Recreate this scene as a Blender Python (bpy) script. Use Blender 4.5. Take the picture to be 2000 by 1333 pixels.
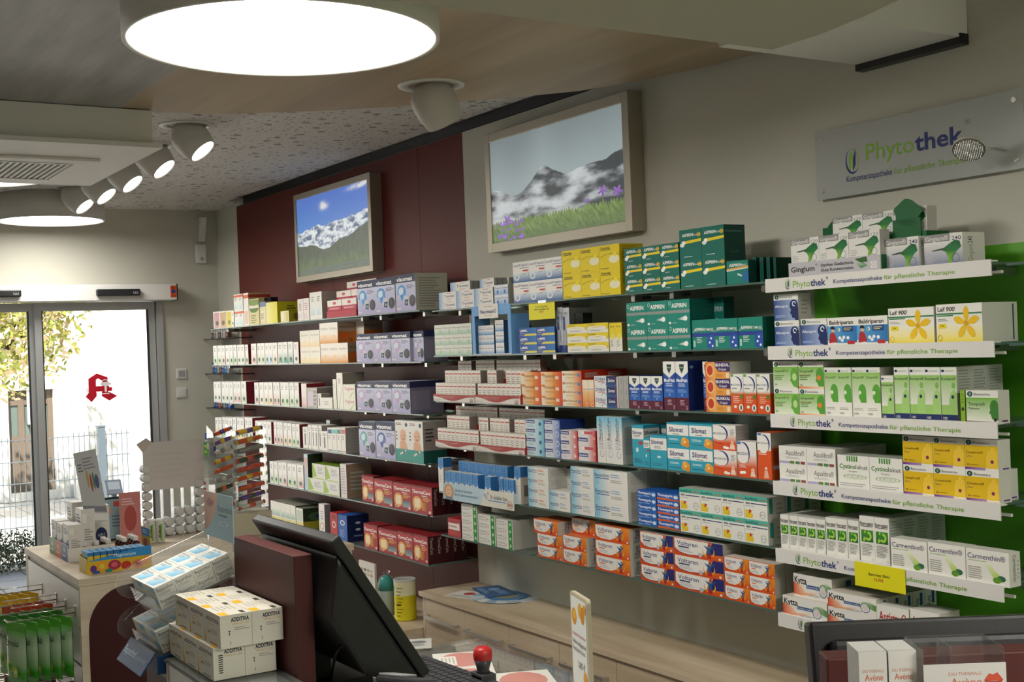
import bpy, bmesh, math, random
from mathutils import Vector, Matrix, noise
random.seed(7)
for _o in list(bpy.data.objects): bpy.data.objects.remove(_o)
SC = bpy.context.scene
# ---------------------------------------------------------------- camera
HC = 1.85; F = 2400.0; TH = math.atan2(1525, 2400); ROLL = .038; PITCH = 3.5/F
FW = Vector((-math.cos(TH), math.sin(TH), 0)); RT = Vector((math.sin(TH), math.cos(TH), 0)); ZU = Vector((0, 0, 1))
FW2 = FW*math.cos(PITCH)+ZU*math.sin(PITCH); UP2 = ZU*math.cos(PITCH)-FW*math.sin(PITCH)
XR = math.cos(ROLL)*RT-math.sin(ROLL)*UP2; YR = math.sin(ROLL)*RT+math.cos(ROLL)*UP2
cam = bpy.data.cameras.new('camera'); camo = bpy.data.objects.new('camera', cam); SC.collection.objects.link(camo)
cam.sensor_width = 36; cam.lens = F/2000*36; cam.clip_start = .05; cam.clip_end = 200
camo.matrix_world = Matrix(((XR.x, YR.x, -FW2.x, 0), (XR.y, YR.y, -FW2.y, 0), (XR.z, YR.z, -FW2.z, HC), (0, 0, 0, 1)))
SC.camera = camo
# ---------------------------------------------------------------- world, sun, exposure
SC.view_settings.view_transform = 'Standard'; SC.view_settings.look = 'None'
SC.view_settings.exposure = .04; SC.view_settings.gamma = 1.0
wd = bpy.data.worlds.new('sky'); SC.world = wd; wd.use_nodes = True
wn = wd.node_tree; bg = wn.nodes['Background']
sky = wn.nodes.new('ShaderNodeTexSky'); sky.sky_type = 'HOSEK_WILKIE'; sky.turbidity = 3.5
sky.sun_direction = Vector((.55, -.25, .75)).normalized()
wn.links.new(sky.outputs[0], bg.inputs[0]); bg.inputs[1].default_value = 6.0
def light(name, typ, loc, energy, color=(1, 1, 1), target=None, **k):
    l = bpy.data.lights.new(name, typ); l.energy = energy; l.color = color
    for a, b in k.items(): setattr(l, a, b)
    o = bpy.data.objects.new(name, l); SC.collection.objects.link(o); o.location = loc
    if target is not None:
        o.rotation_euler = (Vector(target)-Vector(loc)).to_track_quat('-Z', 'Y').to_euler()
    return o
light('sun_light', 'SUN', (0, 0, 9), 16.0, (1, .95, .88), target=(-5.5, 2.5, 1.5), angle=.01)
_pt = light('door_sky_portal', 'AREA', (-9.82, .97, 1.15), 1, (1, 1, 1), target=(0, .97, 1.15), shape='RECTANGLE', size=3.7, size_y=2.3)
_pt.data.cycles.is_portal = True    # only guides the sampling of the real sky through the door
SPOTW = (1, .93, .83)
for sx, e in ((-8.3, 22), (-7.3, 25), (-6.3, 25), (-5.2, 20), (-4.2, 17), (-3.2, 17), (-2.2, 15)):  # right-hand beams are added shelf light, with no fixtures of their own
    light('shelf_spot_light', 'SPOT', (sx, 1.55, 2.62), e, SPOTW, target=(sx+.15, 3.05, 1.55), spot_size=1.35, spot_blend=.9, shadow_soft_size=.05)
# ---------------------------------------------------------------- projection helpers (pixel of the 2000x1333 frame <-> real place)
def ray(u, v):
    return FW2+XR*((u-1000)/F)+YR*((666.5-v)/F)
def at_z(u, v, z):
    r = ray(u, v); return r*((z-HC)/r.z)+Vector((0, 0, HC))
def at_y(u, v, y):
    r = ray(u, v); return r*(y/r.y)+Vector((0, 0, HC))
def at_x(u, v, x):
    r = ray(u, v); return r*(x/r.x)+Vector((0, 0, HC))
def proj(p):
    q = Vector(p)-Vector((0, 0, HC)); d = q.dot(FW2); return (1000+F*q.dot(XR)/d, 666.5-F*q.dot(YR)/d)
def x_on(u, y, z):
    v = 666.0
    for _ in range(8):
        p = at_y(u, v, y); v = proj((p.x, y, z))[1]
    return at_y(u, v, y).x
def h2l(h):
    if not isinstance(h, str): return tuple(h)
    h = h.lstrip('#'); h = h if len(h) == 6 else ''.join(a+a for a in h); o = []
    for i in (0, 2, 4):
        c = int(h[i:i+2], 16)/255; o.append(c/12.92 if c <= .04045 else ((c+.055)/1.055)**2.4)
    return tuple(o)
# ---------------------------------------------------------------- materials
def mat(name, col=(.8, .8, .8), rough=.5, metal=0, bump=0, bscale=40, emis=None, estr=0, var=0, spec=.5):
    m = bpy.data.materials.new(name); m.use_nodes = True; t = m.node_tree; b = t.nodes['Principled BSDF']
    c = h2l(col); b.inputs['Base Color'].default_value = (*c, 1); b.inputs['Roughness'].default_value = rough; b.inputs['Metallic'].default_value = metal
    b.inputs['Specular IOR Level'].default_value = spec
    if emis is not None:
        b.inputs['Emission Color'].default_value = (*h2l(emis), 1); b.inputs['Emission Strength'].default_value = estr
    co = t.nodes.new('ShaderNodeTexCoord'); n = t.nodes.new('ShaderNodeTexNoise'); n.inputs['Scale'].default_value = bscale; n.inputs['Detail'].default_value = 3
    t.links.new(co.outputs['Object'], n.inputs['Vector'])
    if var:
        mx = t.nodes.new('ShaderNodeMix'); mx.data_type = 'RGBA'
        mx.inputs[6].default_value = (*[x*(1-var) for x in c], 1); mx.inputs[7].default_value = (*[min(1, x*(1+var)) for x in c], 1)
        t.links.new(n.outputs[0], mx.inputs[0]); t.links.new(mx.outputs[2], b.inputs['Base Color'])
    if bump:
        bp = t.nodes.new('ShaderNodeBump'); bp.inputs['Strength'].default_value = bump; bp.inputs['Distance'].default_value = .002
        t.links.new(n.outputs[0], bp.inputs['Height']); t.links.new(bp.outputs[0], b.inputs['Normal'])
    return m
def mat_attr(name, rough=.45, emis=0, spec=.5):
    m = bpy.data.materials.new(name); m.use_nodes = True; t = m.node_tree; b = t.nodes['Principled BSDF']
    a = t.nodes.new('ShaderNodeAttribute'); a.attribute_name = 'Col'
    n = t.nodes.new('ShaderNodeTexNoise'); n.inputs['Scale'].default_value = 60; mr = t.nodes.new('ShaderNodeMapRange')
    mr.inputs[3].default_value = rough-.08; mr.inputs[4].default_value = rough+.08
    t.links.new(n.outputs[0], mr.inputs[0]); t.links.new(mr.outputs[0], b.inputs['Roughness'])
    b.inputs['Specular IOR Level'].default_value = spec
    if not emis: t.links.new(a.outputs['Color'], b.inputs['Base Color'])
    else:
        b.inputs['Base Color'].default_value = (.02, .02, .02, 1)
        t.links.new(a.outputs['Color'], b.inputs['Emission Color']); b.inputs['Emission Strength'].default_value = emis
    return m
def mat_glass(name, tint, gloss=.5, rough=.03, alpha=.85):
    m = bpy.data.materials.new(name); m.use_nodes = True; t = m.node_tree; t.nodes.clear()
    o = t.nodes.new('ShaderNodeOutputMaterial'); tr = t.nodes.new('ShaderNodeBsdfTransparent'); tr.inputs[0].default_value = (*h2l(tint), 1)
    gl = t.nodes.new('ShaderNodeBsdfGlossy'); gl.inputs['Roughness'].default_value = rough
    df = t.nodes.new('ShaderNodeBsdfDiffuse'); df.inputs[0].default_value = (*h2l(tint), 1)
    fr = t.nodes.new('ShaderNodeFresnel'); fr.inputs[0].default_value = 1.45
    mu = t.nodes.new('ShaderNodeMath'); mu.operation = 'MULTIPLY'; mu.inputs[1].default_value = gloss
    m1 = t.nodes.new('ShaderNodeMixShader'); m2 = t.nodes.new('ShaderNodeMixShader'); m1.inputs[0].default_value = 1-alpha
    t.links.new(tr.outputs[0], m1.inputs[1]); t.links.new(df.outputs[0], m1.inputs[2])
    t.links.new(fr.outputs[0], mu.inputs[0]); t.links.new(mu.outputs[0], m2.inputs[0])
    t.links.new(m1.outputs[0], m2.inputs[1]); t.links.new(gl.outputs[0], m2.inputs[2]); t.links.new(m2.outputs[0], o.inputs[0])
    return m
def mat_wood(name, c1, c2, axis=0, scale=5, rough=.5):
    m = bpy.data.materials.new(name); m.use_nodes = True; t = m.node_tree; b = t.nodes['Principled BSDF']; b.inputs['Roughness'].default_value = rough
    co = t.nodes.new('ShaderNodeTexCoord'); mp = t.nodes.new('ShaderNodeMapping'); s = [scale*9]*3; s[axis] = scale*.5; mp.inputs['Scale'].default_value = s
    n = t.nodes.new('ShaderNodeTexNoise'); n.inputs['Scale'].default_value = 1; n.inputs['Detail'].default_value = 7; n.inputs['Roughness'].default_value = .65; n.inputs['Distortion'].default_value = .4
    s2 = [scale*1.6]*3; s2[axis] = scale*.25; mp2 = t.nodes.new('ShaderNodeMapping'); mp2.inputs['Scale'].default_value = s2
    n2 = t.nodes.new('ShaderNodeTexNoise'); n2.inputs['Scale'].default_value = 1; n2.inputs['Detail'].default_value = 2
    ad = t.nodes.new('ShaderNodeMath'); ad.operation = 'MULTIPLY_ADD'; ad.inputs[1].default_value = .5
    r = t.nodes.new('ShaderNodeValToRGB'); r.color_ramp.elements[0].position = .55; r.color_ramp.elements[1].position = .95
    r.color_ramp.elements[0].color = (*h2l(c1), 1); r.color_ramp.elements[1].color = (*h2l(c2), 1)
    L = t.links.new; L(co.outputs['Object'], mp.inputs[0]); L(mp.outputs[0], n.inputs['Vector']); L(co.outputs['Object'], mp2.inputs[0]); L(mp2.outputs[0], n2.inputs['Vector'])
    L(n.outputs[0], ad.inputs[0]); L(n2.outputs[0], ad.inputs[2]); L(ad.outputs[0], r.inputs[0]); L(r.outputs[0], b.inputs['Base Color'])
    bp = t.nodes.new('ShaderNodeBump'); bp.inputs['Strength'].default_value = .15; bp.inputs['Distance'].default_value = .002; L(n.outputs[0], bp.inputs['Height']); L(bp.outputs[0], b.inputs['Normal'])
    return m
M = {}
M['print'] = mat_attr('printed_carton', .5, 0, .35)
M['foil'] = mat_attr('glossy_printed_foil', .25)
M['picture'] = mat_attr('backlit_picture', .4, .80)
M['wall'] = mat('wall_paint', (.56, .55, .475), .8, bump=.1, bscale=120, var=.02)
M['white'] = mat('white_lacquer', (.72, .71, .68), .35)
M['whitem'] = mat('white_matt', (.76, .75, .71), .6)
M['maroon'] = mat('maroon_laminate', (.125, .024, .019), .45, var=.05, spec=.16)
M['maroon2'] = mat('maroon_desk_laminate', (.085, .022, .020), .55, var=.05, spec=.3)
M['green'] = mat('green_panel', (.10, .36, .015), .4, var=.04)
M['floor'] = mat('floor_stone', (.42, .40, .37), .45, var=.12)
M['black'] = mat('black_plastic', (.012, .012, .013), .42, bump=.1, bscale=400)
M['darkgrey'] = mat('dark_grey_plastic', (.05, .05, .055), .4)
M['grey'] = mat('grey_plastic', (.35, .35, .36), .4)
M['steel'] = mat('brushed_steel', (.55, .53, .50), .35, metal=.85)
M['frame'] = mat('champagne_frame', (.42, .38, .31), .38, metal=.6)
M['alu'] = mat('door_aluminium', (.42, .43, .43), .4, metal=.2)
M['chrome'] = mat('chrome_wire', (.7, .7, .7), .15, metal=1)
M['lamp'] = mat('lamp_diffuser', (.9, .9, .88), .5, emis=(1, .97, .9), estr=9)
M['spotglow'] = mat('spot_glow', (.9, .9, .9), .5, emis=(1, .98, .95), estr=12)
M['shade'] = mat('lamp_shade_paint', (.60, .585, .54), .5)
M['glass'] = mat_glass('shelf_glass', (.78, .90, .86), .6, .04, .92)
M['glassedge'] = mat('shelf_glass_edge', (.085, .14, .12), .2)
M['acryl'] = mat_glass('clear_acrylic', (.96, .97, .97), .55, .03, .97)
M['doorglass'] = mat_glass('door_glass', (.97, .98, .98), .25, .01, 1)
M['oak'] = mat_wood('oak_laminate', (.42, .32, .21), (.64, .53, .38), 0, 4)
M['deskglass'] = mat_glass('desk_glass', (.90, .92, .91), .8, .03, .95)
M['oaky'] = mat_wood('oak_laminate_cross', (.42, .34, .24), (.62, .53, .40), 1, 4)
M['canwood'] = mat_wood('canopy_wood', (.36, .275, .175), (.52, .41, .275), 0, 2.2)
M['cangrey'] = mat_wood('canopy_grey_grain', (.29, .285, .28), (.41, .405, .40), 0, 7)
M['canpaint'] = mat('canopy_paint', (.42, .41, .33), .8)
# ---------------------------------------------------------------- mesh building
C = SC.collection
class MB:
    """collects coloured polygons; builds one mesh object"""
    def __init__(s): s.v = []; s.f = []; s.c = []; s.m = []; s.mats = []; s.sm = []
    def mi(s, m):
        m = m or M['print']
        if m not in s.mats: s.mats.append(m)
        return s.mats.index(m)
    def face(s, pts, cols, m=None, smooth=False):
        i = len(s.v); s.v += [tuple(p) for p in pts]; s.f.append(tuple(range(i, i+len(pts))))
        if not isinstance(cols, list): cols = [h2l(cols)]*len(pts)
        s.c += cols; s.m.append(s.mi(m)); s.sm.append(smooth)
    def box(s, x0, y0, z0, x1, y1, z1, col='#cccccc', m=None, T=None):
        P = [Vector((x, y, z)) for z in (z0, z1) for y in (y0, y1) for x in (x0, x1)]
        if T: P = [T@p for p in P]
        i = len(s.v); s.v += [tuple(p) for p in P]; c = h2l(col); k = s.mi(m)
        for q in ((0, 2, 3, 1), (4, 5, 7, 6), (0, 1, 5, 4), (1, 3, 7, 5), (3, 2, 6, 7), (2, 0, 4, 6)):
            s.f.append(tuple(i+a for a in q)); s.c += [c]*4; s.m.append(k); s.sm.append(False)
        return s
    def prism(s, pts, z0, z1, col='#cccccc', m=None, T=None):
        n = len(pts); lo = [Vector((p[0], p[1], z0)) for p in pts]; hi = [Vector((p[0], p[1], z1)) for p in pts]
        if T: lo = [T@p for p in lo]; hi = [T@p for p in hi]
        i = len(s.v); s.v += [tuple(p) for p in lo+hi]; c = h2l(col); k = s.mi(m)
        fs = [tuple(i+a for a in reversed(range(n))), tuple(i+n+a for a in range(n))]
        fs += [(i+a, i+(a+1) % n, i+n+(a+1) % n, i+n+a) for a in range(n)]
        for q in fs: s.f.append(q); s.c += [c]*len(q); s.m.append(k); s.sm.append(False)
        return s
    def tube(s, path, r, col='#cccccc', m=None, seg=8, T=None):
        """round bar along a path; r number or list"""
        P = [Vector(p) for p in path]; n = len(P); R = r if isinstance(r, (list, tuple)) else [r]*n
        if T: P = [T@p for p in P]
        i = len(s.v); c = h2l(col); k = s.mi(m)
        for a, p in enumerate(P):
            d = (P[min(a+1, n-1)]-P[max(a-1, 0)])
            d = d.normalized() if d.length > 1e-9 else Vector((0, 0, 1))
            x = d.cross(Vector((0, 0, 1)) if abs(d.z) < .9 else Vector((1, 0, 0))).normalized(); y = d.cross(x)
            for b in range(seg):
                t = 2*math.pi*b/seg; s.v.append(tuple(p+(x*math.cos(t)+y*math.sin(t))*R[a]))
        for a in range(n-1):
            for b in range(seg):
                q = (i+a*seg+b, i+a*seg+(b+1) % seg, i+(a+1)*seg+(b+1) % seg, i+(a+1)*seg+b)
                s.f.append(q); s.c += [c]*4; s.m.append(k); s.sm.append(True)
        for q in (tuple(i+b for b in reversed(range(seg))), tuple(i+(n-1)*seg+b for b in range(seg))):
            s.f.append(q); s.c += [c]*seg; s.m.append(k); s.sm.append(False)
        return s
    def lathe(s, prof, col='#cccccc', m=None, seg=32, T=None, cols=None, ex=1, ey=1, cap='both'):
        """profile [(r,z),...] turned about z; cols: a colour for each band"""
        i = len(s.v); k = s.mi(m); n = len(prof)
        for (r, z) in prof:
            for b in range(seg):
                t = 2*math.pi*b/seg; p = Vector((r*math.cos(t)*ex, r*math.sin(t)*ey, z)); s.v.append(tuple(T@p if T else p))
        for a in range(n-1):
            c = h2l(cols[a] if cols else col)
            for b in range(seg):
                s.f.append((i+a*seg+b, i+a*seg+(b+1) % seg, i+(a+1)*seg+(b+1) % seg, i+(a+1)*seg+b)); s.c += [c]*4; s.m.append(k); s.sm.append(True)
        for a, q in ((0, tuple(i+b for b in reversed(range(seg)))), (n-1, tuple(i+(n-1)*seg+b for b in range(seg)))):
            if prof[a][0] > 1e-4 and (cap == 'both' or (cap == 'start' and a == 0)):
                s.f.append(q); s.c += [h2l(cols[min(a, n-2)] if cols else col)]*seg; s.m.append(k); s.sm.append(False)
        return s
    def mesh(s, name):
        me = bpy.data.meshes.new(name); me.from_pydata(s.v, [], s.f)
        for m in s.mats: me.materials.append(m)
        me.polygons.foreach_set('material_index', s.m); me.polygons.foreach_set('use_smooth', s.sm)
        ca = me.color_attributes.new('Col', 'FLOAT_COLOR', 'CORNER'); fl = []
        for c in s.c: fl += [c[0], c[1], c[2], 1.0]
        ca.data.foreach_set('color', fl); me.update(); return me
    def build(s, name, parent=None, loc=None, rot=None, bevel=0):
        o = bpy.data.objects.new(name, s.mesh(name)); C.objects.link(o)
        if parent: o.parent = parent
        if loc is not None: o.location = loc
        if rot is not None: o.rotation_euler = rot
        if bevel:
            b = o.modifiers.new('bevel', 'BEVEL'); b.width = bevel; b.segments = 2; b.limit_method = 'ANGLE'
            w = o.modifiers.new('weld', 'WELD'); w.merge_threshold = .00001
            o.modifiers.move(1, 0)
        return o
LABELS = {}
def tag(o, label, cat, group=None):
    o['label'] = label; o['category'] = cat
    if group: o['group'] = group
    n = len(label.split())
    if n > 16 or n < 4: print('LABEL LENGTH', n, label)
    if label in LABELS: print('DUP LABEL', label)
    LABELS[label] = o.name
    return o
def struct(o): o['kind'] = 'structure'; return o
def empty(name, loc, rz=0):
    o = bpy.data.objects.new(name, None); C.objects.link(o); o.location = loc; o.rotation_euler = (0, 0, rz); o.empty_display_size = .05; return o
def copy_tree(o, parent=None):
    c = o.copy(); C.objects.link(c); c.parent = parent
    for ch in list(o.children): copy_tree(ch, c)
    return c
# text -> polygons, cached at unit size
_TX = {}
def textpoly(s, bold=0, shear=0):
    bold *= 1.15 if bold > .015 else .5; k = (s, bold, shear)
    if k not in _TX:
        cu = bpy.data.curves.new('t', 'FONT'); cu.body = s; cu.resolution_u = 3; cu.offset = bold; cu.shear = shear
        ob = bpy.data.objects.new('t', cu); C.objects.link(ob)
        dg = bpy.context.evaluated_depsgraph_get(); me = bpy.data.meshes.new_from_object(ob.evaluated_get(dg))
        vs = [(v.co.x, v.co.y) for v in me.vertices]; fs = [tuple(p.vertices) for p in me.polygons]
        x0 = min(v[0] for v in vs); x1 = max(v[0] for v in vs); cap = .7
        _TX[k] = ([((v[0]-x0)/(x1-x0), v[1]/cap) for v in vs], fs, (x1-x0)/cap)
        bpy.data.objects.remove(ob); bpy.data.curves.remove(cu); bpy.data.meshes.remove(me)
    return _TX[k]
E = .00008
class Art:
    """draws print on a flat face: origin O, axis vectors U and V spanning the whole face, normal N; unit coordinates"""
    def __init__(s, mb, O, U, V, m=None):
        s.mb = mb; s.O = Vector(O); s.U = Vector(U); s.V = Vector(V); s.N = s.U.cross(s.V).normalized(); s.k = 1; s.m = m; s.asp = s.U.length/max(1e-6, s.V.length)
    def P(s, x, y):
        x = min(1, max(0, x)); y = min(1, max(0, y)); return s.O+s.U*x+s.V*y+s.N*(E*s.k)
    def quad(s, pts, cols): s.mb.face([s.P(*p) for p in pts], cols, s.m)
    def op(s, o):
        k = o[0]; s.k += 1
        if k == 'r':
            x0, y0, x1, y1 = o[1:5]; c = h2l(o[5])
            if len(o) > 6:
                d = h2l(o[6]); dr = o[7] if len(o) > 7 else 'x'
                cc = [c, d, d, c] if dr == 'x' else ([c, c, d, d] if dr == 'y' else [c, d, d, d])
            else: cc = [c]*4
            s.quad([(x0, y0), (x1, y0), (x1, y1), (x0, y1)], cc)
        elif k == 'p': s.quad(o[1], [h2l(o[2])]*len(o[1]))
        elif k == 'e':
            cx, cy, rx, ry, c = o[1:6]; n = o[6] if len(o) > 6 else 14
            s.quad([(cx+rx*math.cos(2*math.pi*i/n), cy+ry*math.sin(2*math.pi*i/n)) for i in range(n)], [h2l(c)]*n)
        elif k == 'a':  # arc band cx cy rx ry a0 a1 w0 w1 col (angles in degrees, w relative thickness)
            cx, cy, rx, ry, a0, a1, w0, w1, c = o[1:10]; n = 12; c = h2l(c)
            for i in range(n):
                q = []
                for j, side in ((i, 1), (i+1, 1), (i+1, 0), (i, 0)):
                    t = j/n; a = math.radians(a0+(a1-a0)*t); w = (w0+(w1-w0)*t) if w1 >= 0 else w0*math.sin(math.pi*t); f = 1-(w if side == 0 else 0)
                    q.append((cx+rx*f*math.cos(a), cy+ry*f*math.sin(a)))
                s.quad(q, [c]*4)
        elif k == 't':  # text x0 x1 y h col
            body, x0, x1, y, h, c = o[1:7]; bold = o[7] if len(o) > 7 else .012; sh = o[8] if len(o) > 8 else 0
            vs, fs, w = textpoly(body, bold, sh); c = h2l(c)
            for f in fs: s.quad([(x0+vs[i][0]*(x1-x0), y+vs[i][1]*h) for i in f], [c]*len(f))
        elif k == 'v':  # sideways text: body x y0 y1 w col dir
            body, x, y0, y1, w_, c, dr = o[1:8]; vs, fs, _w = textpoly(body, .012, 0); c = h2l(c)
            for f in fs: s.quad([(x-dr*vs[i][1]*w_, (y0+vs[i][0]*(y1-y0)) if dr > 0 else (y1-vs[i][0]*(y1-y0))) for i in f], [c]*len(f))
        elif k == 'l':  # rows of tiny print
            x0, x1, y0, y1, n, c = o[1:7]; rr = random.Random(n*7+int(x0*100))
            for i in range(n):
                yy = y1-(y1-y0)*(i+.5)/n; hh = (y1-y0)/n*.22; s.op(('r', x0, yy-hh, x0+(x1-x0)*(.6+.4*rr.random()), yy+hh, c)); s.k -= 1
        elif k == 'g':  # gradient poly: pts, cols
            s.quad(o[1], [h2l(c) for c in o[2]])
    def draw(s, ops):
        for o in ops: s.op(o)
def carton(w, h, d, st):
    """printed folding carton: front at y=0, bottom centre of the front edge is the origin"""
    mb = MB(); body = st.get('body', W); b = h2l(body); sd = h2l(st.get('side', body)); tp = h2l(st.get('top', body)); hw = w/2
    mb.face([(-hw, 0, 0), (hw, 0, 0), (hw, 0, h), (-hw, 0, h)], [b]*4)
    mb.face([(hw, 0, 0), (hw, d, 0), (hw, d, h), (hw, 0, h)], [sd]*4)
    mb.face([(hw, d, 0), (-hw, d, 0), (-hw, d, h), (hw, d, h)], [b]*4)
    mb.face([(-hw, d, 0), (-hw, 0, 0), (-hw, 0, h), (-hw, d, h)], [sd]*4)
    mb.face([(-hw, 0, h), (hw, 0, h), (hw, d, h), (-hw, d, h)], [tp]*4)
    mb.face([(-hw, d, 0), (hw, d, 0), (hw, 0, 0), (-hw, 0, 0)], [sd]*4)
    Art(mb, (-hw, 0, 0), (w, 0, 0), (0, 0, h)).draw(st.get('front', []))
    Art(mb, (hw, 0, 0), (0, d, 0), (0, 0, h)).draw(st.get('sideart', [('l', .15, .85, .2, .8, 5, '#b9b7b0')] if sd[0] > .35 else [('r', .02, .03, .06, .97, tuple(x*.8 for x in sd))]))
    a = Art(mb, (-hw, 0, h), (w, 0, 0), (0, d, 0)); a.draw(st.get('topart', [('r', .02, .04, .98, .06, tuple(x*.55 for x in tp))]))
    return mb
W = '#e9e8e2'
# ================================================================ SETTING
D = 3.3; XD = -9.54; CZ = 2.99
def mat_perf():
    m = bpy.data.materials.new('perforated_ceiling'); m.use_nodes = True; t = m.node_tree; b = t.nodes['Principled BSDF']; b.inputs['Roughness'].default_value = .85
    co = t.nodes.new('ShaderNodeTexCoord'); L = t.links.new; outs = []
    for sc, th, pr in ((9, .30, .62), (17, .26, .5), (34, .24, .45)):
        v = t.nodes.new('ShaderNodeTexVoronoi'); v.voronoi_dimensions = '2D'; v.inputs['Scale'].default_value = sc; v.inputs['Randomness'].default_value = .75
        L(co.outputs['Object'], v.inputs['Vector'])
        l = t.nodes.new('ShaderNodeMath'); l.operation = 'LESS_THAN'; l.inputs[1].default_value = th*.62; L(v.outputs['Distance'], l.inputs[0])
        sp = t.nodes.new('ShaderNodeSeparateColor'); L(v.outputs['Color'], sp.inputs[0])
        g = t.nodes.new('ShaderNodeMath'); g.operation = 'GREATER_THAN'; g.inputs[1].default_value = pr; L(sp.outputs[0], g.inputs[0])
        mu = t.nodes.new('ShaderNodeMath'); mu.operation = 'MULTIPLY'; L(l.outputs[0], mu.inputs[0]); L(g.outputs[0], mu.inputs[1]); outs.append(mu)
    a = t.nodes.new('ShaderNodeMath'); a.operation = 'MAXIMUM'; L(outs[0].outputs[0], a.inputs[0]); L(outs[1].outputs[0], a.inputs[1])
    a2 = t.nodes.new('ShaderNodeMath'); a2.operation = 'MAXIMUM'; L(a.outputs[0], a2.inputs[0]); L(outs[2].outputs[0], a2.inputs[1])
    mx = t.nodes.new('ShaderNodeMix'); mx.data_type = 'RGBA'; mx.inputs[6].default_value = (.60, .575, .54, 1); mx.inputs[7].default_value = (.27, .25, .23, 1)
    L(a2.outputs[0], mx.inputs[0]); L(mx.outputs[2], b.inputs['Base Color']); return m
M['perf'] = mat_perf()
struct(MB().box(XD-.3, -4.5, -.1, 1.5, D+.3, 0, m=M['floor']).build('floor'))
XM0 = at_y(467, 406, D).x
struct(MB().box(XD-.3, -4.5, CZ, 1.5, D-.13, CZ+.1, m=M['perf']).box(XD-.3, D-.13, CZ, XM0+.12, D-.0005, CZ+.1, m=M['perf']).build('ceiling'))
struct(MB().box(XM0+.1205, D-.13, CZ+.03, 1.5, D+.3, CZ+.1, m=M['black']).box(XM0+.1205, D-.012, 2.975, 1.5, D-.0005, CZ+.03, m=M['black']).build('ceiling_gap_shadow'))  # black boxes put the shadow of the gap above the cladding into colour
wb = MB().box(XD-.3, D, 0, 1.5, D+.3, CZ+.02, m=M['wall']); struct(wb.build('wall_back'))
# maroon wall cladding behind the left shelves, seams between its boards
XM0 = at_y(467, 406, D).x; XM1 = at_y(909, 259.5, D).x; ZM = at_y(909, 259.5, D).z
mp = MB(); bx = [XM0, at_y(658, 580, D).x, at_y(822, 300, D).x, XM1]
for a, b in zip(bx[:-1], bx[1:]): mp.box(a+.001, D-.022, .05, b-.001, D-.0005, ZM, m=M['maroon'])
struct(mp.build('wall_back_maroon_cladding', bevel=.001))
wp = MB(); XW1 = 1.4
wp.box(XM1+.002, D-.022, .05, XW1, D-.0005, ZM, m=M['wall']); struct(wp.build('wall_back_white_cladding'))
XG = x_on(1603, D, 1.9); ZG = at_y(1912, 483, D).z
struct(MB().box(XG, D-.03, .66, 1.3, D-.0225, ZG, m=M['green']).build('wall_back_green_panel'))
# door wall with its opening
wl = MB(); Y0, Y1 = -.9, 2.84; ZH = 2.3
wl.box(XD-.25, -4.5, 0, XD, Y0, CZ+.02, m=M['wall']); wl.box(XD-.25, Y1, 0, XD, D, CZ+.02, m=M['wall']); wl.box(XD-.25, Y0, ZH, XD, Y1, CZ+.02, m=M['wall'])
struct(wl.build('wall_left'))
struct(MB().box(1.5, -4.5, 0, 1.7, D+.3, CZ+.1, m=M['wall']).build('wall_right'))
struct(MB().box(XD-.3, -4.7, 0, 1.7, -4.5, CZ+.1, m=M['wall']).build('wall_front'))
struct(MB().box(XD, D-.035, 0, XM0, D, .08, m=M['white']).build('baseboard_back'))
# canopies under the ceiling
def slab(name, px, z, t, m):
    pts = [at_z(u, v, z) for u, v in px]; pts = [(p.x, min(p.y, D-.03)) for p in pts]
    a = sum(pts[i][0]*pts[(i+1) % len(pts)][1]-pts[(i+1) % len(pts)][0]*pts[i][1] for i in range(len(pts)))
    if a < 0: pts.reverse()
    return struct(MB().prism(pts, z, z+t, m=m).build(name))
slab('ceiling_wood_canopy', [(233, 213), (300, 219.5), (400, 222), (500, 221), (650, 216), (800, 207), (900, 199), (1000, 191), (1130, 178), (1250, 158), (1380, 130), (1500, 98), (1560, 70), (1560, -60), (700, -150), (537, 0), (335, 140)], 2.89, .035, M['canwood'])
slab('ceiling_grey_canopy', [(233, 213), (120, 204), (0, 194), (-150, 180), (-300, -200), (700, -200), (537, 0), (335, 140)], 2.888, .037, M['cangrey'])
slab('ceiling_painted_canopy', [(600, -20), (862, 14), (1100, 45), (1350, 77), (1508, 97), (1600, 68), (1690, 31), (1755, 0), (1840, -50), (1950, -140), (1950, -500), (500, -500)], 2.67, .05, M['canpaint'])
# boxed-in duct by the right wall part, and the one that carries the cooling unit
zb = 2.745; a = at_z(1696, 124, zb)
struct(MB().box(-2.86, 2.62, zb, -2.447, 3.235, CZ, m=M['whitem']).box(-2.86, 3.235, zb+.012, -2.447, D-.0245, CZ, m=M['whitem']).build('ceiling_duct_box'))
struct(MB().box(-2.865, 3.236, zb-.022, -2.444, D-.024, zb+.0115, m=M['black']).build('ceiling_duct_shadow'))  # black strip stands in for the shade in the recess beside the duct
zb = 2.743; e1 = at_z(297, 283, zb)
struct(MB().box(-6.32, -1.2, zb, -5.16, e1.y, 2.885, m=M['whitem']).box(-6.36, -1.2, zb-.02, -5.12, e1.y+.03, zb, m=M['whitem']).build('ceiling_cooling_soffit'))
t = empty('air_conditioner', (-5.84, .95, zb-.02)); tag(t, 'square white ceiling cassette with ribbed intake grille in the lowered soffit', 'air conditioner')
mb = MB(); s = .44
for x0, y0, x1, y1 in ((-.36, -s, -.27, s), (.27, -s, .36, s), (-.27, -s, .27, -s+.09), (-.27, s-.09, .27, s)): mb.box(x0, y0, -.014, x1, y1, 0, m=M['whitem'])
mb.build('cover_frame', t, bevel=.004)
mb = MB()
for i in range(26): mb.box(-.24, -.33+i*.0262, -.014, .24, -.33+i*.0262+.014, -.006, m=M['whitem'])
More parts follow.
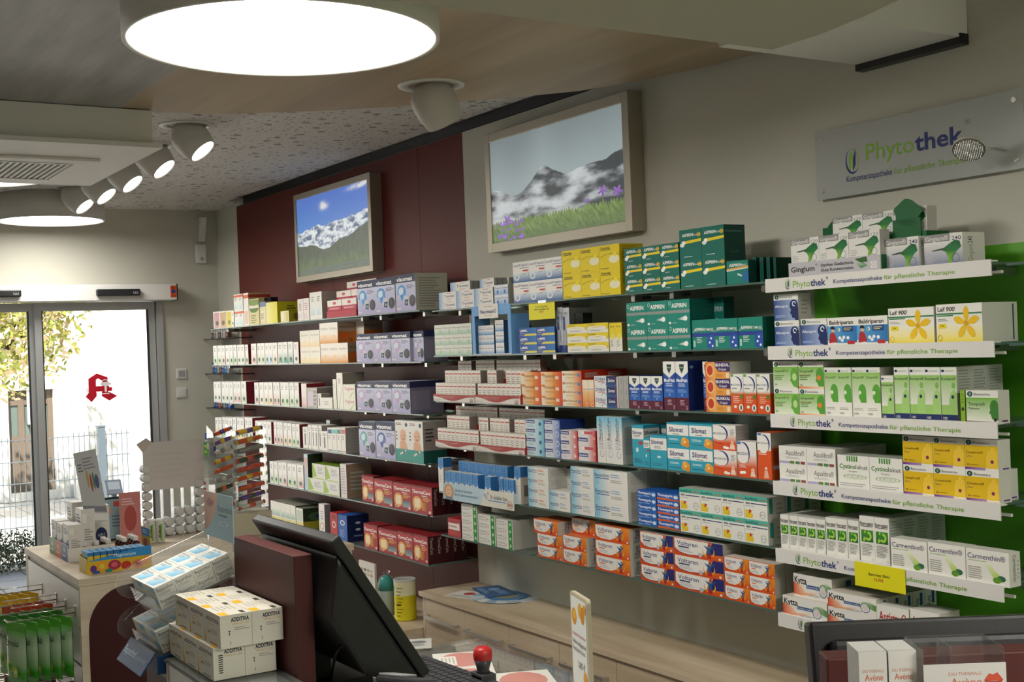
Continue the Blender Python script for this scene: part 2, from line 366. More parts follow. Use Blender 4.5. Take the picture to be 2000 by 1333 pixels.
mb.build('intake_grille', t)
MB().box(-.2, -.34, -.008, .2, .35, -.002, m=M['darkgrey']).build('filter', t)
for sx in (-1, 1): MB().box(sx*.255-.012, -.33, -.016, sx*.255+.012, .34, -.003, m=M['grey']).build('air_flap', t)
# ---------------- drum lamps
def drum(c, r, ztop, label, e):
    t = empty('drum_ceiling_lamp', (c.x, c.y, c.z)); tag(t, label, 'ceiling lamp', 'round drum ceiling lamps')
    h = ztop-c.z
    MB().lathe([(r-.012, .012), (r-.012, 0), (r, 0), (r, h), (r-.02, h)], m=M['shade'], seg=96, cap='none').build('drum_shade', t)
    MB().lathe([(.001, .016), (r*.5, .0155), (r-.0125, .014)], m=M['lamp'], seg=96, cap='none').build('diffuser', t)
    light('drum_lamp_light', 'AREA', (c.x, c.y, c.z-.01), e, (1, .955, .88), target=(c.x, c.y, 0), shape='DISK', size=2*r-.06)
    return t
drum(at_z(555, 83, 2.693), .425, 2.888, 'large white drum ceiling lamp glowing in the foreground at top', 20)
drum(at_z(100, 433, 2.81), .355, CZ, 'small-looking far drum ceiling lamp hanging above the entrance door', 9)
drum(at_z(-46, 349, 2.81), .355, CZ, 'drum ceiling lamp half hidden behind the cooling soffit, far left', 14)
drum(Vector((.55, 1.9, 2.6)), .425, 2.8, 'added drum lamp out of view, giving fill light from the right', 62)  # unseen lamp, added to brighten the right sides of the boxes
# ---------------- eyeball spots
def spot(loc, label, face=(.40, .48, -.72)):
    t = empty('ceiling_spot', loc); tag(t, label, 'ceiling spotlight', 'white eyeball ceiling spotlights')
    MB().lathe([(.094, -.001), (.094, -.007), (.132, -.006), (.135, 0), (.09, 0)], m=M['white'], seg=40, cap='none').build('flange', t)
    d = Vector(face).normalized(); q = d.to_track_quat('Z', 'Y').to_matrix().to_4x4(); q.translation = Vector((0, 0, -.045))
    MB().lathe([(.02, -.062), (.055, -.055), (.085, -.02), (.092, .02), (.088, .07), (.074, .12), (.068, .12), (.066, .10)], m=M['shade'], seg=40, T=q, cap='start').build('spot_body', t)
    MB().lathe([(.001, .102), (.067, .102)], m=M['spotglow'], seg=32, T=q, cap='none').build('lens', t)
    return t
ords = ['nearest', 'second', 'third', 'fourth', 'farthest']
for i, sx in enumerate((-5.98, -6.62, -7.24, -7.83, -8.38)):
    spot((sx, 1.94, CZ), '%s white eyeball spot in the row of five over the aisle' % ords[i])
spot(tuple(at_z(842, 166, 2.89)), 'big white eyeball spot set alone in the wooden canopy', (-.1, .55, -.85))
# ---------------- sliding door
tz = 2.28
hd = empty('door_operator', (XD+.08, 1.0, tz)); tag(hd, 'long white sliding door operator housing above the glass doors', 'door operator')
ye = x = at_x(346, 575, XD+.16).y
MB().box(-.078, -1.9, 0, .08, ye-1.0, .122, m=M['white']).build('housing', hd, bevel=.006)
MB().box(-.078, ye-1.0+.0005, -.002, .082, ye-1.0+.006, .124, m=M['black']).build('end_cap', hd)
mb = MB(); yy = at_x(333, 570, XD+.16).y-1.0; mb.box(.0805, yy, .02, .082, yy+.045, .11, '#d2521c')
A = Art(mb, (.082, yy, .02), (0, .045, 0), (0, 0, .09)); A.draw([('e', .5, .5, .36, .18, '#27408c'), ('l', .15, .85, .72, .92, 3, '#30201a'), ('r', .1, .1, .9, .14, '#30201a')]); mb.build('warning_sticker', hd)
for k, (ua, ub) in enumerate(((-40, 40), (187, 272))):
    ya = at_x(ua, 577, XD+.16).y; yb = at_x(ub, 577, XD+.16).y
    s = empty('door_sensor', (XD+.162, ya, tz+.035)); tag(s, ['black motion sensor bar on the door operator, over the left leaf', 'black motion sensor bar on the door operator, over the right leaf'][k], 'sensor')
    mb = MB(); mb.box(0, 0, 0, .04, yb-ya, .05, m=M['black']); mb.build('sensor_bar', s, bevel=.008)
    mb = MB(); Art(mb, (.0405, yb-ya-.06, .012), (0, .045, 0), (0, 0, .025)).draw([('r', .1, .1, .9, .25, '#8a8f94'), ('p', [(.1, .25), (.1, .9), (.3, .5)], '#8a8f94'), ('p', [(.35, .25), (.5, .9), (.65, .25)], '#8a8f94'), ('p', [(.9, .25), (.9, .9), (.7, .5)], '#8a8f94')]); mb.build('badge', s)
def leaf(name, u0, u1, x, v=700):
    y0 = at_x(u0, v, x).y; y1 = at_x(u1, v, x).y; o = empty(name, (x, y0, 0)); struct(o); w = y1-y0; f = .058
    mb = MB(); mb.box(-.02, 0, .02, .02, f, tz, m=M['alu']).box(-.02, w-f, .02, .02, w, tz, m=M['alu']).box(-.02, f, tz-.065, .02, w-f, tz, m=M['alu']).box(-.02, f, .02, .02, w-f, .12, m=M['alu'])
    mb.box(-.012, f-.008, .1, .022, f, tz-.06, m=M['black']).box(-.012, w-f, .1, .022, w-f+.008, tz-.06, m=M['black']); fr = mb.build('door_frame', o)
    MB().box(-.004, f, .12, .004, w-f, tz-.065, m=M['doorglass']).build('door_pane', o)
    return o, y0, w
l2, ly, lw = leaf('door_1', 69, 304, XD-.03)
leaf('door_2', -190, 71.5, XD-.085)
leaf('door_3', -430, -185, XD-.085)
mb = MB(); ya = at_x(309, 700, XD).y; mb.box(XD-.1, Y1-.006-(Y1-ya), 0, XD+.03, Y1+.0, tz, m=M['alu']).box(XD-.05, ya-.03, 0, XD-.02, ya, tz, m=M['black']); struct(mb.build('trim_door_post'))
# red pharmacy letter on the right door leaf (flat vinyl)
p0 = at_x(168, 787, XD-.02); p1 = at_x(228, 728, XD-.02); mb = MB()
A = Art(mb, (XD-.0255, p0.y, p0.z), (0, p1.y-p0.y, 0), (0, 0, p1.z-p0.z), M['print']); R_ = '#c8102e'
A.draw([('p', [(.1, .3), (.34, .32), (.34, .78), (.1, .82)], R_), ('p', [(.1, .82), (.34, .76), (.40, .82), (.37, 1)], R_), ('p', [(.37, 1), (.40, .82), (.52, .74), (.71, .85)], R_),
        ('p', [(.71, .85), (.52, .76), (.52, .30), (.71, .30)], R_), ('r', .3, .36, .75, .55, R_), ('p', [(0, .2), (.18, 0), (.35, .2), (.35, .34), (.1, .34)], R_), ('p', [(.5, .34), (.5, .2), (.74, .02), (1, .18), (.74, .34)], R_), ('r', .52, .5, .84, .36, R_),
        ('e', .64, .62, .19, .07, '#f4f4f4'), ('r', .6, .34, .67, .6, '#f4f4f4'), ('r', .5, .26, .75, .3, '#f4f4f4'), ('a', .62, .68, .11, .1, -20, 200, .25, .25, '#f4f4f4')])
o = mb.build('pharmacy_letter_decal'); o.parent = l2; o.location = (-l2.location.x, -l2.location.y, 0)
# switches, detector in the corner
for k, v in enumerate((730, 767)):
    p = at_x(354, v, XD); s = empty('wall_switch', (XD, p.y, p.z)); tag(s, ['upper white frame with four grey buttons beside the door', 'lower white light switch beside the door'][k], 'switch')
    MB().box(0, -.04, -.04, .01, .04, .04, m=M['white']).build('frame', s, bevel=.003)
    mb = MB()
    if k == 0:
        for a in (-1, 1):
            for b in (-1, 1): mb.box(.01, a*.013-.011, b*.013-.011, .014, a*.013+.011, b*.013+.011, m=M['grey'])
    else: mb.box(.01, -.027, -.027, .0135, .027, .027, m=M['white'])
    mb.build('button', s)
p = at_x(425, 497, XD+.05)
s = empty('motion_detector', (XD+.003, D-.14, at_x(425, 515, XD).z)); tag(s, 'white motion detector hanging in the far ceiling corner', 'sensor')
MB().box(0, -.04, 0, .045, .04, .15, m=M['white']).build('detector_body', s, bevel=.008); MB().lathe([(.001, 0), (.012, .004), (.024, .012), (.026, .02)], m=M['grey'], seg=16, T=Matrix.Translation((.05, 0, .035))@Matrix.Rotation(-math.pi/2, 4, 'Y')).build('lens', s)
s = empty('alarm_siren', (XD+.003, D-.12, at_x(425, 515, XD).z+.17)); tag(s, 'slim white wedge-shaped alarm siren above the motion detector', 'alarm')
MB().prism([(0, 0), (.02, 0), (.09, .19), (0, .19)], -.02, .03, m=M['white'], T=Matrix.Rotation(math.pi/2, 4, 'X')).build('siren_body', s, bevel=.004)
# ================================================================ OUTSIDE
M['paving'] = mat('paving', (.52, .50, .47), .85, var=.08, bscale=5)
M['facade'] = mat('facade_plaster', (.82, .80, .74), .9, var=.04, bscale=8)
M['facadeg'] = mat('facade_grey', (.60, .60, .58), .9, var=.04, bscale=8)
M['fence'] = mat('fence_paint', (.10, .125, .14), .5)
def mat_pave():
    m = bpy.data.materials.new('concrete_pavers'); m.use_nodes = True; t = m.node_tree; b = t.nodes['Principled BSDF']; b.inputs['Roughness'].default_value = .85
    co = t.nodes.new('ShaderNodeTexCoord'); br = t.nodes.new('ShaderNodeTexBrick'); br.offset = .5
    br.inputs['Scale'].default_value = 1; br.inputs['Brick Width'].default_value = .6; br.inputs['Row Height'].default_value = .3; br.inputs['Mortar Size'].default_value = .008
    br.inputs['Color1'].default_value = (.52, .49, .45, 1); br.inputs['Color2'].default_value = (.46, .44, .41, 1); br.inputs['Mortar'].default_value = (.2, .19, .17, 1)
    t.links.new(co.outputs['Object'], br.inputs['Vector']); t.links.new(br.outputs['Color'], b.inputs['Base Color']); return m
struct(MB().box(-30, -14, -.12, XD-.3, 14, -.005, m=mat_pave()).build('ground_paving'))
XF = -12.3
t = empty('wire_fence', (XF, 0, 0)); tag(t, 'dark grey double-wire mesh fence across the paved yard outside', 'fence')
posts = [at_x(u, 850, XF).y for u in (-300, -42, 197)]; ztop = 1.12
for y in posts:
    mb = MB().box(-.04, y-.035, 0, .04, y+.035, ztop+.06, m=M['fence']).box(-.045, y-.04, ztop+.06, .045, y+.04, ztop+.075, m=M['fence']); mb.build('fence_post', t)
yend = at_x(252, 850, XF).y
for a, b in ((posts[0], posts[1]), (posts[1], posts[2]), (posts[2], yend)):
    mb = MB(); y = a+.05
    while y < b: mb.box(-.003, y-.003, .05, .003, y+.003, ztop+.02, m=M['fence']); y += .05
    for k in range(6): z = .08+k*.205; mb.box(-.011, a, z-.004, .011, b, z+.004, m=M['fence'])
    mb.build('mesh_panel', t)
# house opposite
XH = -17.2; t = empty('house_across_yard', (XH, 0, 0)); tag(t, 'cream plastered house across the yard with a glazed brown door', 'building')
ydl = at_x(18, 850, XH).y; ydr = at_x(108, 850, XH).y; zdt = at_x(60, 762, XH).z; zdb = at_x(60, 962, XH).z
mb = MB(); yr = at_x(247, 800, XH).y
mb.box(-.3, -9, 0, 0, ydl, 7, m=M['facade']).box(-.3, ydr, 0, 0, 7, 7, m=M['facade']).box(-.3, ydl, zdt, 0, ydr, 7, m=M['facade'])
mb.box(-.2, ydl, 0, .0, ydr, zdb, m=M['facade']); mb.build('house_wall', t)
M['brown'] = mat('brown_door_frame', (.12, .09, .065), .5); M['dkglass'] = mat('dark_window_glass', (.10, .13, .12), .08)
mb = MB()
for a in (0, .3, .58, .95): mb.box(-.16, ydl+(ydr-ydl)*a-.04, zdb, -.09, ydl+(ydr-ydl)*a+.04, zdt, m=M['brown'])
mb.box(-.16, ydl, zdb, -.1, ydr, zdb+.75, m=M['brown']).box(-.16, ydl, zdt-.2, -.1, ydr, zdt, m=M['brown']); fd = mb.build('house_door', t)
MB().box(-.15, ydl, zdb+.5, -.12, ydr, zdt-.2, m=M['dkglass']).build('door_glazing', fd)
yh = ydl+(ydr-ydl)*.45; MB().tube([(-.1, yh, zdb+.9), (-.04, yh, zdb+.9), (-.04, yh, zdb+1.4), (-.1, yh, zdb+1.4)], .02, m=M['white']).build('door_handle', fd)
yl = at_x(134, 780, XH).y; zl = at_x(134, 790, XH).z; mb = MB().box(0, yl, zl, .08, yl+.28, zl+.38, m=M['white'])
Art(mb, (.081, yl, zl), (0, .28, 0), (0, 0, .38)).draw([('r', .15, .35, .8, .7, '#cfe8cf')]); mb.build('sign_box', t)
XP = -16.2; t = MB().box(XP-.9, at_x(170, 800, XP).y, 0, XP, at_x(246, 800, XP).y, 7, m=M['facade']).build('house_wing')
tag(t, 'flat cream projecting wing of the house behind the fence post', 'building'); 
XQ = -14.2; t = MB().box(XQ-.5, at_x(250, 800, XQ).y, 0, XQ, 9, 7, m=M['facadeg']).build('garden_wall_block'); tag(t, 'pale grey building corner at the right edge of the doorway view', 'building')
# terminal box in the yard
p = at_z(220, 1010, .0) if False else at_x(222, 952, -10.9)
t = empty('yard_terminal', (-10.9, p.y, 0)); tag(t, 'small grey tilted terminal on a post just outside the glass door', 'terminal')
MB().box(-.02, -.02, 0, .02, .02, p.z-.03, m=M['fence']).build('post', t)
T = Matrix.Translation((0, 0, p.z))@Matrix.Rotation(math.radians(55), 4, 'Y')
MB().box(-.07, -.07, -.015, .07, .07, .012, m=M['grey'], T=T).build('terminal_case', t, bevel=.006); MB().box(-.045, -.05, .0125, .03, .05, .014, m=M['white'], T=T).build('screen', t)
# tree and hedges
def leaves(n, c, r, cols, size, squash=(1, 1, 1), seed=1, fill=.55):
    rr = random.Random(seed); mb = MB()
    for i in range(n):
        while True:
            p = Vector((rr.uniform(-1, 1), rr.uniform(-1, 1), rr.uniform(-1, 1)))
            if fill < p.length < 1: break
        k = 1+.35*noise.noise(p*2.3+Vector((seed, 0, 0)))
        p = Vector((p.x*r*squash[0]*k, p.y*r*squash[1]*k, p.z*r*squash[2]*k))+Vector(c)
        a = Vector((rr.uniform(-1, 1), rr.uniform(-1, 1), rr.uniform(-1, 1))).normalized(); b = a.orthogonal().normalized(); s = size*rr.uniform(.6, 1.3); cc = rr.choice(cols)
        mb.face([p-a*s, p-b*s*.45, p+a*s, p+b*s*.45], cc)
    return mb
XT = -14.6; pc = at_x(40, 640, XT); t = empty('yard_tree', (XT, pc.y-.3, 0)); tag(t, 'spring tree with yellow-green leaves and blossom in front of the house', 'tree')
mb = leaves(7500, (0, 0, pc.z+.35), 1.0, ['#b8bf5c', '#ccc766', '#ddd07c', '#9aa64c', '#d3b49a', '#cfc2a0'], .05, (.9, 1.0, 1.05), 3, .2)
mb.build('foliage', t)
mb = MB(); mb.tube([(0, -.4, 0), (0, -.38, 1.0), (0, -.3, 1.7), (0, -.1, 2.4)], [.09, .08, .07, .04], '#4a3b30')
for k in range(9): mb.tube([(0, -.3, 1.6), (.2*math.cos(k), -.1+.35*math.sin(k*1.7), 2.1), (.5*math.cos(k), .7*math.sin(k*1.7), 2.5+.1*k)], [.04, .025, .01], '#4a3b30', seg=6)
mb.build('trunk', t)
p = at_x(35, 1065, -11.6); t = empty('hedge_bush', (-11.6, p.y, 0)); tag(t, 'low wispy green bush at the foot of the fence', 'bush')
leaves(2600, (0, -.2, .16), .42, ['#4c5a3a', '#5f6c44', '#39452e', '#7a8458'], .02, (.5, 1.6, .45), 5, .1).build('foliage', t)
mb = MB()
for k in range(14): mb.tube([(0, -.8+k*.09, 0), (.04*math.sin(k), -.8+k*.095, .2), (.08*math.sin(k*2), -.82+k*.1, .3)], .004, '#4a3b30', seg=5)
mb.build('stem', t)
# entrance mat
t = empty('entrance_mat', (-8.3, 1.2, 0)); tag(t, 'ribbed metal entrance mat on the floor inside the door', 'mat')
mb = MB(); mb.box(-1.1, -1.3, .001, 1.1, 1.3, .006, m=M['darkgrey'])
for k in range(44): mb.box(-1.09+k*.05, -1.29, .006, -1.09+k*.05+.025, 1.29, .014, m=M['steel'])
mb.build('mat_ribs', t)
# ================================================================ WALL SHELVES
YF = 2.99; YB = D-.024
RL = [.187, -.079, -.351, -.607, -.869, -1.127]; RM = [.177, -.050, -.278, -.505, -.733, -.951]
ZL = [HC+a for a in RL]; ZM_ = [HC+a for a in RM]
XL0 = x_on(413, YF, HC); XL1 = x_on(699, YF, HC); XL2 = x_on(822, YF, HC)
XM_0 = x_on(847, YF, HC); XMa = x_on(1020, YF, HC); XMb = x_on(1241, YF, HC); XM_3 = x_on(1506, YF, HC)
XP0 = XM_3+.012; XP1 = x_on(1944, YF-.02, HC); rown = ['top', 'second', 'third', 'fourth', 'fifth', 'lowest']
def shelf(x0, x1, z, label, strip=False, y1=YB):
    t = empty('glass_shelf', ((x0+x1)/2, YF, z)); w = x1-x0; d = y1-YF; tag(t, label, 'shelf', 'green-edged glass shelves on the wall')
    MB().box(-w/2, .0005, -.007, w/2, d, 0, m=M['glass']).build('glass_plate', t)
    MB().box(-w/2, -.001, -.007, w/2, .0, 0, m=M['glassedge']).box(w/2, -.001, -.008, w/2+.001, d, 0, m=M['glassedge']).build('polished_edge', t)
    for bx in (-w/2+.12, w/2-.12):
        MB().box(bx-.012, .09, -.03, bx+.012, d, -.0085, m=M['steel']).box(bx-.03, .13, -.02, bx+.03, .16, -.0085, m=M['darkgrey']).build('shelf_bracket', t)
    return t
for i in range(6):
    shelf(XL0, XL1-.001, ZL[i], 'left glass pane of %s shelf on the maroon wall' % rown[i])
    shelf(XL1+.001, XL2, ZL[i], 'right glass pane of %s shelf on the maroon wall' % rown[i])
    shelf(XM_0, XMa-.001, ZM_[i], 'left glass pane of %s shelf on the white wall' % rown[i])
    shelf(XMa+.001, XMb-.001, ZM_[i], 'middle glass pane of %s shelf on the white wall' % rown[i])
    shelf(XMb+.001, XM_3, ZM_[i], 'right glass pane of %s shelf on the white wall' % rown[i])
PG = '#7fae3c'; PB = '#2a3872'
def logo(ox, oy, w, h):
    return [('a', ox+w*.5, oy+h*.5, w*.5, h*.5, 110, 330, .22, -1, PB), ('e', ox+w*.42, oy+h*.48, w*.17, h*.36, PG), ('p', [(ox+w*.52, oy+h*.1), (ox+w*.55, oy+h*.6), (ox+w*.75, oy+h*.98), (ox+w*.72, oy+h*.35)], PB), ('a', ox+w*.5, oy+h*.5, w*.46, h*.46, -50, 130, .12, -1, PG), ('p', [(ox+w*.40, oy+h*.1), (ox+w*.44, oy+h*.1), (ox+w*.42, oy+h*.8)], '#e9e8e2')]
strips = []
for i in range(6):
    t = shelf(XP0, XP1-.03, ZM_[i], 'glass pane with white printed strip, %s shelf of the green unit' % rown[i])
    w = XP1-XP0; cx = (XP0+XP1)/2-t.location.x
    mb = MB().box(cx-w/2, -.03, -.041, cx+w/2, -.026, .005, m=M['white']).box(cx-w/2, -.026, -.001, cx+w/2, .002, .003, m=M['white'])
    if i < 5 or True:
        A = Art(mb, (cx-w/2, -.03, -.041), (w, 0, 0), (0, 0, .046))
        ops = logo(.105, .12, .028, .78)+[('t', 'Phyto', .145, .232, .24, .46, PG, .01), ('t', 'thek', .234, .308, .24, .46, PB, .02), ('t', '®', .311, .320, .62, .2, PB),
               ('t', 'Kompetenzapotheke', .345, .567, .3, .28, PB, .012), ('t', 'für pflanzliche Therapie', .575, .865, .3, .28, PG, .012)]
        if i == 4: ops = [o for o in ops]
        A.draw(ops)
    mb.build('label_strip', t)
    MB().box(w/2-.06, .01, -.034, w/2+.02, .018, -.026, m=M['white']).build('strip_clip', t)
# further right: next glass panes with white brackets, running out of the picture
for i in range(6):
    t = empty('glass_shelf', (XP1+.3, YF+.06, ZM_[i]-.004)); tag(t, 'glass pane leaving the picture right, %s shelf of green unit' % rown[i], 'shelf', 'green-edged glass shelves on the wall')
    MB().box(-.315, .0, -.008, .6, YB-YF-.075, 0, m=M['glass']).build('glass_plate', t); MB().box(-.315, -.001, -.008, .6, 0, 0, m=M['glassedge']).build('polished_edge', t)
    MB().box(-.27, .02, -.045, -.23, YB-YF-.075, -.0085, m=M['whitem']).build('shelf_bracket', t)
# ---------------------------------------------------------------- crops used to read pixels from
CR = {'1': (400, 500, 4.348), '2': (400, 780, 3.92), '3': (840, 460, 5), '4': (1200, 420, 4.444), '5': (830, 690, 5), '6': (1200, 690, 4.938),
      '7': (840, 880, 4.762), '8': (1220, 920, 4.597), 'p': (1490, 400, 3.922), 'q': (1490, 700, 3.922), 'r': (1490, 960, 3.5745)}
def uv(c, x, y): o = CR[c]; return (o[0]+x/o[2], o[1]+y/o[2])
# ---------------------------------------------------------------- printed designs
OR = '#d9541e'; NV = '#1f2a66'; AG = '#00685a'; YE = '#e6cf13'; K = '#232323'; GR = '#8d8d89'
ST = {}
def dn(name, desc, **k): k['desc'] = desc; ST[name] = k
def slim(c1, c2='#f0efea', side='#8b2430'):
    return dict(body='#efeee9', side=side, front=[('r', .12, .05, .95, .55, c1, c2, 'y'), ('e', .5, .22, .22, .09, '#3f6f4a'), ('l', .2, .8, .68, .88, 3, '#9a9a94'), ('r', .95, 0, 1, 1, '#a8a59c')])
dn('slimgreen', 'slim white carton with green leaf print', **slim('#b9d0a4', side='#7d2233'))
dn('slimpink', 'slim white carton with pink lower half', **slim('#dca5a8', side='#9a3340'))
dn('slimorange', 'slim white carton with orange tint', **slim('#e8c49a'))
dn('slimblue', 'slim white carton with pale blue tint', **slim('#a9c0dd'))
dn('slimteal', 'slim white carton with teal lower half', **slim('#3e9684'))
dn('slimyellow', 'slim white carton with yellow lower half', **slim('#e2d06a'))
dn('slimwhite', 'slim plain white tea carton', **slim('#dfe0d4'))
dn('tea_pink', 'small tea carton with pink front', body='#ece9e2', front=[('r', .12, .02, .98, .93, '#c79aa0'), ('e', .6, .3, .25, .14, '#49604a')])
dn('tea_tan', 'small tea carton with tan front', body='#ece9e2', front=[('r', .12, .02, .98, .93, '#c5a27c'), ('e', .6, .3, .25, .14, '#70502f')])
dn('tea_yel', 'small tea carton with yellow front', body='#ece9e2', front=[('r', .12, .02, .98, .93, '#dcc645'), ('e', .6, .3, .25, .14, '#7d8a35')])
dn('salvecub', 'small white carton with orange cap line and blue print', body='#eceae4', side='#c4ab86', front=[('r', 0, .82, 1, .95, '#d8643c'), ('r', .15, .1, .85, .55, '#c6dfe4', '#e9eee4', 'y'), ('l', .2, .8, .6, .8, 3, '#8a8a86')])
dn('creambrown', 'white carton with cream lettered side', body='#eceae4', side='#c9b087', front=[('r', 0, .84, 1, .94, '#d8643c'), ('r', .15, .05, .85, .45, '#e3c4b2')], sideart=[('r', 0, .86, 1, .95, '#b3402c'), ('l', .1, .9, .1, .6, 5, '#8e7a58')])
dn('greencream', 'cream carton with round green label', body='#d6cb95', side='#bfb27c', front=[('r', .0, .76, 1, .97, '#7e9447'), ('e', .5, .62, .45, .15, '#5d7a35'), ('r', .08, .64, .92, .74, '#e6e2cf'), ('l', .2, .8, .05, .4, 4, '#8c8450')])
dn('creamslate', 'slim cream carton with slate blue top', body='#dfd6ac', side='#b5ac86', front=[('r', 0, .78, 1, 1, '#7487a0'), ('r', .2, .15, .8, .6, '#ece6c4'), ('l', .2, .8, .2, .5, 4, '#9a9368')])
dn('blackemb', 'small black tin with yellow round emblem', body='#18181a', front=[('e', .5, .55, .32, .32, '#d0a51d'), ('e', .5, .55, .2, .2, '#18181a')])
dn('yellowbox', 'bright yellow carton with dark lettered side', body='#e3d92e', side='#bdb81c', front=[('r', 0, 0, 1, 1, '#f0ea9c', '#e0d52c', 'x')], sideart=[('l', .4, .85, .15, .85, 6, '#55520e')])
dn('goldbox', 'small gold foil carton with floral side', body='#e8e0a8', side='#b3a31c', front=[('r', .1, .1, .9, .9, '#f3efd5', '#cdbf50', 'x')], sideart=[('e', .5, .5, .2, .3, '#6f6814')])
dn('whpink', 'slim white carton with pink script', body='#ebe6e0', side='#b9ada4', front=[('l', .25, .75, .45, .8, 4, '#c58a97'), ('r', .1, .1, .9, .3, '#e5c9cc', '#ebe6e0')])
dn('whblue', 'tall white carton with pale blue panel', body='#ebe8e2', side='#b3aaa2', front=[('l', .25, .75, .65, .85, 3, '#8f8a92'), ('r', .15, .15, .85, .5, '#c3dbe2', '#e6ecec', 'y')])
VIS = lambda heart, txt='#ffffff': [('r', 0, 0, 1, .78, '#a9a4cc', '#c9cde4', 'y'), ('r', 0, .78, 1, 1, '#1d2850'), ('t', 'visomat', .05, .85, .82, .11, txt, .02),
    ('a', .3, .52, .22, .2, -30, 200, .3, .3, heart), ('p', [(.16, .58), (.5, .6), (.34, .3), (.28, .3)], heart), ('e', .27, .55, .13, .1, '#cfe0ee'),
    ('l', .55, .95, .6, .72, 3, '#6d6a8c'), ('p', [(.38, .2), (.56, .14), (.66, .22), (.6, .42), (.42, .4)], '#c9ccd4'), ('p', [(.43, .18), (.6, .14), (.63, .32), (.45, .31)], '#27364d'), ('r', .48, .2, .57, .27, '#8fa4b4'), ('e', .83, .27, .155, .16, '#33353d', 16), ('e', .8, .3, .06, .09, '#4c4e57', 12), ('r', .05, .06, .25, .1, '#d8d6c8')]
dn('viso1', 'lilac blood pressure monitor box with bright blue heart', body='#c9cde4', side='#b6b5a6', front=VIS('#3f95d8'), sideart=[('l', .1, .9, .08, .9, 12, '#8c8b80')])
dn('viso2', 'lilac blood pressure monitor box with pale heart', body='#cbc8de', side='#a6a3b8', front=VIS('#c3a3c8'), sideart=[('r', .02, .78, .98, 1, '#1d2850'), ('r', .1, .3, .9, .7, '#b9b7c4')])
dn('viso3', 'lilac blood pressure monitor box with purple-grey side', body='#cbc8de', side='#77738a', front=VIS('#bda0c6'), sideart=[('r', .0, .8, 1, 1, '#252c55'), ('r', .05, .1, .6, .7, '#8a869c')])
dn('viso4', 'pale blood pressure monitor box with teal heart', body='#cfd6e0', side='#8b8fa0', front=VIS('#5fa9a5'))
dn('viso5', 'blue-lilac blood pressure monitor box with dark heart', body='#b9c3e0', side='#8b8fa0', front=VIS('#4d5fa8'))
dn('baby', 'white and teal thermometer box with smiling baby', body='#e6e4de', side='#9a9690', front=[('r', 0, 0, 1, .3, '#2a9488'), ('l', .05, .5, .88, .95, 2, '#77423c'), ('e', .82, .9, .09, .05, '#24406f'), ('e', .58, .62, .24, .17, '#e0b193'), ('p', [(.3, .3), (.35, .48), (.55, .52), (.8, .46), (.9, .3)], '#dba988'), ('e', .5, .63, .03, .012, '#5a3a2a'), ('e', .67, .63, .03, .012, '#5a3a2a'), ('a', .59, .57, .09, .04, 180, 360, .5, .5, '#9c4a3c'), ('p', [(.3, .14), (.75, .24), (.8, .3), (.35, .2)], '#d7dcda'), ('r', .55, .21, .68, .26, '#48605a'), ('l', .06, .16, .5, .75, 3, '#3c3c3c')], sideart=[('r', 0, 0, 1, .3, '#14544d'), ('l', .1, .5, .5, .85, 4, '#3c3c3c')])
dn('fempale', 'pale cream supplement box with faint gold', body='#efe9db', side='#a58d70', front=[('r', 0, 0, 1, .45, '#f0d9a4', '#f1ecdf', 'y'), ('t', 'femibion', .12, .9, .66, .13, '#b9ae98', 0), ('e', .5, .3, .12, .1, '#f3e1b4')])
dn('femor', 'white supplement box fading into orange', body='#efe9df', side='#b4661d', front=[('r', 0, 0, 1, .5, '#e09a3e', '#f1ece2', 'y'), ('t', 'femibion', .12, .9, .66, .13, '#a7a196', 0), ('e', .6, .3, .13, .1, '#efc486')], sideart=[('r', 0, .55, 1, 1, '#9f8873'), ('t', 'femibion', .1, .9, .72, .12, '#3d3028', 0), ('e', .35, .35, .2, .14, '#cf5a10'), ('t', '2', .6, .8, .08, .14, '#40301c')])
dn('redtall', 'white carton with red lower corner', body='#ece4de', side='#8f1f2c', front=[('r', 0, 0, 1, .5, '#d9b3b0', '#ece6e0', 'y')])
dn('greytray', 'grey tray of flat cards on the shelf', body='#b7b1ab', side='#8d8782', front=[('r', .05, .1, .6, .8, '#cdbfcc'), ('l', .65, .95, .1, .9, 4, '#8a8580')])
dn('whplain', 'plain white low carton', body='#e7e4dc', side='#b8b2a6', front=[('l', .2, .8, .3, .7, 3, '#aaa79e')])
dn('tallgreenline', 'tall white carton with thin green line', body='#e9e7dd', side='#8f897d', front=[('p', [(.2, 0), (.35, 0), (.85, .6), (.8, .6)], '#b9cf84'), ('l', .3, .7, .7, .85, 3, '#b87f86')])
dn('vagi', 'white carton with pink lettering and green sprig', body='#e9e6da', side='#a39d8f', front=[('t', 'Vagisan', .12, .9, .55, .25, '#c9617a', .01), ('p', [(.5, 0), (.6, 0), (.9, .45), (.84, .45)], '#b3cf74')])
dn('darkprint', 'narrow white carton with black print stripe', body='#e6e3dc', side='#9a948a', front=[('r', .35, .15, .6, .7, '#6b6b6e'), ('l', .2, .8, .75, .9, 2, '#888')])
for nm, cc, w_ in (('capblue', '#3d5b94', 'blue'), ('capteal', '#6cbfae', 'mint'), ('capgreen', '#3f8d7f', 'teal'), ('cappink', '#cf6a78', 'pink')):
    dn(nm, 'slim white carton with %s top band' % w_, body='#e6e3dc', side='#b0a9a0', front=[('r', .08, .76, .95, .93, cc), ('l', .2, .8, .5, .7, 3, '#9a9a96'), ('r', .1, .04, .9, .08, cc)])
dn('tallblue', 'tall white carton with light blue top', body='#e6e6e2', side='#a39c92', front=[('r', .05, .7, .95, .9, '#7fb3d0'), ('r', .2, .05, .8, .15, '#7fb3d0')])
